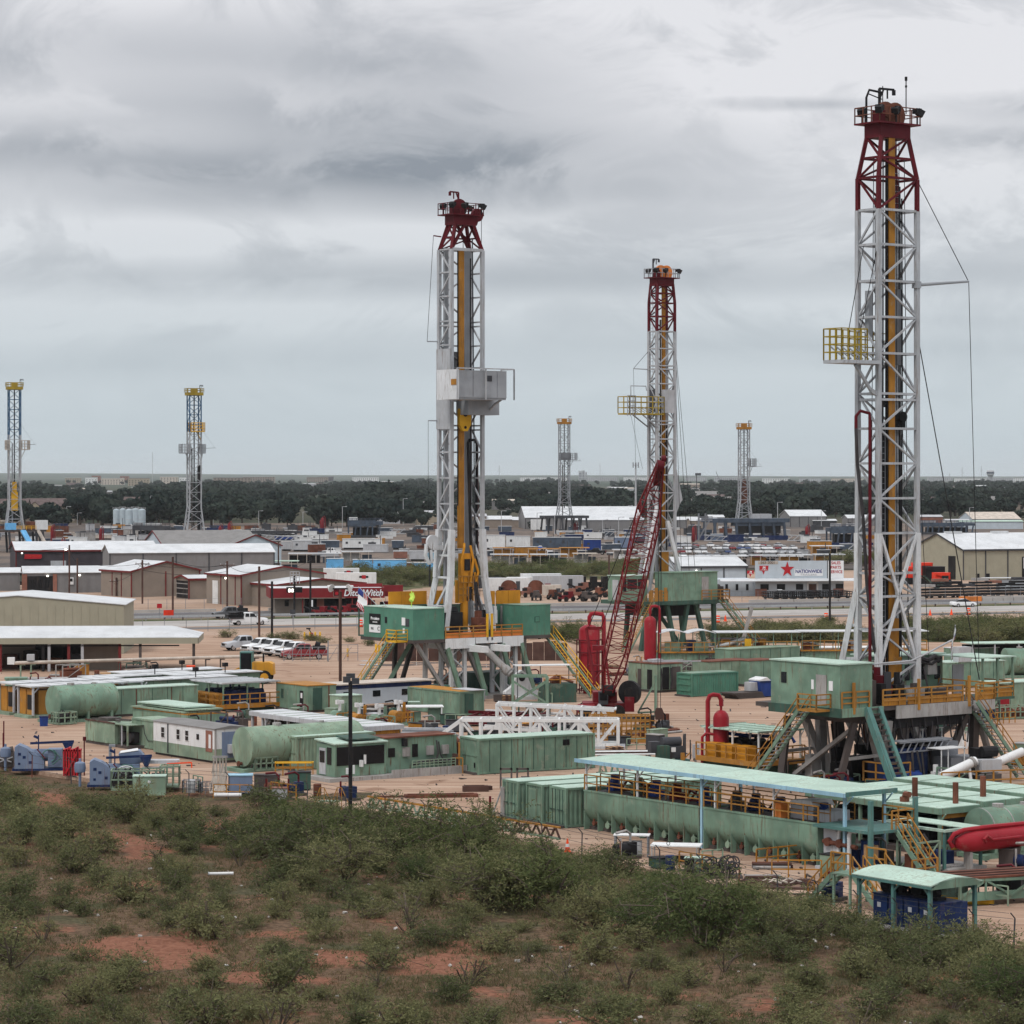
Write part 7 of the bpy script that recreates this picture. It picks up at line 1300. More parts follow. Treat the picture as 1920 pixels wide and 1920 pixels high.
def gable(px,py,label,L,W,eave,ridge,rz=RANG,wall='tan2',roof='roofw',trim='redtrim',name='warehouse',cat='warehouse',x0=0.,ribs=0,doors=(),over=.3,axis='x',wins=()):
    """gabled metal building; near corner at px,py; ridge along local x (or y)"""
    t=at(name,label,cat,px,py,rz);b=MB()
    if axis == 'x':
        pr=[(0,0),(W,0),(W,eave),(W/2,ridge),(0,eave)]
        b.v=[(x0,y,z) for y,z in pr]+[(x0+L,y,z) for y,z in pr]
    else:
        pr=[(x0,0),(x0+L,0),(x0+L,eave),(x0+L/2,ridge),(x0,eave)]
        b.v=[(x,0,z) for x,z in pr]+[(x,W,z) for x,z in pr]
    b.f=[(0,4,3,2,1),(5,6,7,8,9),(0,1,6,5),(1,2,7,6),(4,0,5,9),(2,3,8,7),(3,4,9,8)]
    if axis != 'x':b.f=[f[::-1] for f in b.f]
    w=t.mb('wall',wall,b)
    o=over;k=(ridge-eave)/((W if axis == 'x' else L)/2);th=.12
    def slab(p0,p1,p2,p3):t.mb('roof',roof,MB().add([*p0,] if 0 else [p0,p1,p2,p3]+[(x,y,z+th) for x,y,z in (p0,p1,p2,p3)],CF))
    if axis == 'x':
        a,c=x0-o,x0+L+o
        slab((a,-o,eave-k*o+.03),(c,-o,eave-k*o+.03),(c,W/2,ridge+.03),(a,W/2,ridge+.03));slab((a,W/2,ridge+.03),(c,W/2,ridge+.03),(c,W+o,eave-k*o+.03),(a,W+o,eave-k*o+.03))
        if trim:t.box('eave_trim',trim,a,c,-o-.08,-o,eave-k*o-.22,eave-k*o+.17);t.mb('gable_trim',trim,MB().beam((a,-o,eave-k*o+.02),(a,W/2,ridge+.02),.1,.3).beam((a,W/2,ridge+.02),(a,W+o,eave-k*o+.02),.1,.3))
    else:
        a,c=x0-o,x0+L+o;m_=x0+L/2
        slab((a,-o,eave-k*o+.03),(m_,-o,ridge+.03),(m_,W+o,ridge+.03),(a,W+o,eave-k*o+.03));slab((m_,-o,ridge+.03),(c,-o,eave-k*o+.03),(c,W+o,eave-k*o+.03),(m_,W+o,ridge+.03))
        if trim:t.mb('gable_trim',trim,MB().beam((a,-o,eave-k*o+.02),(m_,-o,ridge+.02),.1,.3).beam((m_,-o,ridge+.02),(c,-o,eave-k*o+.02),.1,.3));t.box('eave_trim',trim,a-.08,a,-o,W+o,eave-k*o-.2,eave-k*o+.15)
    for i in range(ribs+1):t.box('downspout',trim or 'dkgrey',x0+L*i/max(1,ribs)-.11,x0+L*i/max(1,ribs)+.11,-.14,0,0,eave-.1)
    for (dx,dw,dh,m) in doors:t.box('roller_door',m,x0+dx,x0+dx+dw,-.08,0,0,dh,w)
    for (dx,dw,z0,z1) in wins:t.box('window','glass',x0+dx,x0+dx+dw,-.07,0,z0,z1,w)
    return t
# left-hand dealerships, back to front
t=gable(30,1076,'dark maroon metal building with white roof and red sign at the left edge',33,20,5.4,7.2,14,'darkwall','roofw','redtrim',ribs=3,doors=((8.0,3.6,3.0,'ltgrey'),(-.0,.2,.2,'darkwall')))
sg=t.mb('sign','signred',MB().prism([(1.9,3.5),(5.7,3.5),(6.0,3.85),(5.9,4.5),(2.0,4.6)],-.35,-.1));text(t,'DYNATRONIC','kred',(3.9,-.37,4.1),.55,FRONT,to=sg)
t.mb('wall_lamp','lampwhite',MB().box(1.2,1.5,-.35,-.1,4.7,4.95))
t=gable(206,1096,'long grey warehouse with white roof behind the tan gabled shops',35,15,6.6,8.2,14,'greywall','roofw',None,ribs=5,doors=((7.6,4.4,2.6,'ltgrey'),(14.5,3.6,2.6,'ltgrey'),(21.5,4.0,2.6,'ltgrey')))
t=gable(305,1068,'white gabled warehouse with grey roof and red trim behind the grey one',24,24,6.2,9.2,18,'palewall','roofg','redtrim',axis='x',ribs=5,doors=((5.5,3.4,3.0,'ltgrey'),))
t=gable(430,1068,'pale gable end of the white warehouse annexe with lean-to',13,22,5.8,8.4,18,'palewall','roofg','redtrim',axis='y')
t=gable(252,1050,'low white shed with grey-brown roof left of the white gabled warehouse',9,9,2.6,4.2,18,'white','roofg','redtrim',ribs=3)
t=gable(45,1112,'low grey office with tan pillared porch at the left edge',17.5,10,3.9,5.0,12,'greywall','roofw',None,ribs=0)
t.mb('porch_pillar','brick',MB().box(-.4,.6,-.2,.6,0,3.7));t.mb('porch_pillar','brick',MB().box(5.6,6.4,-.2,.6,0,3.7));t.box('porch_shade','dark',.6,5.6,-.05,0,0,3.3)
for x in (1.3,2.8,4.2):t.box('porch_window','glass',x,x+.7,-.1,-.05,1.0,2.6)
t.box('poster','signwhite',8.6,9.6,-.2,-.05,1.6,3.0);t.box('poster_print','dark',8.8,9.4,-.24,-.2,2.2,2.8);t.mb('wall_lamp','lampwhite',MB().box(4.4,4.75,-.35,-.05,3.2,3.45));t.mb('wall_lamp','lampwhite',MB().box(10.6,10.95,-.35,-.05,3.3,3.55))
gable(-10,1108,'low grey lean-to roof at the left edge behind the black pickup',5,8,3.6,4.4,12,'greywall','roofw',None)
t=gable(246,1120,'tan metal shop with white roof, leftmost of the tan row',14.5,13,4.9,6.6,34,'tan2','roofw','redtrim',axis='y',ribs=2);t.box('notice','signwhite',12.3,13.6,-.08,0,1.5,3.3);[t.box('wall_rib','redtrim',-.1,0,y,y+.2,0,4.7) for y in (4,8)]
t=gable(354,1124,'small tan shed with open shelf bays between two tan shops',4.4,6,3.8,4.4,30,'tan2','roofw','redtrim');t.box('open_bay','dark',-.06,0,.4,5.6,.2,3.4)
for z in (.9,1.9,2.8):t.box('shelf','steelw',-.1,0,.4,5.6,z,z+.15)
t=gable(452,1136,'tan metal shop with tall white door beside the red-fascia dealership',17,13,5.4,6.8,34,'tan2','roofw','redtrim',axis='y',ribs=0);t.box('tall_door','white',-.08,0,8.6,10.6,0,4.2);[t.box('wall_rib','redtrim',-.1,0,y,y+.2,0,5.2) for y in (2.0,7.4)];t.mb('wall_lamp','lampwhite',MB().box(-.4,-.1,5.0,5.3,4.6,4.9))
t=gable(520,1140,'low tan hall with shallow white roof joining the red-fascia dealership',17,12,4.0,4.9,30,'tan2','roofw','redtrim',axis='y')
# red-fascia dealership
t=at('dealership_shop','tan shop with long red fascia lettered in white, left of the centre-left rig','shop',556,1150,8)
t.box('wall','tan2',-3.6,12.6,0,9,0,3.0);t.box('shop_front','dark',1.4,12.4,-.06,0,.1,2.7);t.box('wall','brick',3.4,4.6,-.2,0,0,2.9);t.box('window','glass',-2.0,-1.3,-.06,0,1.2,2.2);t.box('window','glass',1.6,2.6,-.12,-.06,1.2,2.2);t.box('roof','roofw',-4.4,14.4,-1.9,9,4.1,4.2)
f=t.box('fascia','fascia',-4.6,14.6,-2.2,-2.0,2.6,4.3);t.mb('fascia_return','fascia',MB().box(-4.6,-4.4,-2.0,9,2.6,4.3));t.mb('fascia_trim','tan2',MB().box(-4.6,8,-2.24,-2.2,2.56,2.68));t.mb('fascia_wing','fascia',MB().box(14.6,18.0,1.0,1.2,2.7,4.6).box(9.0,14.5,.9,1.1,4.3,4.9));t.box('fascia_wing','fascia',14.45,14.6,-2.2,1.0,2.6,4.4)
text(t,'DitchWitch','signwhite',(11.0,-2.26,3.42),1.5,FRONT,shear=.22,to=f,bold=.03,sx=.92);t.box('logo_plate','maroon',6.0,7.1,-2.24,-2.2,2.9,4.1,f);t.mb('logo_border','tan2',MB().box(6.0,7.1,-2.27,-2.24,4.05,4.12).box(6.0,7.1,-2.27,-2.24,2.88,2.95).box(5.98,6.05,-2.27,-2.24,2.9,4.1).box(7.05,7.12,-2.27,-2.24,2.9,4.1),f);t.mb('logo_mark','signred',MB().tube((6.55,-2.26,3.4),(6.55,-2.25,3.4),.28,12),f)
for x in (.9,9.2,12.2):t.box('porch_post','redtrim',x-.1,x+.1,-2.0,-1.8,0,2.6)
for i,(px,py,L) in enumerate(((640,1098,7.5),(668,1108,8.0))):
    t=at('box_trailer','white box trailer with red and black badge above the red fascia, %s one' % ('left','right')[i],'trailer',px,py,4,'white box trailers behind the red fascia');bd=t.box('body','white',-L/2,L/2,0,2.4,.6,3.6);t.box('badge','black',.6,2.4,-.04,0,2.6,3.0,bd);t.mb('badge_mark','signred',MB().box(1.1,1.9,-.06,-.04,2.45,3.15),bd)
    for x in (-.6,.6):t.mb('wheel','tyre',MB().tube((x,.05,.4),(x,.3,.4),.4,12),None,40)
# utility poles
def pole(px,py,top,label,cross=True,m='timber',lamp=False,r=.17):
    t=at('utility_pole',label,'pole',px,py,0);h=(py-top)/PS(py);t.tube('shaft',m,(0,0,0),(0,0,h),r)
    if cross:t.mb('cross_arm',m,MB().beam((-1.3,-.1,h-.7),(1.3,.1,h-.7),.14).beam((-.9,0,h-.7),(0,0,h-1.4),.06).beam((.9,0,h-.7),(0,0,h-1.4),.06));t.mb('insulators','ltgrey',MB().box(-1.2,-1.08,-.06,.06,h-.62,h-.4).box(1.08,1.2,-.06,.06,h-.62,h-.4).box(-.3,-.18,-.06,.06,h-.62,h-.4))
    if lamp:t.mb('lamp','lampwhite',MB().box(-.9,-.5,-.2,.2,h-1.0,h-.75));t.mb('lamp_arm','grey',MB().beam((0,0,h-.6),(-.8,0,h-.7),.07))
    return t
PL=[(130,1112,1022,'dark pole in front of the maroon building',0),(145,1112,1047,'dark pole between maroon and grey buildings',0),(218,1118,1083,'short T-shaped pole before the leftmost tan shop',1),(267,1132,1050,'pole with transformer before the leftmost tan shop',1),(324,1157,1044,'tall bare pole left of the small tan shed',0),(426,1142,1052,'pole with spreading arms at the tan shop corner',1),(486,1194,1062,'thick pole beside the white flatbed truck',0),(510,1198,1090,'shorter dark pole right of the white flatbed truck',0),(552,1156,1080,'pole with lit white lamps before the red fascia',0),(582,1156,1044,'tall thin pole through the red fascia',0),(806,1100,1025,'pole left of the centre-left rig mast in the grass field',0),(1142,1110,1040,'pole in front of the grass field left of the crane boom',0),(1556,1172,1038,'dark pole before the trailer dealership sign',0),(1792,1082,1018,'pole before the large grey warehouse',1),(1822,1080,1007,'rust-topped pole before the large grey warehouse',1),(1850,1060,1012,'grey pole behind the large warehouse',0),(478,1085,1030,'thin pole at the corner of the long grey warehouse',0),(522,1078,1016,'thin pole behind the red-fascia dealership',0)]
for (px,py,top,l,c) in PL:pole(px,py,top,l,bool(c),'steelb' if px in (1792,1850) else ('dark' if px in (510,552,582,1556,806) else 'timber'),px in (130,))
t=at('lamp_board','pole-mounted board with two lit lamps before the red fascia','lamp',551,1157,0);t.box('board','black',-1.2,1.4,-.3,-.1,4.0,4.9);
for x in (-.7,-.2):t.box('lamp','lampwhite',x-.16,x+.16,-.36,-.3,4.1,4.6)
t.tube('post','dark',(.1,0,0),(.1,0,4.2),.1);t.mb('antenna','ltgrey',MB().rail([(-.6,0,5.4),(.9,0,5.4)],h=2.0,r=.05,step=.5,mids=3))
# overhead wires of the road line
t=T('overhead_wires','thin overhead power wires strung between the roadside poles','wires',(0,0,0))
def wire(a,b,sag=.7):
    pts=[V(a).lerp(V(b),k/10)-V((0,0,sag*4*(k/10)*(1-k/10))) for k in range(11)];t.path('wire','dark',pts,.035)
pz={}
for (px,py,top,l,c) in PL:p=G(px,py);pz[px] =p+V((0,0,(py-top)/PS(py)-.6))
for a,b in ((145,267),(130,145),(267,324),(267,426),(324,426),(426,486),(486,582),(218,267),(1792,1822)):wire(pz[a],pz[b])
wire(pz[426]-V((0,0,1.2)),pz[267]-V((0,0,1.2)));wire(pz[1822],pz[1822]+V((40,10,0)));wire(pz[806],pz[1142]);wire(pz[130],pz[130]+V((-30,4,0)))
# street signs, barrels
for i,(px,py) in enumerate(((676,1176),(1346,1168),(1360,1165),(1549,1163),(1744,1154),(1784,1153),(1816,1153))):
    big=i in (0,1,3,6);t=at('traffic_drum' if big else 'traffic_cone','orange and white %s by the highway, %s from left' % ('traffic drum' if big else 'traffic cone',ordn(i) if i else 'first'),'traffic drum' if big else 'cone',px,py,0,'orange traffic markers on the highway')
    if big:t.mb('body','orange',MB().lathe([(.34,.08),(.34,1.1),(.26,1.15),(.02,1.2)],None,12),None,40);t.mb('band','white',MB().lathe([(.35,.4),(.35,.6)],None,12));t.mb('band','white',MB().lathe([(.35,.8),(.35,.95)],None,12));t.mb('base','tyre',MB().tube((0,0,0),(0,0,.1),.45,12))
    else:t.mb('body','orange',MB().lathe([(.24,.05),(.14,.6),(.04,1.0)],None,10),None,40);t.box('base','orange',-.28,.28,-.28,.28,0,.06)
t=at('roadside_sign','square red-orange roadwork sign seen from the left on the verge','sign',316,1160,12);t.box('panel','kred',-.8,.8,-.05,0,.3,1.4);t.tube('post','dark',(-.5,.05,0),(-.5,.05,1.4),.05);t.tube('post','dark',(.5,.05,0),(.5,.05,1.4),.05)
for i,(px,py,m,l) in enumerate(((299,1160,'signred','small red road sign on a thin post left of the square sign'),(549,1172,'dkgrey','small dark road sign on a thin post before the red-fascia shop'),(584,1152,'signwhite','narrow white banner sign before the red-fascia shop'))):t=at('road_sign',l,'sign',px,py,0);t.tube('post','grey',(0,0,0),(0,0,2.3),.05);t.box('plate',m,-.4 if i < 2 else -.25,.4 if i < 2 else .25,-.06,-.02,1.7 if i < 2 else 1.1,2.4)
# machinery yard of the red dealership
rn=random.Random(31)
def trencher(px,py,label,m='signred',rz=0.,k=1.):
    t=at('trencher',label,'machine',px,py,rz);t.o.scale=(k,)*3;t.mb('chassis',m,MB().box(-1.4,1.2,-.6,.6,.5,1.1).box(.2,1.2,-.5,.5,1.1,1.7));t.mb('boom','dark',MB().beam((-1.4,0,.9),(-3.0,0,1.5),.3).beam((1.2,0,.8),(2.2,0,.3),.25));t.mb('seat','black',MB().box(-.5,.1,-.3,.3,1.1,1.6))
    for x in (-.9,.9):
        for s in (-1,1):wheel(t,x,s*.7,.42,.25,'dark')
for i,(px,py) in enumerate(((600,1156),(618,1156),(640,1156),(662,1152),(690,1144),(718,1146))):trencher(px,py,'red trencher machine displayed before the red-fascia shop, %s from left' % (ordn(i) if i else 'first'),'red' if i != 2 else 'redv',rn.uniform(-30,200))
for i,(px,py,w) in enumerate(((940,1118,1),(962,1124,1),(985,1120,1),(1006,1126,0),(1040,1124,0),(1062,1128,0),(1080,1122,0),(1105,1128,0),(1130,1120,0),(1020,1112,0),(1090,1110,0))):trencher(px,py,'dusty red trencher in the machine row right of the centre-left rig, %s from left' % (ordn(i) if i else 'first'),('rust','red','brick','steelb')[i % 4],rn.uniform(0,360),1.1)
for i,px in enumerate((954,1005)):
    t=at('cable_reel','large rust-red cable reel in the machine row, %s one of the pair' % ('left','right')[i],'reel',px,1117,20,'red cable reels');t.mb('flange','rust',MB().tube((0,-.5,1.5),(0,-.4,1.5),1.5,20).tube((0,.4,1.5),(0,.5,1.5),1.5,20),None,40);t.mb('core','dark',MB().tube((0,-.4,1.5),(0,.4,1.5),.9,16),None,40);t.mb('stand','steelb',MB().box(-.8,.8,-.6,-.5,0,.3).box(-.8,.8,.5,.6,0,.3))
for i,(px,py,L,h,m,l) in enumerate(((952,1114,8,2.6,'white','white box trailer behind the red cable reels, leftmost'),(985,1110,7,2.4,'white','white box trailer second from left behind the machine row'),(1015,1109,8,3.0,'white','tallest white box trailer behind the machine row'),(1047,1110,10,2.7,'ltgrey','grey box trailer at the right of the white ones'),(918,1108,5,2.2,'dkgrey','dark grey trailer left of the white box trailers'),(1036,1121,3.4,1.9,'rope','cream tank cube among the red machines'))):
    t=at('box_trailer',l,'trailer',px,py,6);bd=t.box('body',m,-L/2,L/2,0,2.4,.5,.5+h);t.box('door','dkgrey',L*.2,L*.2+.8,-.04,0,.7,h-.1,bd)
    for x in (-.5,.5):t.mb('wheel','tyre',MB().tube((x,.0,.4),(x,.3,.4),.4,12),None,40)
for i in range(4):
    t=at('dark_tractor','dark tractor parked behind the machine row, %s from left' % (ordn(i) if i else 'first'),'tractor',1078+i*21,1106,15,'dark tractors behind the machine row');t.mb('hood','black',MB().box(-.2,1.8,-.5,.5,.8,1.6));t.mb('cab','dark',MB().box(-1.4,-.2,-.7,.7,1.0,2.7))
    for x in (-1.0,1.2):wheel(t,x,-.8,.75 if x < 0 else .5,.35,'dark');wheel(t,x,.8,.75 if x < 0 else .5,.35,'dark')
t=at('dirt_pile','heap of pink soil behind the centre-left rig cabin','dirt pile',782,1128,0);b=MB();t.mb('heap','m_yard',MB().lathe([(5.2,0),(3.6,.8),(1.8,1.6),(.3,2.0)],M.Diagonal((1.6,1,1,1)),20),None,60)
t=at('dirt_pile','brown earth heap right of the centre-left rig stairs','dirt pile',1020,1226,0);t.mb('heap','m_yard',MB().lathe([(4.6,0),(3.0,.9),(1.4,1.7),(.3,1.9)],M.Diagonal((1.7,1,1,1)),20),None,60)
t=at('retaining_wall','low weathered timber wall behind the centre-left rig','wall',716,1240,4)
for i in range(16):t.box('plank','timber',i*1.45,i*1.45+1.4,0,.12,0,2.2+.12*(i % 3))
# white trailer dealership with big sign
t=gable(1272,1110,'white metal workshop of the trailer dealership with three roller doors',14,15,5.0,6.6,12,'palewall','roofw','dkgrey',ribs=3,doors=((.8,2.0,3.6,'white'),(4.6,2.0,3.6,'white')))
t.mb('wall_lamp','lampwhite',MB().box(3.5,3.75,-.3,-.1,4.1,4.3))
t=at('small_shed','small pale metal shed before the white workshop','shed',1274,1118,10);t.box('wall','palewall',0,5.4,0,3,0,2.3);t.mb('roof','roofw',MB().add([(-.2,-.3,2.3),(5.6,-.3,2.3),(5.6,3.2,2.7),(-.2,3.2,2.7),(-.2,-.3,2.42),(5.6,-.3,2.42),(5.6,3.2,2.82),(-.2,3.2,2.82)],CF));t.box('corner_trim','dkgrey',-.06,.06,-.06,.02,0,2.3)
t=at('trailer_dealership','trailer shop with tall white sign wall lettered in blue and red','shop',1416,1118,6.)
k=PS(1118);W_=(1584-1416)/k/math.cos(R(6));t.box('wall','palewall',0,W_,0,10,0,3.0);sg=t.box('sign_wall','palewall',0,W_,-.1,.2,3.0,6.75);t.box('brick_base','brick',0,W_*.13,-.08,0,0,1.4);t.box('brick_base','brick',W_*.88,W_,-.08,0,0,1.4)
t.mb('awning','roofw',MB().add([(-7.0,-2.0,2.9),(W_+2,-2.0,2.9),(W_+2,-.1,3.3),(-7.0,-.1,3.3),(-7.0,-2.0,3.0),(W_+2,-2.0,3.0),(W_+2,-.1,3.4),(-7.0,-.1,3.4)],CF));t.box('side_wing','palewall',-7.0,0,1,9,0,3.2)
for x in (-5.6,-3.6,-1.6):t.box('window','glass',x,x+.5,.94,1,1.1,2.3)
for x,w in ((1.0,1.6),(4.2,1.6),(7.9,1.4),(13.0,1.5),(15.6,1.5)):t.box('window','glass',x,x+w,-.06,0,1.2,2.3)
t.mb('door_frame','white',MB().box(10.0,10.3,-.2,0,0,2.8).box(11.9,12.2,-.2,0,0,2.8).box(10.0,12.2,-.2,0,2.4,2.8));t.box('door','timber',10.4,11.8,-.06,0,0,2.3)
star=[]
for i in range(10):a=math.pi/2+i*math.pi/5;r=1.55 if i % 2 == 0 else .62;star.append((6.2+r*math.cos(a)*.9,5.1+r*math.sin(a)))
t.mb('star','signred',MB().prism(star,-.16,-.1),sg);t.box('name_plate','signwhite',7.6,13.1,-.14,-.1,3.85,5.1,sg);text(t,'NATIONWIDE','signblue',(10.35,-.16,4.7),.9,FRONT,to=sg,bold=.02,sx=.9);text(t,'TRAILERS','ltgrey',(10.3,-.16,4.08),.45,FRONT,to=sg,sx=1.7)
text(t,'563-2001','timber',(2.4,-.14,6.4),.75,FRONT,to=sg);t.box('number_plate','rope',.5,4.4,-.13,-.1,6.1,6.7,sg)
for i,s_ in enumerate(('SALES','PARTS','SERVICE')):text(t,s_,'signred',(W_-1.55,-.14,6.3-i*.85),.78,FRONT,to=sg,bold=.015,sx=.9)
t.box('sign_panel','signwhite',W_-3.1,W_-.05,-.13,-.1,3.4,6.7,sg);t.box('sign_divider','dkgrey',W_-3.25,W_-3.1,-.16,-.1,3.0,6.75,sg)
def pj(x,z,k_,y):
    pl=t.mb('logo','signred',MB().prism([(x-.8*k_,z+.55*k_),(x+.95*k_,z+.6*k_),(x+.85*k_,z-.35*k_),(x+.25*k_,z-.4*k_),(x,z-1.1*k_),(x-.3*k_,z-.4*k_),(x-.8*k_,z-.35*k_)],y-.05,y),sg);text(t,'PJ','signwhite',(x+.05,y-.07,z+.12*k_),.75*k_,FRONT,shear=.15,to=sg,bold=.02);t.mb('logo_bar','signwhite',MB().box(x-.65*k_,x+.7*k_,y-.07,y-.05,z-.26*k_,z-.2*k_),sg)
pj(1.6,5.25,1.0,-.1);pj(-1.0,4.5,.75,-.3)
rn=random.Random(5)
for i in range(9):
    px=1446+i*16.5;t=at('utility_trailer','black flatbed utility trailer in the row before the sign wall, %s from left' % (ordn(i) if i else 'first'),'trailer',px,1127-.3*i,95+rn.uniform(-6,6),'black utility trailers');L=6;t.mb('deck','dark',MB().box(-L/2,L/2,-1.1,1.1,.6,.75));t.rail('side_rail','black',[(-L/2,-1.1,.75),(L/2,-1.1,.75),(L/2,1.1,.75),(-L/2,1.1,.75)],closed=True,h=.9,r=.06,step=1.4);t.mb('tongue','black',MB().beam((L/2,-.8,.6),(L/2+1.4,0,.6),.12).beam((L/2,.8,.6),(L/2+1.4,0,.6),.12))
    for x in (-.5,.4):wheel(t,x,-1.15,.36,.22);wheel(t,x,1.15,.36,.22)
t=at('atv','white utility buggy parked at the left of the black trailers','buggy',1462,1124,0);t.mb('body','white',MB().box(-1.2,1.2,-.6,.6,.5,.95).box(-1.2,-.4,-.6,.6,.95,1.2));t.mb('cage','dark',MB().beam((-.4,-.6,.9),(-.4,-.6,1.8),.06).beam((.7,-.6,.9),(.4,-.6,1.8),.06).beam((-.4,.6,.9),(-.4,.6,1.8),.06).beam((.7,.6,.9),(.4,.6,1.8),.06));t.box('roof','white',-.45,.45,-.62,.62,1.8,1.86)
for x in (-.8,.8):wheel(t,x,-.62,.32,.24);wheel(t,x,.62,.32,.24)
# large grey warehouse, red machines
t=gable(1806,1088,'large khaki-grey warehouse with white roof behind the rightmost rig',34,22,6.7,10.0,22,'khaki','roofw','dkgrey',ribs=6,doors=((1.5,2.0,3.0,'khaki'),(15.0,4.0,5.0,'black'),(3.0,1.1,1.4,'glass'),(5.6,1.1,1.4,'glass')))
t.mb('gable_door','dark',MB().box(-.1,0,3.2,6.2,0,5.2));
for x in (2,14,26):t.mb('roof_vent','roofw',MB().box(x,x+4,10.4,11.6,9.9,10.5))
t.mb('interior_drum','white',MB().tube((15.8,-.2,2.4),(15.8,-.12,4.8),.5,12).tube((17.9,-.2,2.4),(17.9,-.12,4.8),.5,12))
pickup(1913,1085,'white pickup parked by the open bay of the khaki-grey warehouse','carwhite',200);sedan(1872,1086,'white and dark saloon parked beside the khaki-grey warehouse','carwhite',190)
for i,(px,py,m,w,h,l) in enumerate(((1716,1096,'kred',3.2,3.8,'bright orange-red machine leftmost before the khaki warehouse'),(1732,1096,'kred',4.0,4.6,'largest bright orange-red machine before the khaki warehouse'),(1754,1097,'black',4.2,3.9,'black machine between the two orange-red ones'),(1768,1099,'kred',3.2,2.8,'small orange-red machine at the right of the group'))):
    t=at('skid_machine',l,'machine',px,py,10);t.mb('body',m,MB().box(-w/2,w/2,0,2.4,1.4,h).prism([(-w/2,h),(w/2,h),(w/2-.6,h-1),(-w/2,h-.4)],-.3,0));t.mb('undercarriage','black',MB().box(-w/2-.2,w/2+.2,-.2,2.6,.1,1.4));t.box('window','glass',-w*.1,w*.35,-.34,-.3,h-1.6,h-.6)
t=at('folded_trailer','dark green tilted trailer ramps before the khaki warehouse','trailer',1756,1112,10);t.mb('ramp','greendk',MB().beam((-2.6,0,3.4),(.3,0,.9),.25).beam((-2.6,1.8,3.4),(.3,1.8,.9),.25).beam((.3,0,.9),(2.4,0,2.8),.25).beam((.3,1.8,.9),(2.4,1.8,2.8),.25));t.mb('mesh','dark',MB().add([(-2.6,.1,3.35),(.2,.1,.9),(.2,1.7,.9),(-2.6,1.7,3.35)],[(0,1,2,3)]));t.box('bed','black',-1.5,4.5,0,1.8,.6,.9)
for i in range(8):t=at('stacked_trailer','black trailer frames stacked along the fence at the right, %s stack from left' % (ordn(i) if i else 'first'),'trailer',1742+i*25,1122-i*.6,16,'stacked black trailers');[t.box('frame','black' if k % 2 else 'dark',-2.4+.1*k,2.4-.1*k,0,1.8,.35+k*.55,.7+k*.55) for k in range(3+(i*5) % 3)];t.mb('wheel','tyre',MB().tube((-.5,-.1,.36),(-.5,.2,.36),.36,12).tube((.5,-.1,.36),(.5,.2,.36),.36,12));t.box('load',('steelw','brick','black','dkgrey')[i % 4],-1.6,1.4,.2,1.6,2.1+.5*((i*5) % 3),2.6+.5*((i*5) % 3))
t=at('cargo_canopy','white cargo box under a pale canopy at the right edge','canopy',1876,1112,14);t.box('canopy','roofw',-3,9,-.5,2.5,2.9,3.0);t.box('cargo_box','palewall',0,5,0,2.2,.5,2.6);[t.tube('post','dkgrey',(x,-.4,0),(x,-.4,2.9),.06,seg_n=6) for x in (-2.8,2,8.8)]
t=at('work_barrier','orange and concrete road barrier row behind the white car','barrier',1800,1130,17)
for i in range(4):t.mb('segment','orangey',MB().prism([(i*1.1,0),(i*1.1+1.05,0),(i*1.1+1.05,1.1),(i*1.1,1.1)],0,.5))
for i in range(5):t.mb('segment','concrete',MB().prism([(4.5+i*2.1,0),(6.5+i*2.1,0),(6.5+i*2.1,.9),(4.5+i*2.1,.9)],0,.5))
# middle rig: mud pits with white canopies, right-hand back yard
for i,(x0,x1,y,l) in enumerate(((1236,1342,1256,'left white-roofed pit canopy with arched double roof behind the crane hook'),(1346,1498,1254,'middle white-roofed pit canopy before the green verge'),(1502,1740,1252,'right white-roofed pit canopy behind the rightmost rig mast'))):
    t=at('pit_canopy',l,'canopy',x0,y,5);L=(x1-x0)/PS(y)/math.cos(R(5));t.put('tank_wall',pan_box(0,L,0,3.0,.2,2.0,.6,.05).mesh('tank_wall','green'));t.box('deck','track',-.1,L+.1,-.3,3.2,2.0,2.15);t.rail('handrail','yellow',[(0,-.2,2.15),(L,-.2,2.15)],h=1.1,r=.045,step=1.4)
    if i == 0:
        for k in (0,1):
            vs,fs=[],[]
            for q in range(9):x=k*L/2+L/2*q/8*.99;z=4.3+.35*math.sin(math.pi*q/8);vs += [(x,-.5,z),(x,3.3,z),(x,-.5,z+.08),(x,3.3,z+.08)]
            for q in range(8):a=4*q;fs += [(a+2,a+6,a+7,a+3),(a,a+1,a+5,a+4),(a,a+4,a+6,a+2),(a+1,a+3,a+7,a+5)]
            t.put('roof',mk('roof',vs,fs,'roofw'));t.box('cabinet','green3',k*L/2+.8,k*L/2+2.6,.4,1.2,2.15,3.3)
    else:t.box('roof','roofw',-.2,L+.2,-.5,3.3,4.3,4.4)
    for k in range(int(L/2.2)+1):x=min(L,.1+k*2.2);t.tube('post','green',(x,-.2,2.1),(x,-.2,4.3),.06,seg_n=6);t.tube('post','green',(x,3.0,2.1),(x,3.0,4.3),.06,seg_n=6)
    rn=random.Random(i+70)
    for k in range(int(L/1.6)):x=rn.uniform(.3,L-1);t.mb('equipment',rn.choice(['dkgrey','track','ltgrey','rust','green3','blue']),MB().box(x,x+rn.uniform(.5,1.2),.6,2.2,2.15,2.15+rn.uniform(.5,1.5)).tube((x,.5,2.6),(x+1.4,.5,2.7),.09),None,40)
    if i == 1:t.mb('white_duct','white',MB().tube((-.5,.2,2.4),(3.4,.6,3.6),.25,10),None,40);t.box('sign','yellowb',3.2,4.0,-.3,-.24,2.7,3.6)
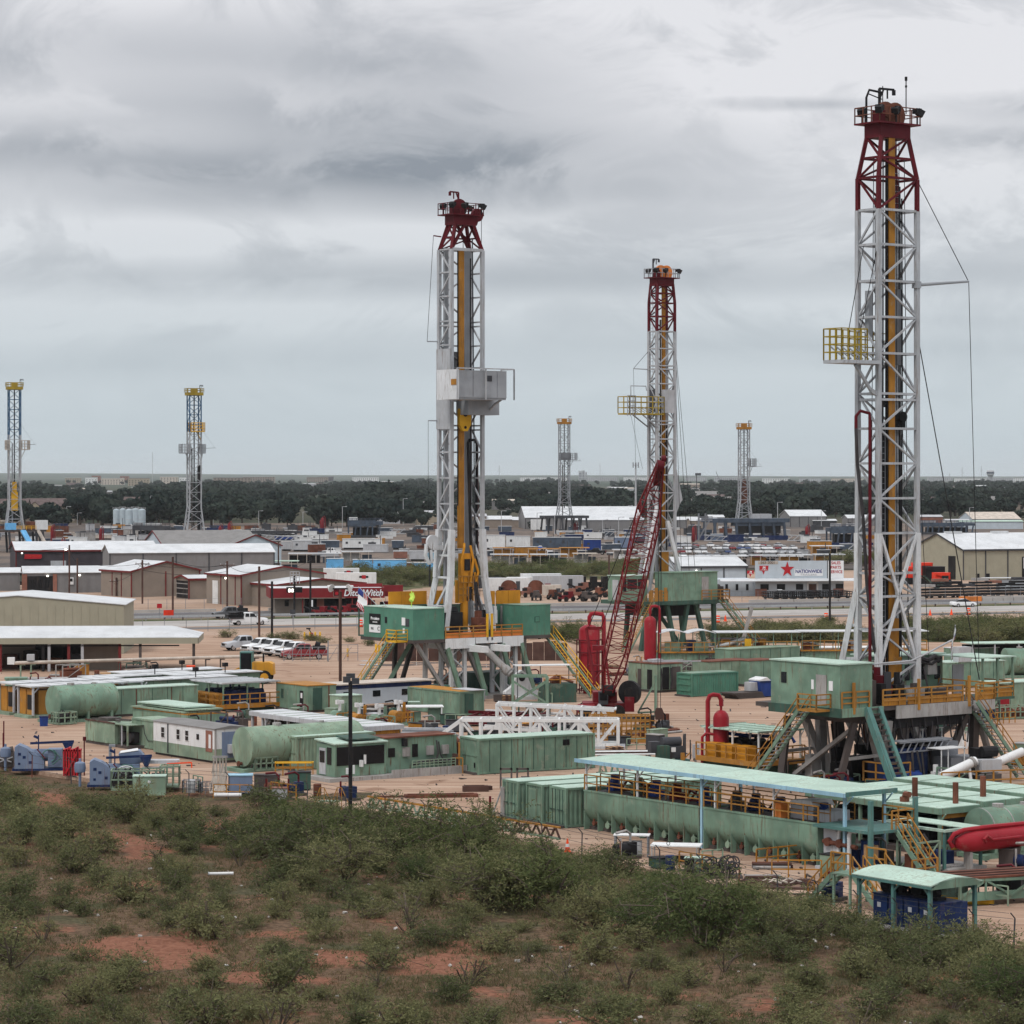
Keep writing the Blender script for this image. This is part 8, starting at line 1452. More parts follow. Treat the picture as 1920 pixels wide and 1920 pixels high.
t=at('leaning_beam','grey steel beam leaning beside the middle rig stairs','beam',1388,1220,0);t.beam('beam','steelw',(0,0,0),(1.6,.5,5.8),.5,.35);t.mb('foot_truss','dkgrey',MB().beam((-4,0,1.6),(3.5,0,1.6),.2).beam((-4,0,.6),(4.5,0,.6),.2).beam((-3,0,.6),(-2,0,1.6),.12).beam((-1,0,.6),(0,0,1.6),.12).beam((1,0,.6),(2,0,1.6),.12))
t=at('white_pipe_bundle','long white pipes stacked behind the pit canopies','pipes',1440,1232,4);[t.tube('pipe','white' if k % 2 else 'rope',(0,k*.5,.8+.3*(k % 2)),(19,k*.5,.8+.3*(k % 2)),.22) for k in range(5)]
for i,(px,py,L,W,h,m,rf,l) in enumerate(((1868,1338,7,3,2.9,'green3','mint','pale green house with red door at the right edge'),(1776,1292,8,3,2.8,'green','mint','green house with mint roof behind the rightmost rig floor'),(1800,1262,9,3,2.8,'green','roofw','white-roofed green house at the far right behind the rig floor'))):
    t=cabin(px,py,l,L,W,h,30,m,rf)
    if i == 0:t.box('door','redv',.5,1.6,-.05,0,.3,2.4);t.box('door_light','signwhite',.6,1.5,-.08,-.05,1.9,2.3);t.mb('roof_vents','dark',MB().box(.4,2.2,-.08,0,2.6,2.75));t.box('door','green3',2.2,3.3,-.05,0,.3,2.5)
    if i == 1:t.box('grey_box','ltgrey',1.5,3.2,-.2,.9,2.9,4.5)
t=at('pit_canopy','mint canopy with dark pumps at the right edge below the verge','canopy',1818,1262,12);t.box('roof','mint',0,12,-.5,3,3.4,3.5);t.box('rear_store','dark',.2,12,2,3,0,3.2);[t.box('post','ltgrey',x-.08,x+.08,-.4,-.24,0,3.4) for x in (.3,3,6,9,11.7)];t.box('pump','blue',1,2.4,.2,1.5,0,2.0);t.box('store','slate',4,7,.2,1.5,0,1.6)
lying_tank(1892,1272,'round mint-green tank at the right edge behind the house with red door',1.5,6,10,dish=.1)
cage(1866,1350,'sage green skid of pipework below the house with red door',6,2,1.2,20,'green3',fill='rust',seed=14)
# ------------------------------------------------------------ loose gear lying about the yard
rc=random.Random(404)
def gear(kind,p,where,grp):
    rz=rc.uniform(-60,60)
    if kind == 'pipe_bundle':
        t=T('pipe_bundle','rusty pipe bundle lying '+where,'pipes',p,rz,'pipe bundles '+grp);L=rc.uniform(2,4.5)
        for i in range(5):t.tube('pipe',rc.choice(['rust','steelb','timber','steelw']),(0,.22*i,.12+.16*(i % 2)),(L-.3*rc.random(),.22*i,.12+.16*(i % 2)),.1,seg_n=8)
    elif kind == 'drum':
        t=T('steel_drum','upright steel drum standing '+where,'drum',p,rz,'drums '+grp);t.mb('shell',rc.choice(['blue','black','dkgrey','rust']),MB().lathe([(.28,0),(.29,.02),(.29,.86),(.25,.88)],None,14),None,40);t.mb('hoop','steelb',MB().lathe([(.305,.28),(.305,.33)],None,14))
    elif kind == 'crate':
        t=T('equipment_box','weathered equipment box standing '+where,'box',p,rz,'boxes '+grp);L,w,h=rc.uniform(.8,2.0),rc.uniform(.7,1.3),rc.uniform(.6,1.5);m=rc.choice(['green','green3','greendk','steelb','dkgrey','ltgrey','track']);t.box('body',m,0,L,0,w,.1,h);t.box('lid',rc.choice([m,'steelw','dark']),-.04,L+.04,-.04,w+.04,h,h+.06);t.box('skid','dark',.1,L-.1,.1,w-.1,0,.1)
    elif kind == 'machine':
        t=T('pump_unit','small greasy pump unit standing '+where,'pump',p,rz,'pump units '+grp);m=rc.choice(['dkgrey','steelb','blue','greendk','dark','rust']);t.box('base','steelb',0,1.8,0,1.1,0,.2);t.mb('motor',m,MB().tube((.2,.5,.6),(1.1,.5,.6),.36,12).box(1.0,1.6,.2,.9,.2,1.0),None,40);t.mb('piping',rc.choice(['maroon','steelw','dark']),MB().path([(1.3,.5,1.0),(1.3,.5,1.5),(1.0,.5,1.7),(.2,.4,1.6)],.08).tube((.4,.2,.2),(.4,.2,1.3),.07),None,50)
    elif kind == 'rail':
        t=T('loose_railing','loose yellow-brown railing section standing '+where,'railing',p,rc.choice([YA,-53,0])+rc.uniform(-8,8),'railings '+grp);t.rail('rail',rc.choice(['track','yellow','track','green3']),[(0,0,.05),(rc.uniform(1.5,3.5),0,.05)],h=1.05,r=.035,step=.9);t.box('foot','steelb',0,1.2,-.2,.2,0,.06)
    elif kind == 'hose':
        t=T('hose_coil','coil of black hose lying '+where,'hose',p,rz,'hoses '+grp);b=MB()
        for k in range(4):r=rc.uniform(.4,.7);b.path([(r*math.cos(a)+.1*k,r*math.sin(a),.06+.07*k) for a in np.linspace(0,6.2,14)],.05,5)
        t.mb('coil',rc.choice(['cable','cable','timber','rope']),b,None,60);t.path('hose_end','cable',[(.6,0,.06),(1.2,.3,.05),(1.8,.1,.05)],.05)
    elif kind == 'pallet':
        t=T('timber_pallet','stack of timber pallets standing '+where,'pallet',p,rz,'pallets '+grp)
        for k in range(rc.randint(2,5)):
            for q in range(5):t.box('board','timber' if q % 2 else 'wood',.26*q,.26*q+.2,0,1.1,.1+.15*k,.13+.15*k)
            t.box('bearer','timber',0,1.24,.02,.12,.01+.15*k,.1+.15*k);t.box('bearer','timber',0,1.24,.98,1.08,.01+.15*k,.1+.15*k)
    elif kind == 'frame':
        t=T('skid_rack','open steel skid frame standing '+where,'frame',p,rc.choice([YA,-53]),'frames '+grp);L,w,h=rc.uniform(1.8,3.4),1.6,rc.uniform(.8,2.0);m=rc.choice(['green','greendk','steelw','steelb','green3'])
        for x in (0,L):
            for y in (0,w):t.beam('post',m,(x,y,0),(x,y,h),.1)
        for y in (0,w):t.beam('top_rail',m,(0,y,h),(L,y,h),.1);t.beam('brace',m,(0,y,0),(L,y,h),.07)
        t.mb('contents',rc.choice(['dark','rust','steelb','blue']),MB().box(.3,L-.3,.3,w-.3,.1,h*.6).tube((.4,w/2,h*.7),(L-.4,w/2,h*.7),.2,10))
ZONES=(((540,770,1348,1402),34,'among the white-roofed sheds left of centre','among white-roofed sheds'),((780,1100,1348,1402),30,'around the lying white mast sections','around lying masts'),((1490,1790,1464,1500),30,'under the floor of the rightmost rig','under rightmost rig'),
         ((30,420,1268,1302),26,'by the cream trestle pipe','by trestle pipe'),((1640,1910,1338,1380),22,'behind the rightmost rig','behind rightmost rig'),((1090,1250,1336,1420),22,'around the red crane','around red crane'),((330,640,1480,1506),16,'along the left scrub edge','along left scrub edge'),
         ((1130,1500,1612,1668),14,'along the scrub edge before the mud tanks','before mud tanks'),((330,560,1350,1402),18,'between the left cabins','between left cabins'),((1120,1320,1242,1282),18,'below the middle rig','below middle rig'),((780,1010,1282,1322),22,'under the centre-left rig','under centre-left rig'),((1440,1900,1420,1452),10,'beyond the pump platform','beyond pump platform'),((1560,1900,1600,1700),14,'beside the stile stairs','beside stile stairs'))
for (x0,x1,y0,y1),n,wh,grp in ZONES:
    for i in range(n):
        px,py=rc.uniform(x0,x1),rc.uniform(y0,y1)
        if py > float(np.interp(px,[0,330,640,960,1300,1640,2100],[1436,1478,1512,1568,1648,1732,1790])):continue
        gear(rc.choice(['pipe_bundle','pipe_bundle','drum','crate','crate','crate','machine','machine','machine','rail','rail','hose','pallet','frame','frame']),G(px,py),wh,grp)
# ------------------------------------------------------------ far yards, suburb, skyline
rn=random.Random(99)
def far_build(px,py,label,wpx,hpx,wall,roof,depth=14.,rz=6.,ridge=1.2,name='warehouse',cat='warehouse',trim=None,ribs=0,doors=()):
    s=PS(py);L=wpx/s/math.cos(R(rz));h=hpx/s;return gable(px,py,label,L,depth,max(1.2,h-ridge),h,rz,wall,roof,trim,name,cat,ribs=ribs,doors=doors)
far_build(985,992,'long grey warehouse with white roof beyond the far rigs, left of the crane',218,41,'greywall','roofw',40,4,4.5,ribs=10)
far_build(1062,995,'lower grey warehouse with white roof in front of the long grey one',118,27,'greywall','roofw',14,4,1.6)
far_build(1152,992,'small grey flat-roofed shed at the right of the long grey warehouse',56,20,'roofg','ltgrey',10,2,.6)
far_build(905,990,'tan shed with white roof left of the long grey warehouse',55,22,'tan2','roofw',12,4,1.4);far_build(955,988,'small tan shed beside the white billboard shed',30,18,'tan2','roofw',9,10,1.2)
far_build(868,990,'low tan shops behind the centre-left rig mast',44,26,'tan2','ltgrey',14,3,1.0);far_build(780,985,'low tan flat building left of the centre-left rig mast',44,27,'tanwall','ltgrey',14,3,.8);far_build(690,982,'pale low building behind the slate rig base',60,22,'ltgrey','ltgrey',12,3,1.0)
far_build(1270,990,'grey shed with white roof just right of the middle rig mast',42,20,'greywall','roofw',16,4,1.2);far_build(1295,994,'lower grey shed with white roof right of the middle rig',52,22,'tan2','roofw',12,4,1.0);far_build(1330,984,'small white-roofed shed behind the lower grey shed',28,18,'greywall','roofw',9,4,1.0)
far_build(1482,988,'grey warehouse with white roof between the two right rigs',68,31,'greywall','roofw',24,6,2.6,ribs=4);far_build(1525,988,'low white-roofed canopy beside the grey warehouse',44,14,'dkgrey','roofw',8,4,.6);far_build(1590,986,'white-roofed shed behind the left edge of the rightmost mast',60,20,'greywall','roofw',12,6,1.4)
far_build(1726,986,'red brick low building right of the rightmost mast',42,20,'brick','ltgrey',10,4,.8);far_build(1824,985,'pale building with tan gabled roof at the far right',92,24,'palewall','rope',22,8,3.0);far_build(1775,988,'white low house with dark windows at the far right',44,14,'white','ltgrey',8,4,.6);far_build(1800,992,'long pale wall with mint trim at the far right',120,16,'palewall','mint',8,4,.5)
t=at('hoarding','plain white rectangular hoarding before the far tan sheds','hoarding',1009,998,0);t.box('panel','white',-3,3,0,.3,1.0,5.2);[t.tube('post','dkgrey',(x,.4,0),(x,.4,5),.12,seg_n=6) for x in (-2.4,2.4)]
# silos
for i in range(5):
    t=at('storage_silo','pale blue-grey cylindrical silo in the far tank group, %s from left' % (ordn(i) if i else 'first'),'silo',218+i*12,993-(i % 2)*2,0,'far silo group');r=1.35 if i in (0,1) else 1.6;t.mb('shell','silo',MB().lathe([(r,0),(r,8.2),(r*.6,8.6),(.1,8.8)],None,20),None,40);t.rail('top_rail','ltgrey',[(-r,-r*.6,8.5),(r,-r*.6,8.5)],h=.8,r=.06);t.mb('band','ltgrey',MB().lathe([(r+.03,4.1),(r+.03,4.25)],None,20))
# slate-blue rig bases parked in the far yards
for i,(px,py,w,h,m,l) in enumerate(((652,1008,66,38,'slate','slate-grey rig base with white cabins behind the white box vans'),(1556,1022,76,40,'slate','slate-blue rig base half hidden by the rightmost mast'),(1726,1002,104,26,'slate','long slate rig base behind the khaki-grey warehouse'),(248,1012,70,32,'dkgrey','dark rig base beneath the silos'),(470,1012,96,20,'dkgrey','low dark rig base behind the white gabled warehouse'),(1175,1016,92,18,'slate','low slate rig skid behind the crane boom'))):
    s=PS(py);L,hh=w/s,h/s;t=at('rig_base',l,'rig base',px,py,4);t.box('deck',m,0,L,0,8,hh*.62,hh*.8);t.box('wind_wall',m,.2,L*.8,-.1,0,hh*.55,hh*.85)
    for k in range(int(L/2.2)+1):x=min(L-.3,.3+k*2.2);t.beam('leg',m,(x,.2,0),(x+.6*(k % 2),.2,hh*.62),.5);t.beam('leg',m,(x,7.6,0),(x,7.6,hh*.62),.5)
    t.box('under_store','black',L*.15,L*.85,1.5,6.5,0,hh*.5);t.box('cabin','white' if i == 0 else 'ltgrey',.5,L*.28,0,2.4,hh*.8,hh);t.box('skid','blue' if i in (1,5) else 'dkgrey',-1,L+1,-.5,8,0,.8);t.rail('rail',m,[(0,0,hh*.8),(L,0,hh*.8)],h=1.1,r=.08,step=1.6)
for i,(px,py,h) in enumerate(((98,1022,36),(117,1030,20),(189,1020,30),(413,1008,22),(430,1004,24),(605,992,22),(1078,1000,20),(1300,1016,28),(1513,1012,26),(602,990,16))):
    s=PS(py);t=at('gas_separator','distant red upright vessel in the far yards, %s from left' % (ordn(sorted((98,117,189,413,430,605,1078,1300,1513,602)).index(px)) if px != 98 else 'leftmost'),'vessel',px,py,0,'distant red vessels');r=3.4/s if i != 9 else 2.5/s;t.mb('shell','red',MB().lathe([(r*.6,0),(r,.6),(r,h/s-.8),(r*.5,h/s-.2),(.05,h/s)],None,14),None,40);t.path('vent_pipe','red',[(0,0,h/s),(r,0,h/s+.5),(r*1.5,0,h/s-.5),(r*1.5,0,.5)],.18)
# trailers, houses and containers, placed where the photo shows them
FB=[(642,1030,74,19,'white','long white site trailer in the far yard above the pale blue containers'),(548,1034,54,20,'ltgrey','pale grey box van in the far yard'),(527,1033,20,16,'ltgrey','small pale hut left of the pale grey box van'),(552,1016,28,12,'white','white house trailer left of a pair'),(582,1014,34,11,'white','white house trailer right of a pair'),(600,1030,36,16,'slate','blue-grey container beside the pale grey box van'),(905,1030,42,26,'white','white cargo trailer right of the centre-left mast'),(950,1028,44,22,'white','white cargo trailer on dark wheels, next to the first'),(1095,1012,34,13,'white','white container among blue ones behind the crane'),(1095,1034,32,22,'blue2','royal blue container near the dark truck'),(1152,1030,34,22,'ltblue','pale blue container behind the crane boom'),(1268,1020,28,14,'white','white tank trailer right of the middle mast'),(1334,1016,22,14,'ltblue','small pale blue box left of the car lot'),(330,1018,40,10,'white','low white trailer behind the sky-blue cabin'),(735,1030,22,16,'slate','slate blue box at the right of the long white site trailer'),(128,1024,34,16,'white','white truck body near the red vessels at the left'),(136,1008,40,8,'rope','long cream pipe stack at the left'),(165,1012,44,8,'rope','second long cream pipe stack at the left'),(186,1024,22,10,'ltgrey','grey container right of the white truck body'),(768,1052,30,18,'ltgrey','pale grey container by the centre-left mast'),(800,1052,22,16,'beamblue','pale blue container by the centre-left mast'),(738,1050,26,16,'brick','rusty red container beside the pale grey one'),(515,1014,36,9,'blue2','long blue tarped load left of the house trailers'),(1168,1018,56,12,'slate','slate container row beside the crane boom'),(1000,1030,90,22,'slate','blue-grey container row left of the royal blue one'),(1050,1010,46,12,'track','brown timber-fronted shed with white roof'),(455,1060,36,20,'white','white-roofed dark shed behind the grey warehouse')]
def site_trailer(px,py,wpx,hpx,m,label,rz=3.,group=None):
    s=PS(py);L,h=wpx/s,hpx/s;t=at('site_trailer',label,'trailer',px,py,rz,group);bd=t.box('body',m,0,L,0,2.8,.5,h);t.box('roof','roofw' if m != 'rope' else 'rope',-.1,L+.1,-.1,2.9,h,h+.14);t.box('skid','dark',.4,L-.4,.2,2.4,0,.5)
    if m not in ('rope',) and L > 5:
        for k in range(int(L/4)):t.box('window','dkgrey',1+k*4,1.7+k*4,-.05,0,h*.55,h*.75,bd)
    return t
for (px,py,w,h,m,l) in FB:site_trailer(px,py,w,h,m,l)
site_trailer(307,1040,49,24,'skyblue','sky-blue cabin beneath the second far rig',20);lying_tank(360,1036,'small sky-blue round tank beside the sky-blue cabin',1.2,3.0,10,'skyblue','skyblue')
t=at('workshop_leanto','tan lean-to store with posts right of the sky-blue cabin','shed',385,1044,15);t.box('roof','ltgrey',0,6,0,4,3.0,3.1);t.box('back','tan2',0,6,3.8,4,0,3);[t.box('post','rope',x-.1,x+.1,0,.2,0,3) for x in (.2,3,5.8)];t.box('load','timber',1,4,1,3,0,1.6)
for i,(px,w,rz) in enumerate(((614,30,8),(662,36,4),(700,62,2),(764,40,3),(800,26,6))):t=site_trailer(px,1076 if i else 1074,w,26 if i not in (3,4) else 20,'skyblue','bright sky-blue container before the grass field, %s from left' % (ordn(i) if i else 'first'),rz,'sky-blue container row');t.box('end_rib','skyblue',-.15,0,.2,2.6,.6,2.4)
t=at('red_scrap_boom','rust red machine boom beside the sky-blue containers','machine',772,1076,5);t.mb('boom','rust',MB().prism([(-1,.4),(1.6,.2),(1.4,1.6),(-.4,2.6),(-1.2,2.4)],0,1.2));t.box('base','dark',-1,1.4,0,1.2,0,.4)
for i,(px,py,w,m) in enumerate(((470,1072,90,'mint'),(540,1056,100,'roofw'),(640,1052,60,'roofw'),(400,1048,80,'roofw'),(920,1058,70,'roofw'),(995,1058,70,'roofw'),(1075,1056,46,'rope'),(925,1044,60,'track'),(990,1046,60,'track'),(1050,1044,56,'track'),(1150,1048,50,'roofw'),(1272,1062,62,'roofw'),(1338,1061,66,'roofw'),(1408,1060,50,'roofw'),(1462,1059,62,'roofw'),(1528,1058,58,'roofw'),(1522,1040,62,'roofw'))):
    s=PS(py);L=w/s;t=at('yard_canopy','%s-roofed canopy in the far yards' % ('pale' if m != 'track' else 'brown'),'canopy',px,py,3,'far yard canopies')
    t.box('roof',m,0,L,0,5,2.4,2.6);t.box('store','track' if px > 1200 or m == 'track' else ('dark' if i % 2 else 'steelw'),.4,L*.6,1.2,4.4,0,2.0);t.box('store','dark' if px > 1200 else 'slate',L*.65,L-.4,1.2,4,0,1.6)
    for k in range(int(L/2.4)+1):t.tube('post','rope',(min(L-.1,.1+k*2.4),.1,0),(min(L-.1,.1+k*2.4),.1,2.4),.09,seg_n=6)
# car lot
k=0
for r_,(py,n,x0,dx) in enumerate(((1046,15,1280,15.5),(1038,16,1276,14.5),(1031,16,1274,14.0),(1026,14,1278,14.0))):
    row=('front','second','third','back')[r_]
    for i in range(n):
        if rn.random() < .12:continue
        c=rn.choice(['carwhite']*6+['carsilver']*3+['cargrey']*2+['carred','carblue']);px=x0+i*dx+rn.uniform(-2,2)
        nm={'carwhite':'white','carsilver':'silver','cargrey':'dark grey','carred':'red','carblue':'blue'}[c]
        sedan(px,py,'%s car in the %s row of the distant car lot, %s space from left' % (nm,row,ordn(i) if i else 'first'),c,100+rn.uniform(-8,8)+(180 if rn.random() < .3 else 0),'cars in the distant lot')
for i,(px,py,m,l) in enumerate(((622,1040,'carwhite','white truck parked left of the sky-blue containers in the far yard'),(1118,1040,'black','black pickup before the royal blue container'),(1020,1040,'carwhite','white pickup beside the blue portable toilet'))):pickup(px,py,l,m,170)
t=at('portable_toilet','bright blue portable toilet in the far yard','toilet',1013,1040,0);t.box('body','portable',-.6,.6,0,1.2,0,2.3);t.mb('roof','white',MB().prism([(-.65,2.3),(.65,2.3),(.3,2.6),(-.3,2.6)],0,1.2))
# lying white mast trusses in the far yards
for i,(px,py,w) in enumerate(((490,1016,70),(1205,1012,60),(1320,1016,50),(1476,1016,60),(1132,1008,60),(1590,1034,46),(700,1002,60),(850,1004,50))):
    s=PS(py);L=w/s;t=at('mast_section','white lattice mast section lying in the far yards','truss',px,py,-4,'far lying mast sections');b=MB()
    for y in (0,2):
        for z in (.5,2.4):b.beam((0,y,z),(L,y,z*.7),.3)
        for q in range(int(L/2)):b.beam((q*2,y,.5),(q*2+2,y,2.2),.2)
    t.mb('lattice','mast_shaded',b);t.box('cradle','dkgrey',L*.3,L*.5,0,2,0,.5)
# small clutter: crates, drums, skids nobody could tell apart
cl=[('crate','slate'),('crate','white'),('crate','dkgrey'),('crate','ltgrey'),('crate','track'),('crate','rust'),('crate','blue'),('crate','steelw')]
lab={'slate':'slate blue crate in the distant yards','white':'white crate in the distant yards','dkgrey':'dark grey skid in the distant yards','ltgrey':'pale grey box in the distant yards','track':'ochre brown box in the distant yards','rust':'rust-red skid in the distant yards','blue':'dark blue box in the distant yards','steelw':'dusty grey skid in the distant yards'}
for i in range(330):
    py=rn.choice([rn.uniform(1000,1034),rn.uniform(992,1012),rn.uniform(992,1018),rn.uniform(1034,1056)]);px=rn.uniform(-20,1600)
    if 280 < px < 540 and py > 1020 or 1262 < px < 1500 and py > 1018:continue
    if py > 1036 and px < 480:continue
    if 595 < px < 1130 and py > 1048:continue
    m=rn.choice(['slate','slate','white','dkgrey','dkgrey','ltgrey','ltgrey','track','rust','blue','steelw','white'])
    t=at('equipment_crate',lab[m],'crate',px,py,rn.uniform(-10,40),'distant '+m+' equipment');L=rn.uniform(2,8);h=rn.uniform(.8,2.8)
    t.box('body',m,0,L,0,2.2,.2,h);t.box('lid','roofw' if rn.random() < .4 else m,-.1,L+.1,-.1,2.3,h,h+.15)
    if rn.random() < .5:t.mb('top_gear','dkgrey',MB().box(L*.2,L*.5,.4,1.6,h+.15,h+.7).beam((L*.7,1,h),(L*.7,1,h+rn.uniform(1,3)),.16))
for i,(px,py,top) in enumerate(((125,985,950),(145,985,962),(282,983,930),(400,985,962),(485,987,958),(568,987,960),(642,990,950),(756,985,935),(1178,990,948),(1458,1005,942),(1818,985,952),(1540,990,958),(1007,1000,962),(1040,1002,966),(940,1000,958),(1130,1010,975),(1160,1012,970))):
    t=at('light_pole','thin grey light pole in the far distance, %s from left' % ordn(sorted((125,145,282,400,485,568,642,756,1178,1458,1818,1540,1007,1040,940,1130,1160)).index(px)),'pole',px,py,0,'distant light poles');h=(py-top)/PS(py);t.tube('shaft','ltgrey',(0,0,0),(0,0,h),.14,seg_n=6);t.mb('lamp_arm','ltgrey',MB().beam((0,0,h),(1.6,0,h+.1),.14).box(1.2,2.0,-.2,.2,h-.05,h+.2))
t=at('cell_tower','tall grey cell tower left of the middle rig','tower',1192,985,0);s=PS(985);h=(985-868)/s;t.mb('mast','ltgrey',MB().tube((0,0,0),(0,0,h),.55,10,.35),None,40);t.mb('antenna_head','grey',MB().box(-1.4,-1.0,-.3,.3,h-2.2,h+.3).box(1.0,1.4,-.3,.3,h-2.2,h+.3).box(-.2,.2,-1.2,-.8,h-2,h+.2).beam((-1.3,0,h-1),(1.3,0,h-1),.2))
# suburb houses among the trees
def house(px,py,label,L,W,h,wall,roof,rz=0.,group=None):
    t=gable(px,py,label,L,W,h,h+W*.28,rz,wall,roof,None,'house','house',over=.5)
    if group:t.o['group'] =group
    return t
k=0
for i in range(64):
    py=rn.choice([rn.uniform(930,968),rn.uniform(918,940),rn.uniform(912,925)]);px=rn.uniform(-10,1930)
    if px < 760 and py > 940:continue
    wall,roof=rn.choice([('tan2','roofbrown'),('brick','roofbrown'),('tanwall','roofg'),('tan2','roofg'),('brick','roofg'),('white','roofbrown')])
    nm={'tan2':'tan','brick':'brick','tanwall':'sandy','white':'white'}[wall];rf={'roofbrown':'brown','roofg':'grey'}[roof]
    t=house(px,py,'%s house with %s roof among the suburb trees' % (nm,rf),rn.uniform(16,30),rn.uniform(9,13),rn.uniform(3,5.5),wall,roof,rn.uniform(-25,25),'%s houses with %s roofs' % (nm,rf))
    t.box('door','dark',3,5,-.1,0,0,2.2);t.box('window','glass',8,10,-.1,0,1,2.2)
for i in range(46):
    px,py=rn.uniform(0,1920),rn.choice([rn.uniform(925,962),rn.uniform(914,930)])
    if px < 700 and py > 935:continue
    far_build(px,py,'pale-roofed shed among the suburb trees',rn.uniform(14,44),rn.uniform(9,13) if py < 935 else rn.uniform(14,20),rn.choice(['tan2','greywall','ltgrey','tanwall']),rn.choice(['roofw','ltgrey','roofw','rope']),12,rn.uniform(-8,12),1.0).o['group'] ='pale sheds among the trees'
# apartment block at the left
for i,(px,py,wpx) in enumerate(((-8,982,58),(48,980,106),(232,968,60),(255,968,60))):
    s=PS(py);L=wpx/s;t=house(px,py,('apartment block with brown gabled roof at the very left edge','long apartment block with brown gables and balconies at the left','apartment block with brown roof behind the silos, left part','apartment block with brown roof behind the silos, right part')[i],L,12,8.2 if i < 2 else 7.2,'tan2','roofbrown',2)
    n=max(2,int(L/7))
    for q in range(n):
        x=L*(q+.5)/n;w=t.mb('gable_bay','tanwall',MB().prism([(x-2.2,0),(x+2.2,0),(x+2.2,8),(x,9.8),(x-2.2,8)],-1.2,0));t.mb('gable_roof','roofbrown',MB().beam((x-2.7,-1.3,7.8),(x,-1.3,10.0),.3).beam((x+2.7,-1.3,7.8),(x,-1.3,10.0),.3))
        for z in (1,4.2):t.box('balcony_opening','dark',x-1.2,x+1.2,-1.26,-1.2,z,z+2.0,w);t.box('balcony_rail','rope',x-1.2,x+1.2,-1.4,-1.26,z,z+.8,w)
# mid-rise blocks beyond the trees on the left
for i,(px,py,w,h,wall) in enumerate(((122,905,30,9,'tanwall'),(160,908,22,13,'white'),(172,906,16,14,'brick'),(190,909,42,12,'rope'),(225,905,16,12,'brick'),(240,911,40,14,'tanwall'),(300,908,34,14,'rope'),(336,907,20,12,'white'),(400,912,70,16,'tan2'),(455,906,60,12,'tan2'),(575,904,40,9,'tan2'),(595,902,30,8,'darkwall'),(660,903,50,8,'white'),(100,915,16,6,'white'),(590,925,10,8,'white'),(1430,906,50,9,'white'),(1500,904,40,7,'ltgrey'),(1560,905,60,8,'rope'),(1650,904,40,8,'brick'),(1740,903,46,8,'ltgrey'),(1790,904,60,7,'white'),(1850,905,50,9,'ltgrey'),(1900,904,40,8,'white'),(975,902,90,7,'white'),(1100,902,60,7,'ltgrey'),(1170,901,80,6,'white'),(1285,902,40,7,'ltgrey'),(1340,903,60,8,'ltgrey'))):
    s=PS(py);L,hh=w/s,h/s;t=at('distant_building','distant building beyond the suburb trees','building',px,py,rn.uniform(-4,6),'distant skyline buildings');b=t.box('wall',wall,0,L,0,14,0,hh);t.box('roof','roofg' if i % 3 else 'roofw',-.5,L+.5,-.5,14.5,hh,hh+.6)
    for q in range(max(2,int(L/6))):
        for z in range(max(1,int(hh/4))):t.box('window','glass',(q+.3)*L/max(2,int(L/6)),(q+.7)*L/max(2,int(L/6)),-.1,0,1.2+z*4,2.8+z*4,b)
def sky_thing(px,top,bot,w,d,name,label,cat):
    t=T(name,label,cat,((px-960)*d/F,d,0));return t,H-(top-HY)*d/F,w*d/F
for i,(px,top,w) in enumerate(((1088,883,6),(1094,882,5),(1099,885,3))):
    t,z,w_=sky_thing(px,top,893,w,9000,'office_tower','hazy grey tower block on the far skyline, %s of three' % ('left','middle','right')[i],'tower');b=t.box('shaft','ltgrey',-w_/2,w_/2,0,12,0,z);[t.box('window_band','slate',-w_/2+1,w_/2-1,-.3,0,4+q*5,6+q*5,b) for q in range(int(z/5)-1)]
t,z,w_=sky_thing(1857,882,897,14,5200,'water_tower','pale water tower with wide bowl on the right skyline','water tower');t.mb('tank','ltgrey',MB().lathe([(3.4,0),(3.2,z*.55),(5,z*.68),(w_/2,z*.74),(w_/2,z*.95),(w_/2-1,z),(.2,z+.3)],None,24),None,40);t.mb('band','slate',MB().lathe([(w_/2+.1,z*.80),(w_/2+.1,z*.9)],None,24))
t,z,w_=sky_thing(1309,887,897,11,2800,'billboard','small dark billboard on one post on the skyline','billboard');t.box('panel','dkgrey',-w_/2,w_/2,0,.8,z-2.4,z);t.tube('post','dkgrey',(-1.6,.5,0),(-1.6,.5,z-2),.4)
for i,(px,top,d) in enumerate(((936,872,5000),(1125,868,7000),(1804,876,5000),(286,848,6000),(1780,886,6000),(1840,874,6000))):t,z,w_=sky_thing(px,top,890,2,d,'radio_mast','thin radio mast on the skyline, %s from left' % ordn((2,3,5,0,4,6)[i]),'radio mast');t.tube('shaft','ltgrey',(0,0,0),(0,0,z),.5,seg_n=6);t.mb('stay','ltgrey',MB().beam((0,0,z*.9),(z*.3,0,0),.12).beam((0,0,z*.9),(-z*.3,0,0),.12))
t,z,w_=sky_thing(1345,884,896,2,4200,'tower_crane','thin distant crane jib slanting on the skyline','crane');t.mb('jib','grey',MB().beam((8,0,0),(-2,0,z),.8));t.box('base','grey',6,12,0,4,0,4)
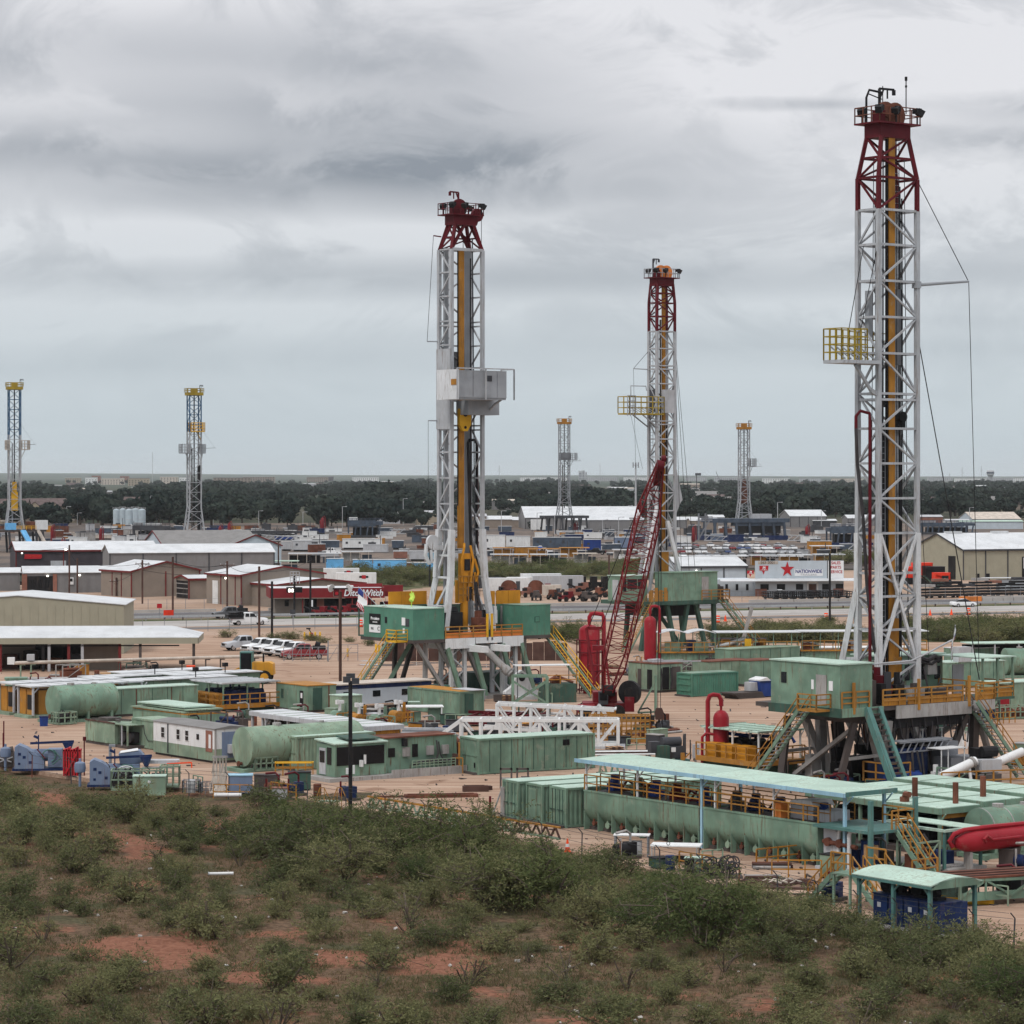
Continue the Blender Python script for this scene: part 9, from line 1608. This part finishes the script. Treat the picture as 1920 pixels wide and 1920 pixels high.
# ------------------------------------------------------------ vegetation
def leaf_mat(name,c0,c1,tr=.25):
    m=bpy.data.materials.new(name);m.use_nodes=True;m.node_tree.nodes.clear();g=N(m.node_tree)
    pos=g.a('ShaderNodeNewGeometry').outputs['Position'];oi=g.a('ShaderNodeObjectInfo').outputs['Random'];ri=g.a('ShaderNodeNewGeometry').outputs['Random Per Island']
    k=g.m('ADD',g.m('MULTIPLY',g.noise(pos,.35,3),.6),g.m('ADD',g.m('MULTIPLY',oi,.45),g.m('MULTIPLY',ri,.35)))
    c=g.mix(g.ss(k,.35,1.05),c0,c1)
    d=g.a('ShaderNodeBsdfDiffuse',{0:c});t=g.a('ShaderNodeBsdfTranslucent',{0:c});mx=g.a('ShaderNodeMixShader',{0:tr,1:d.outputs[0],2:t.outputs[0]})
    g.a('ShaderNodeOutputMaterial',{0:mx.outputs[0]});MAT[name] =m
leaf_mat('leaf',(.078,.095,.045),(.195,.192,.092));leaf_mat('leafdk',(.056,.082,.034),(.145,.160,.066));leaf_mat('leaft',(.013,.023,.023),(.052,.068,.055));leaf_mat('straw',(.14,.105,.06),(.27,.21,.125));leaf_mat('grassg',(.058,.074,.034),(.14,.13,.066));leaf_mat('twig',(.07,.055,.045),(.13,.105,.085),0)
def np_mesh(name,v,f,m):
    v=np.asarray(v,np.float32);f=np.asarray(f,np.int32);me=bpy.data.meshes.new(name);k=f.shape[1]
    me.vertices.add(len(v));me.vertices.foreach_set('co',v.ravel());me.loops.add(f.size);me.loops.foreach_set('vertex_index',f.ravel())
    me.polygons.add(len(f));me.polygons.foreach_set('loop_start',np.arange(0,f.size,k,dtype=np.int32));me.polygons.foreach_set('loop_total',np.full(len(f),k,np.int32))
    me.materials.append(MAT[m]);me.update(calc_edges=True);return me
def blades(rs,base,dirs,ln,wd):       # thin leaf triangles
    n=len(base);side=np.cross(dirs,rs.normal(size=(n,3)));side /= np.linalg.norm(side,axis=1)[:,None]+1e-9
    v=np.empty((n,3,3));v[:,0] =base-side*wd[:,None]/2;v[:,1] =base+side*wd[:,None]/2;v[:,2] =base+dirs*ln[:,None]
    return v.reshape(-1,3),np.arange(n*3).reshape(-1,3)
def shrub_variant(seed,w,h,tips,per,leafm,ll=.17,openness=.0):
    rs=np.random.RandomState(seed);st=MB();T_=[]
    ns=rs.randint(6,10)
    for s in range(ns):
        a=rs.uniform(0,6.283);r=rs.uniform(.25,1)*w/2;top=np.array([math.cos(a)*r,math.sin(a)*r,h*rs.uniform(.55,1)*(1-.35*(r/(w/2))**2)])
        mid=top*np.array([.45,.45,.5])+rs.normal(size=3)*.06*w
        st.path([(0,0,-.1),tuple(mid),tuple(top*.97)],.026*max(w,1.2)/2,4)
        for k in range(max(4,tips//ns)):
            f=rs.uniform(.35,1.05);p=(mid*(1-f)*2*0+top*f if f > .5 else mid+(top-mid)*f)
            q=p+rs.normal(size=3)*np.array([.17,.17,.12])*w*rs.uniform(.5,1.2);q[2] =max(q[2],.1*h*rs.uniform(.6,1.6));T_.append(q)
            if k % 4 == 0:st.path([tuple(p),tuple(q)],.010*max(w,1.2)/2,3)
    T_=np.array(T_);n=len(T_)*per
    d=rs.normal(size=(n,3));d /= np.linalg.norm(d,axis=1)[:,None];d[:,2] =d[:,2]*.7+.15
    base=np.repeat(T_,per,0)+rs.normal(size=(n,3))*.10*np.array([1,1,.7])*min(1.4,max(.7,w/2))
    v,f=blades(rs,base,d,rs.uniform(.6,1.3,n)*ll,rs.uniform(.6,1.3,n)*ll*.30)
    return np_mesh('foliage',v,f,leafm),st.mesh('stems','twig')
VAR={'big':[shrub_variant(10+i,4.2,2.6,300,16,'leafdk' if i % 2 else 'leaf',.20) for i in range(4)],
       'mid':[shrub_variant(30+i,2.7,1.35,170,15,'leaf',.17) for i in range(4)],
       'low':[shrub_variant(50+i,2.0,.75,100,14,'leaf',.14) for i in range(4)],
       'bare':[shrub_variant(70+i,2.0,1.3,46,8,'leaf',.13) for i in range(3)]}
rs=np.random.RandomState(5)
EDGE=[(-300,1434),(0,1440),(180,1468),(330,1484),(520,1498),(640,1520),(800,1548),(960,1576),(1120,1612),(1300,1654),(1480,1696),(1640,1740),(1800,1766),(2100,1800)]
ex,ey=zip(*EDGE)
def edge_y(px):return float(np.interp(px,ex,ey))
SH=[]
def try_add(px,py,kind,gap):
    p=G(px,py)
    for q in SH:
        if (q[0]-p.x)**2+(q[1]-p.y)**2 < (gap*.5+q[3]*.5)**2:return
    SH.append((p.x,p.y,kind,gap,px,py))
# tall dense thicket in front of the yard, then thinning scrub
for px,py in ((520,1560),(560,1548),(620,1585),(690,1600),(760,1590),(820,1600),(880,1615),(940,1640),(1010,1645),(1080,1660),(1150,1675),(1230,1690),(700,1560),(600,1620),(470,1580),(650,1640),(850,1650),(1000,1690),(1120,1712),(1300,1712),(1370,1720),(1440,1730),(1340,1745),(1905,1855),(1300,1690),(780,1640),(910,1690),(900,1590),(1180,1730),(540,1600),(1500,1752),(1420,1700)):try_add(px+rs.uniform(-8,8),py+(26 if px > 1040 else 8),'big',2.3)
for i in range(2600):
    px=rs.uniform(-80,2000);py=1440+520*rs.rand()**.85
    if py < edge_y(px)+14 or in_red(px,py,1.0):continue
    dn=(py-edge_y(px));r_=rs.rand()
    if px < 480 and dn < 30:continue
    if dn < 110:try_add(px,py,'mid',1.9)
    elif r_ < .45:try_add(px,py,'mid',2.9)
    elif r_ < .75:try_add(px,py,'low',2.3)
    else:try_add(px,py,'bare',2.8)
SH.sort(key=lambda q:-{'big':2,'mid':1.3,'low':1,'bare':1.1}[q[2]]*1000/q[1])
LB={'big':('tall dense dark green mesquite in thicket','tall mesquite bushes before the yard'),'mid':('rounded grey-green mesquite shrub in foreground','rounded scrub shrubs'),'low':('low spreading green shrub in foreground','low scrub shrubs'),'bare':('thin twiggy half-bare shrub in foreground','twiggy scrub shrubs')}
cnt={'big':0,'mid':0,'low':0,'bare':0};rest=[]
for (x,y,kind,gap,px,py) in SH:
    cnt[kind] += 1
    sc=rs.uniform(.6,1.4);z=-.35+min(1,max(0,(225-y)/20))*(relief(x,y)+.1)-.03
    if sum(cnt.values()) > 298:continue
    i=cnt[kind];fo,stm=VAR[kind][i % len(VAR[kind])]
    t=T('mesquite_shrub',LB[kind][0],'shrub',(x,y,z),rs.uniform(0,360),LB[kind][1]);t.o.scale=(sc,sc,sc*rs.uniform(.85,1.15));t.put('foliage',fo);t.put('stems',stm)
# grass tufts and low weeds over the soil
def grass(n,m,hgt,sel):
    rs2=np.random.RandomState(n);px=rs2.uniform(-120,2040,n);py=rs2.uniform(1436,1968,n);B=[]
    for a,b in zip(px,py):
        if b < edge_y(a)+3 or (in_red(a,b,.85) and rs2.rand() < .9) or mnoise.noise((a*.008+sel,b*.02,0)) < -.12:continue
        p=G(a,b);B.append((p.x,p.y,-.37+min(1,max(0,(225-p.y)/20))*(relief(p.x,p.y)+.1)))
    B=np.repeat(np.array(B),6,0)+rs2.normal(size=(len(B)*6,3))*np.array([.10,.10,0]);k=len(B)
    d=rs2.normal(size=(k,3))*np.array([.55,.55,.25])+np.array([0,0,.8]);d /= np.linalg.norm(d,axis=1)[:,None]
    v,f=blades(rs2,B,d,rs2.uniform(.5,1.4,k)*hgt,rs2.uniform(.03,.055,k));return np_mesh('grass',v,f,m)
struct('dry_grass',grass(26000,'straw',.26,3.3),'stuff','straw-coloured dry grass tufts over the foreground soil','grass')
struct('green_weeds',grass(34000,'grassg',.24,9.1),'stuff','low olive weeds covering the foreground soil','weeds')
# litter stones
b=MB();rr=random.Random(8)
for i in range(160):
    px,py=rr.uniform(0,1920),rr.uniform(1500,1915)
    if py < edge_y(px)+20:continue
    p=G(px,py);z=-.35+min(1,max(0,(225-p.y)/20))*(relief(p.x,p.y)+.1);s_=rr.uniform(.05,.16)
    b.add(CV,CF,M.Translation((p.x,p.y,z+s_*.3)) @ M.Rotation(rr.uniform(0,3),4,V((rr.random(),rr.random(),1))) @ M.Diagonal((s_*1.6,s_,s_*.8,1)))
struct('stones',b.mesh('stones','concrete'),'stuff','small pale stones scattered on the red soil','stones')
t=at('white_pipe','short white pipe lying in the foreground scrub','pipe',392,1640,0,None,-.2);t.tube('pipe','white',(0,0,.25),(1.4,.2,.25),.09);t.tube('end','ltgrey',(-.05,0,.25),(.02,0,.25),.11)
# bushes along the verge and in the field behind the road
def belt(poly_rows,n,seed,kind,lab,grp,smin,smax,dy=0):
    rs3=np.random.RandomState(seed)
    for i in range(n):
        px=rs3.uniform(poly_rows[0],poly_rows[1]);f=(px-poly_rows[0])/(poly_rows[1]-poly_rows[0]);lo=poly_rows[2]+(poly_rows[4]-poly_rows[2])*f;hi=poly_rows[3]+(poly_rows[5]-poly_rows[3])*f
        p=G(px,rs3.uniform(lo,hi));fo,stm=VAR[kind][i % len(VAR[kind])];t=T('roadside_bush',lab,'bush',p,rs3.uniform(0,360),grp);k=rs3.uniform(smin,smax);t.o.scale=(k*1.3,k*1.3,k);t.put('foliage',fo);t.put('stems',stm)
belt((1340,1960,1196,1206,1172,1202),75,1,'mid','green bush on the right-hand verge','verge bushes',.9,1.7)
belt((1740,1960,1178,1200,1170,1198),22,6,'big','taller green bush on the right-hand verge','taller verge bushes',.6,1.0)
belt((620,840,1076,1106,1072,1098),42,2,'mid','olive bush in the dry left field','dry field bushes',1.0,2.2)
belt((830,1290,1070,1094,1060,1086),75,3,'big','green bush in the central grass field','green field bushes',.7,1.3)
belt((1010,1100,1190,1212,1186,1206),8,4,'big','bush at the yard edge right of the centre-left rig','yard edge bushes',.6,1.0)
belt((430,800,1192,1198,1208,1220),10,5,'low','small weed clump by the yard fence','fence weeds',.7,1.3)
belt((1560,1660,1052,1062,1050,1062),8,7,'big','bush beside the trailer dealership','dealership bushes',.8,1.3)
belt((1420,1560,1172,1182,1168,1178),10,9,'low','weed clump on the near shoulder of the highway','shoulder weeds',.8,1.5)
# suburb trees
def crown_variant(seed,n=340):
    rs4=np.random.RandomState(seed);nl=rs4.randint(6,10);P=[];D=[]
    for l in range(nl):
        a=rs4.uniform(0,6.283);r=rs4.uniform(0,.33);c=np.array([math.cos(a)*r,math.sin(a)*r,.52+rs4.uniform(-.16,.22)]);R_=rs4.uniform(.17,.29);k=n//nl
        d=rs4.normal(size=(k,3));d /= np.linalg.norm(d,axis=1)[:,None];P.append(c+d*R_*np.array([1,1,.85])*rs4.uniform(.7,1.08,(k,1)));D.append(d)
    P=np.concatenate(P);D=np.concatenate(D);m=len(P);s1=np.cross(D,rs4.normal(size=(m,3)));s1 /= np.linalg.norm(s1,axis=1)[:,None];s2=np.cross(D+rs4.normal(size=(m,3))*.5,s1);s2 /= np.linalg.norm(s2,axis=1)[:,None];sz=rs4.uniform(.035,.075,(m,1))
    v=np.stack([P-s1*sz-s2*sz,P+s1*sz-s2*sz*.8,P+s1*sz*.9+s2*sz,P-s1*sz*.7+s2*sz*1.1],1).reshape(-1,3);return v,np.arange(m*4).reshape(-1,4)
CR=[crown_variant(200+i) for i in range(6)];CRM=[np_mesh('crown',v,f,'leaft') for v,f in CR]
TRK=MB().tube((0,0,0),(0,0,.34),.035,6,.022).beam((0,0,.28),(.13,.05,.5),.02).beam((0,0,.28),(-.12,.08,.52),.02).beam((0,0,.28),(.02,-.13,.5),.02).mesh('trunk','bark')
rs5=np.random.RandomState(77);TR=[]
def tree_at(px,py,hh):
    k=mnoise.noise((px*.012,py*.05,3.3))+.5*mnoise.noise((px*.04,py*.1,7.7))
    if k < -.36:return
    TR.append((*G(px,py)[:2],hh*(1+.55*k)))
for i in range(220):tree_at(rs5.uniform(-40,860),rs5.uniform(962,990),rs5.uniform(8,13))
for i in range(200):tree_at(rs5.uniform(860,1980),rs5.uniform(955,979),rs5.uniform(7,12))
for i in range(760):tree_at(rs5.uniform(-40,1980),rs5.uniform(938,970),rs5.uniform(8,14))
for i in range(1300):tree_at(rs5.uniform(-60,1990),917+24*rs5.rand()**1.2,rs5.uniform(8,13))
for i in range(900):tree_at(rs5.uniform(-60,1990),906+14*rs5.rand(),rs5.uniform(7,12))
for px,py,hh in ((150,984,14),(190,985,12),(490,985,11),(612,987,15),(760,986,9),(775,986,9),(690,986,10),(735,986,9),(430,985,13),(1440,975,12),(1330,972,12),(1830,972,9),(1750,968,10),(1620,975,11),(1000,992,4)):tree_at(px,py,hh)
TR=[q for q in TR if not (500 < q[1]*0 < 1)]
TR.sort(key=lambda q:-q[2]/q[1])
for i,(x,y,hh) in enumerate(TR[:290]):
    near=y < F/PS(966)
    t=T('suburb_tree','round-crowned tree at the suburb edge' if near else 'dark green tree inside the suburb','tree',(x,y,0),rs5.uniform(0,360),'nearest suburb trees' if near else 'suburb trees');w=rs5.uniform(.9,1.35);t.o.scale=(hh*w,hh*w,hh);t.put('crown',CRM[i % 6]);t.put('trunk',TRK)
V_,F_=[],[];o=0
for i,(x,y,hh) in enumerate(TR[290:]):
    v,f=CR[i % 6];st_=2 if y > 2600 else 1
    v=v.reshape(-1,4,3)[::st_].reshape(-1,3);a=rs5.uniform(0,6.283);w=rs5.uniform(1.0,1.5)*hh;c,s_=math.cos(a),math.sin(a)
    q=np.empty_like(v);q[:,0] =(v[:,0]*c-v[:,1]*s_)*w+x;q[:,1] =(v[:,0]*s_+v[:,1]*c)*w+y;q[:,2] =v[:,2]*hh
    if st_ == 2:
        m_=q.reshape(-1,4,3);cc=m_.mean(1,keepdims=True);q=(cc+(m_-cc)*1.5).reshape(-1,3)
    V_.append(q);F_.append(np.arange(len(q)).reshape(-1,4)+o);o += len(q)
struct('far_woodland',np_mesh('far_woodland',np.concatenate(V_),np.concatenate(F_),'leaft'),'stuff','far wooded suburb that reads as one dark green mass','woodland')
# debris on the yard floor
b=MB();rr=random.Random(18)
for i in range(1500):
    px,py=rr.uniform(-20,1940),rr.uniform(1262,1700)
    if py > edge_y(px)-4:continue
    p=G(px,py);s_=rr.uniform(.04,.16);b.add(CV,CF,M.Translation((p.x,p.y,s_*.25)) @ M.Rotation(rr.uniform(0,3),4,V((rr.random(),rr.random(),1))) @ M.Diagonal((s_*rr.choice([1,1,2,6]),s_,s_*.5,1)))
struct('yard_debris',b.mesh('yard_debris','steelb'),'stuff','stones and scraps strewn over the caliche yard','debris')
# foreground fence
t=T('barbed_fence','rusty wire fence with leaning posts along the edge of the scrub','fence',(0,0,0))
pts=[G(px,edge_y(px)+4) for px in np.linspace(60,1900,26)];pts=[V((p.x,p.y,-.2)) for p in pts]
for i,p in enumerate(pts):q=p+V((rs.uniform(-.08,.08),0,1.75));t.beam('post','rust' if i % 3 == 0 else 'dkgrey',p,q,.07);t.beam('outrigger','dkgrey',q,q+V((-.25,-.2,.3)),.045)
for i in range(len(pts)-1):b=MB();[b.beam(pts[i]+V((0,0,z)),pts[i+1]+V((0,0,z)),.018) for z in (.6,1.15,1.72)];b.beam(pts[i]+V((-.25,-.2,2.03)),pts[i+1]+V((-.25,-.2,2.03)),.018);t.mb('wire','dkgrey',b)
t=at('catwalk_truss','long pale green truss lying half buried in bushes along the scrub edge','truss',690,1526,0);A_=V((0,0,.5));B_=G(1050,1588)-G(690,1526)+V((0,0,.5));t.beam('top_chord','track',A_+V((0,0,.7)),B_+V((0,0,.7)),.12);t.beam('bottom_chord','green3',A_,B_,.12)
for i in range(22):a,c=A_.lerp(B_,i/22),A_.lerp(B_,(i+1)/22);m_=A_.lerp(B_,(i+.5)/22)+V((0,0,.7));t.mb('web','green3' if i < 17 else 'timber',MB().beam(a,m_,.1).beam(m_,c,.1))
t.beam('stake','maroon',V((8.4,-3.4,-.2)),V((8.4,-3.4,1.6)),.16)

# ------------------------------------------------------------ things of one kind told apart by their place, row by row
def tell_apart():
    by={}
    for o in COL.objects:
        if o.parent is None and 'label' in o and not o.get('kind'):by.setdefault(o['label'],[]).append(o)
    for lab,obs in by.items():
        if len(obs) < 2:continue
        obs.sort(key=lambda o:o.location.y);n=len(obs);rows=max(1,round(n/14));k=math.ceil(n/rows)
        for r in range(rows):
            row=sorted(obs[r*k:(r+1)*k],key=lambda o:o.location.x/max(1,o.location.y));words=lab.split()
            tail='from left' if rows == 1 else 'from left in the %s row from front' % ('first' if r == 0 else ordn(r))
            room=16-len(tail.split())-1
            for i,o in enumerate(row):o['label'] =' '.join(words[:room]).rstrip(',')+', '+('first' if i == 0 else ordn(i))+' '+tail
tell_apart()
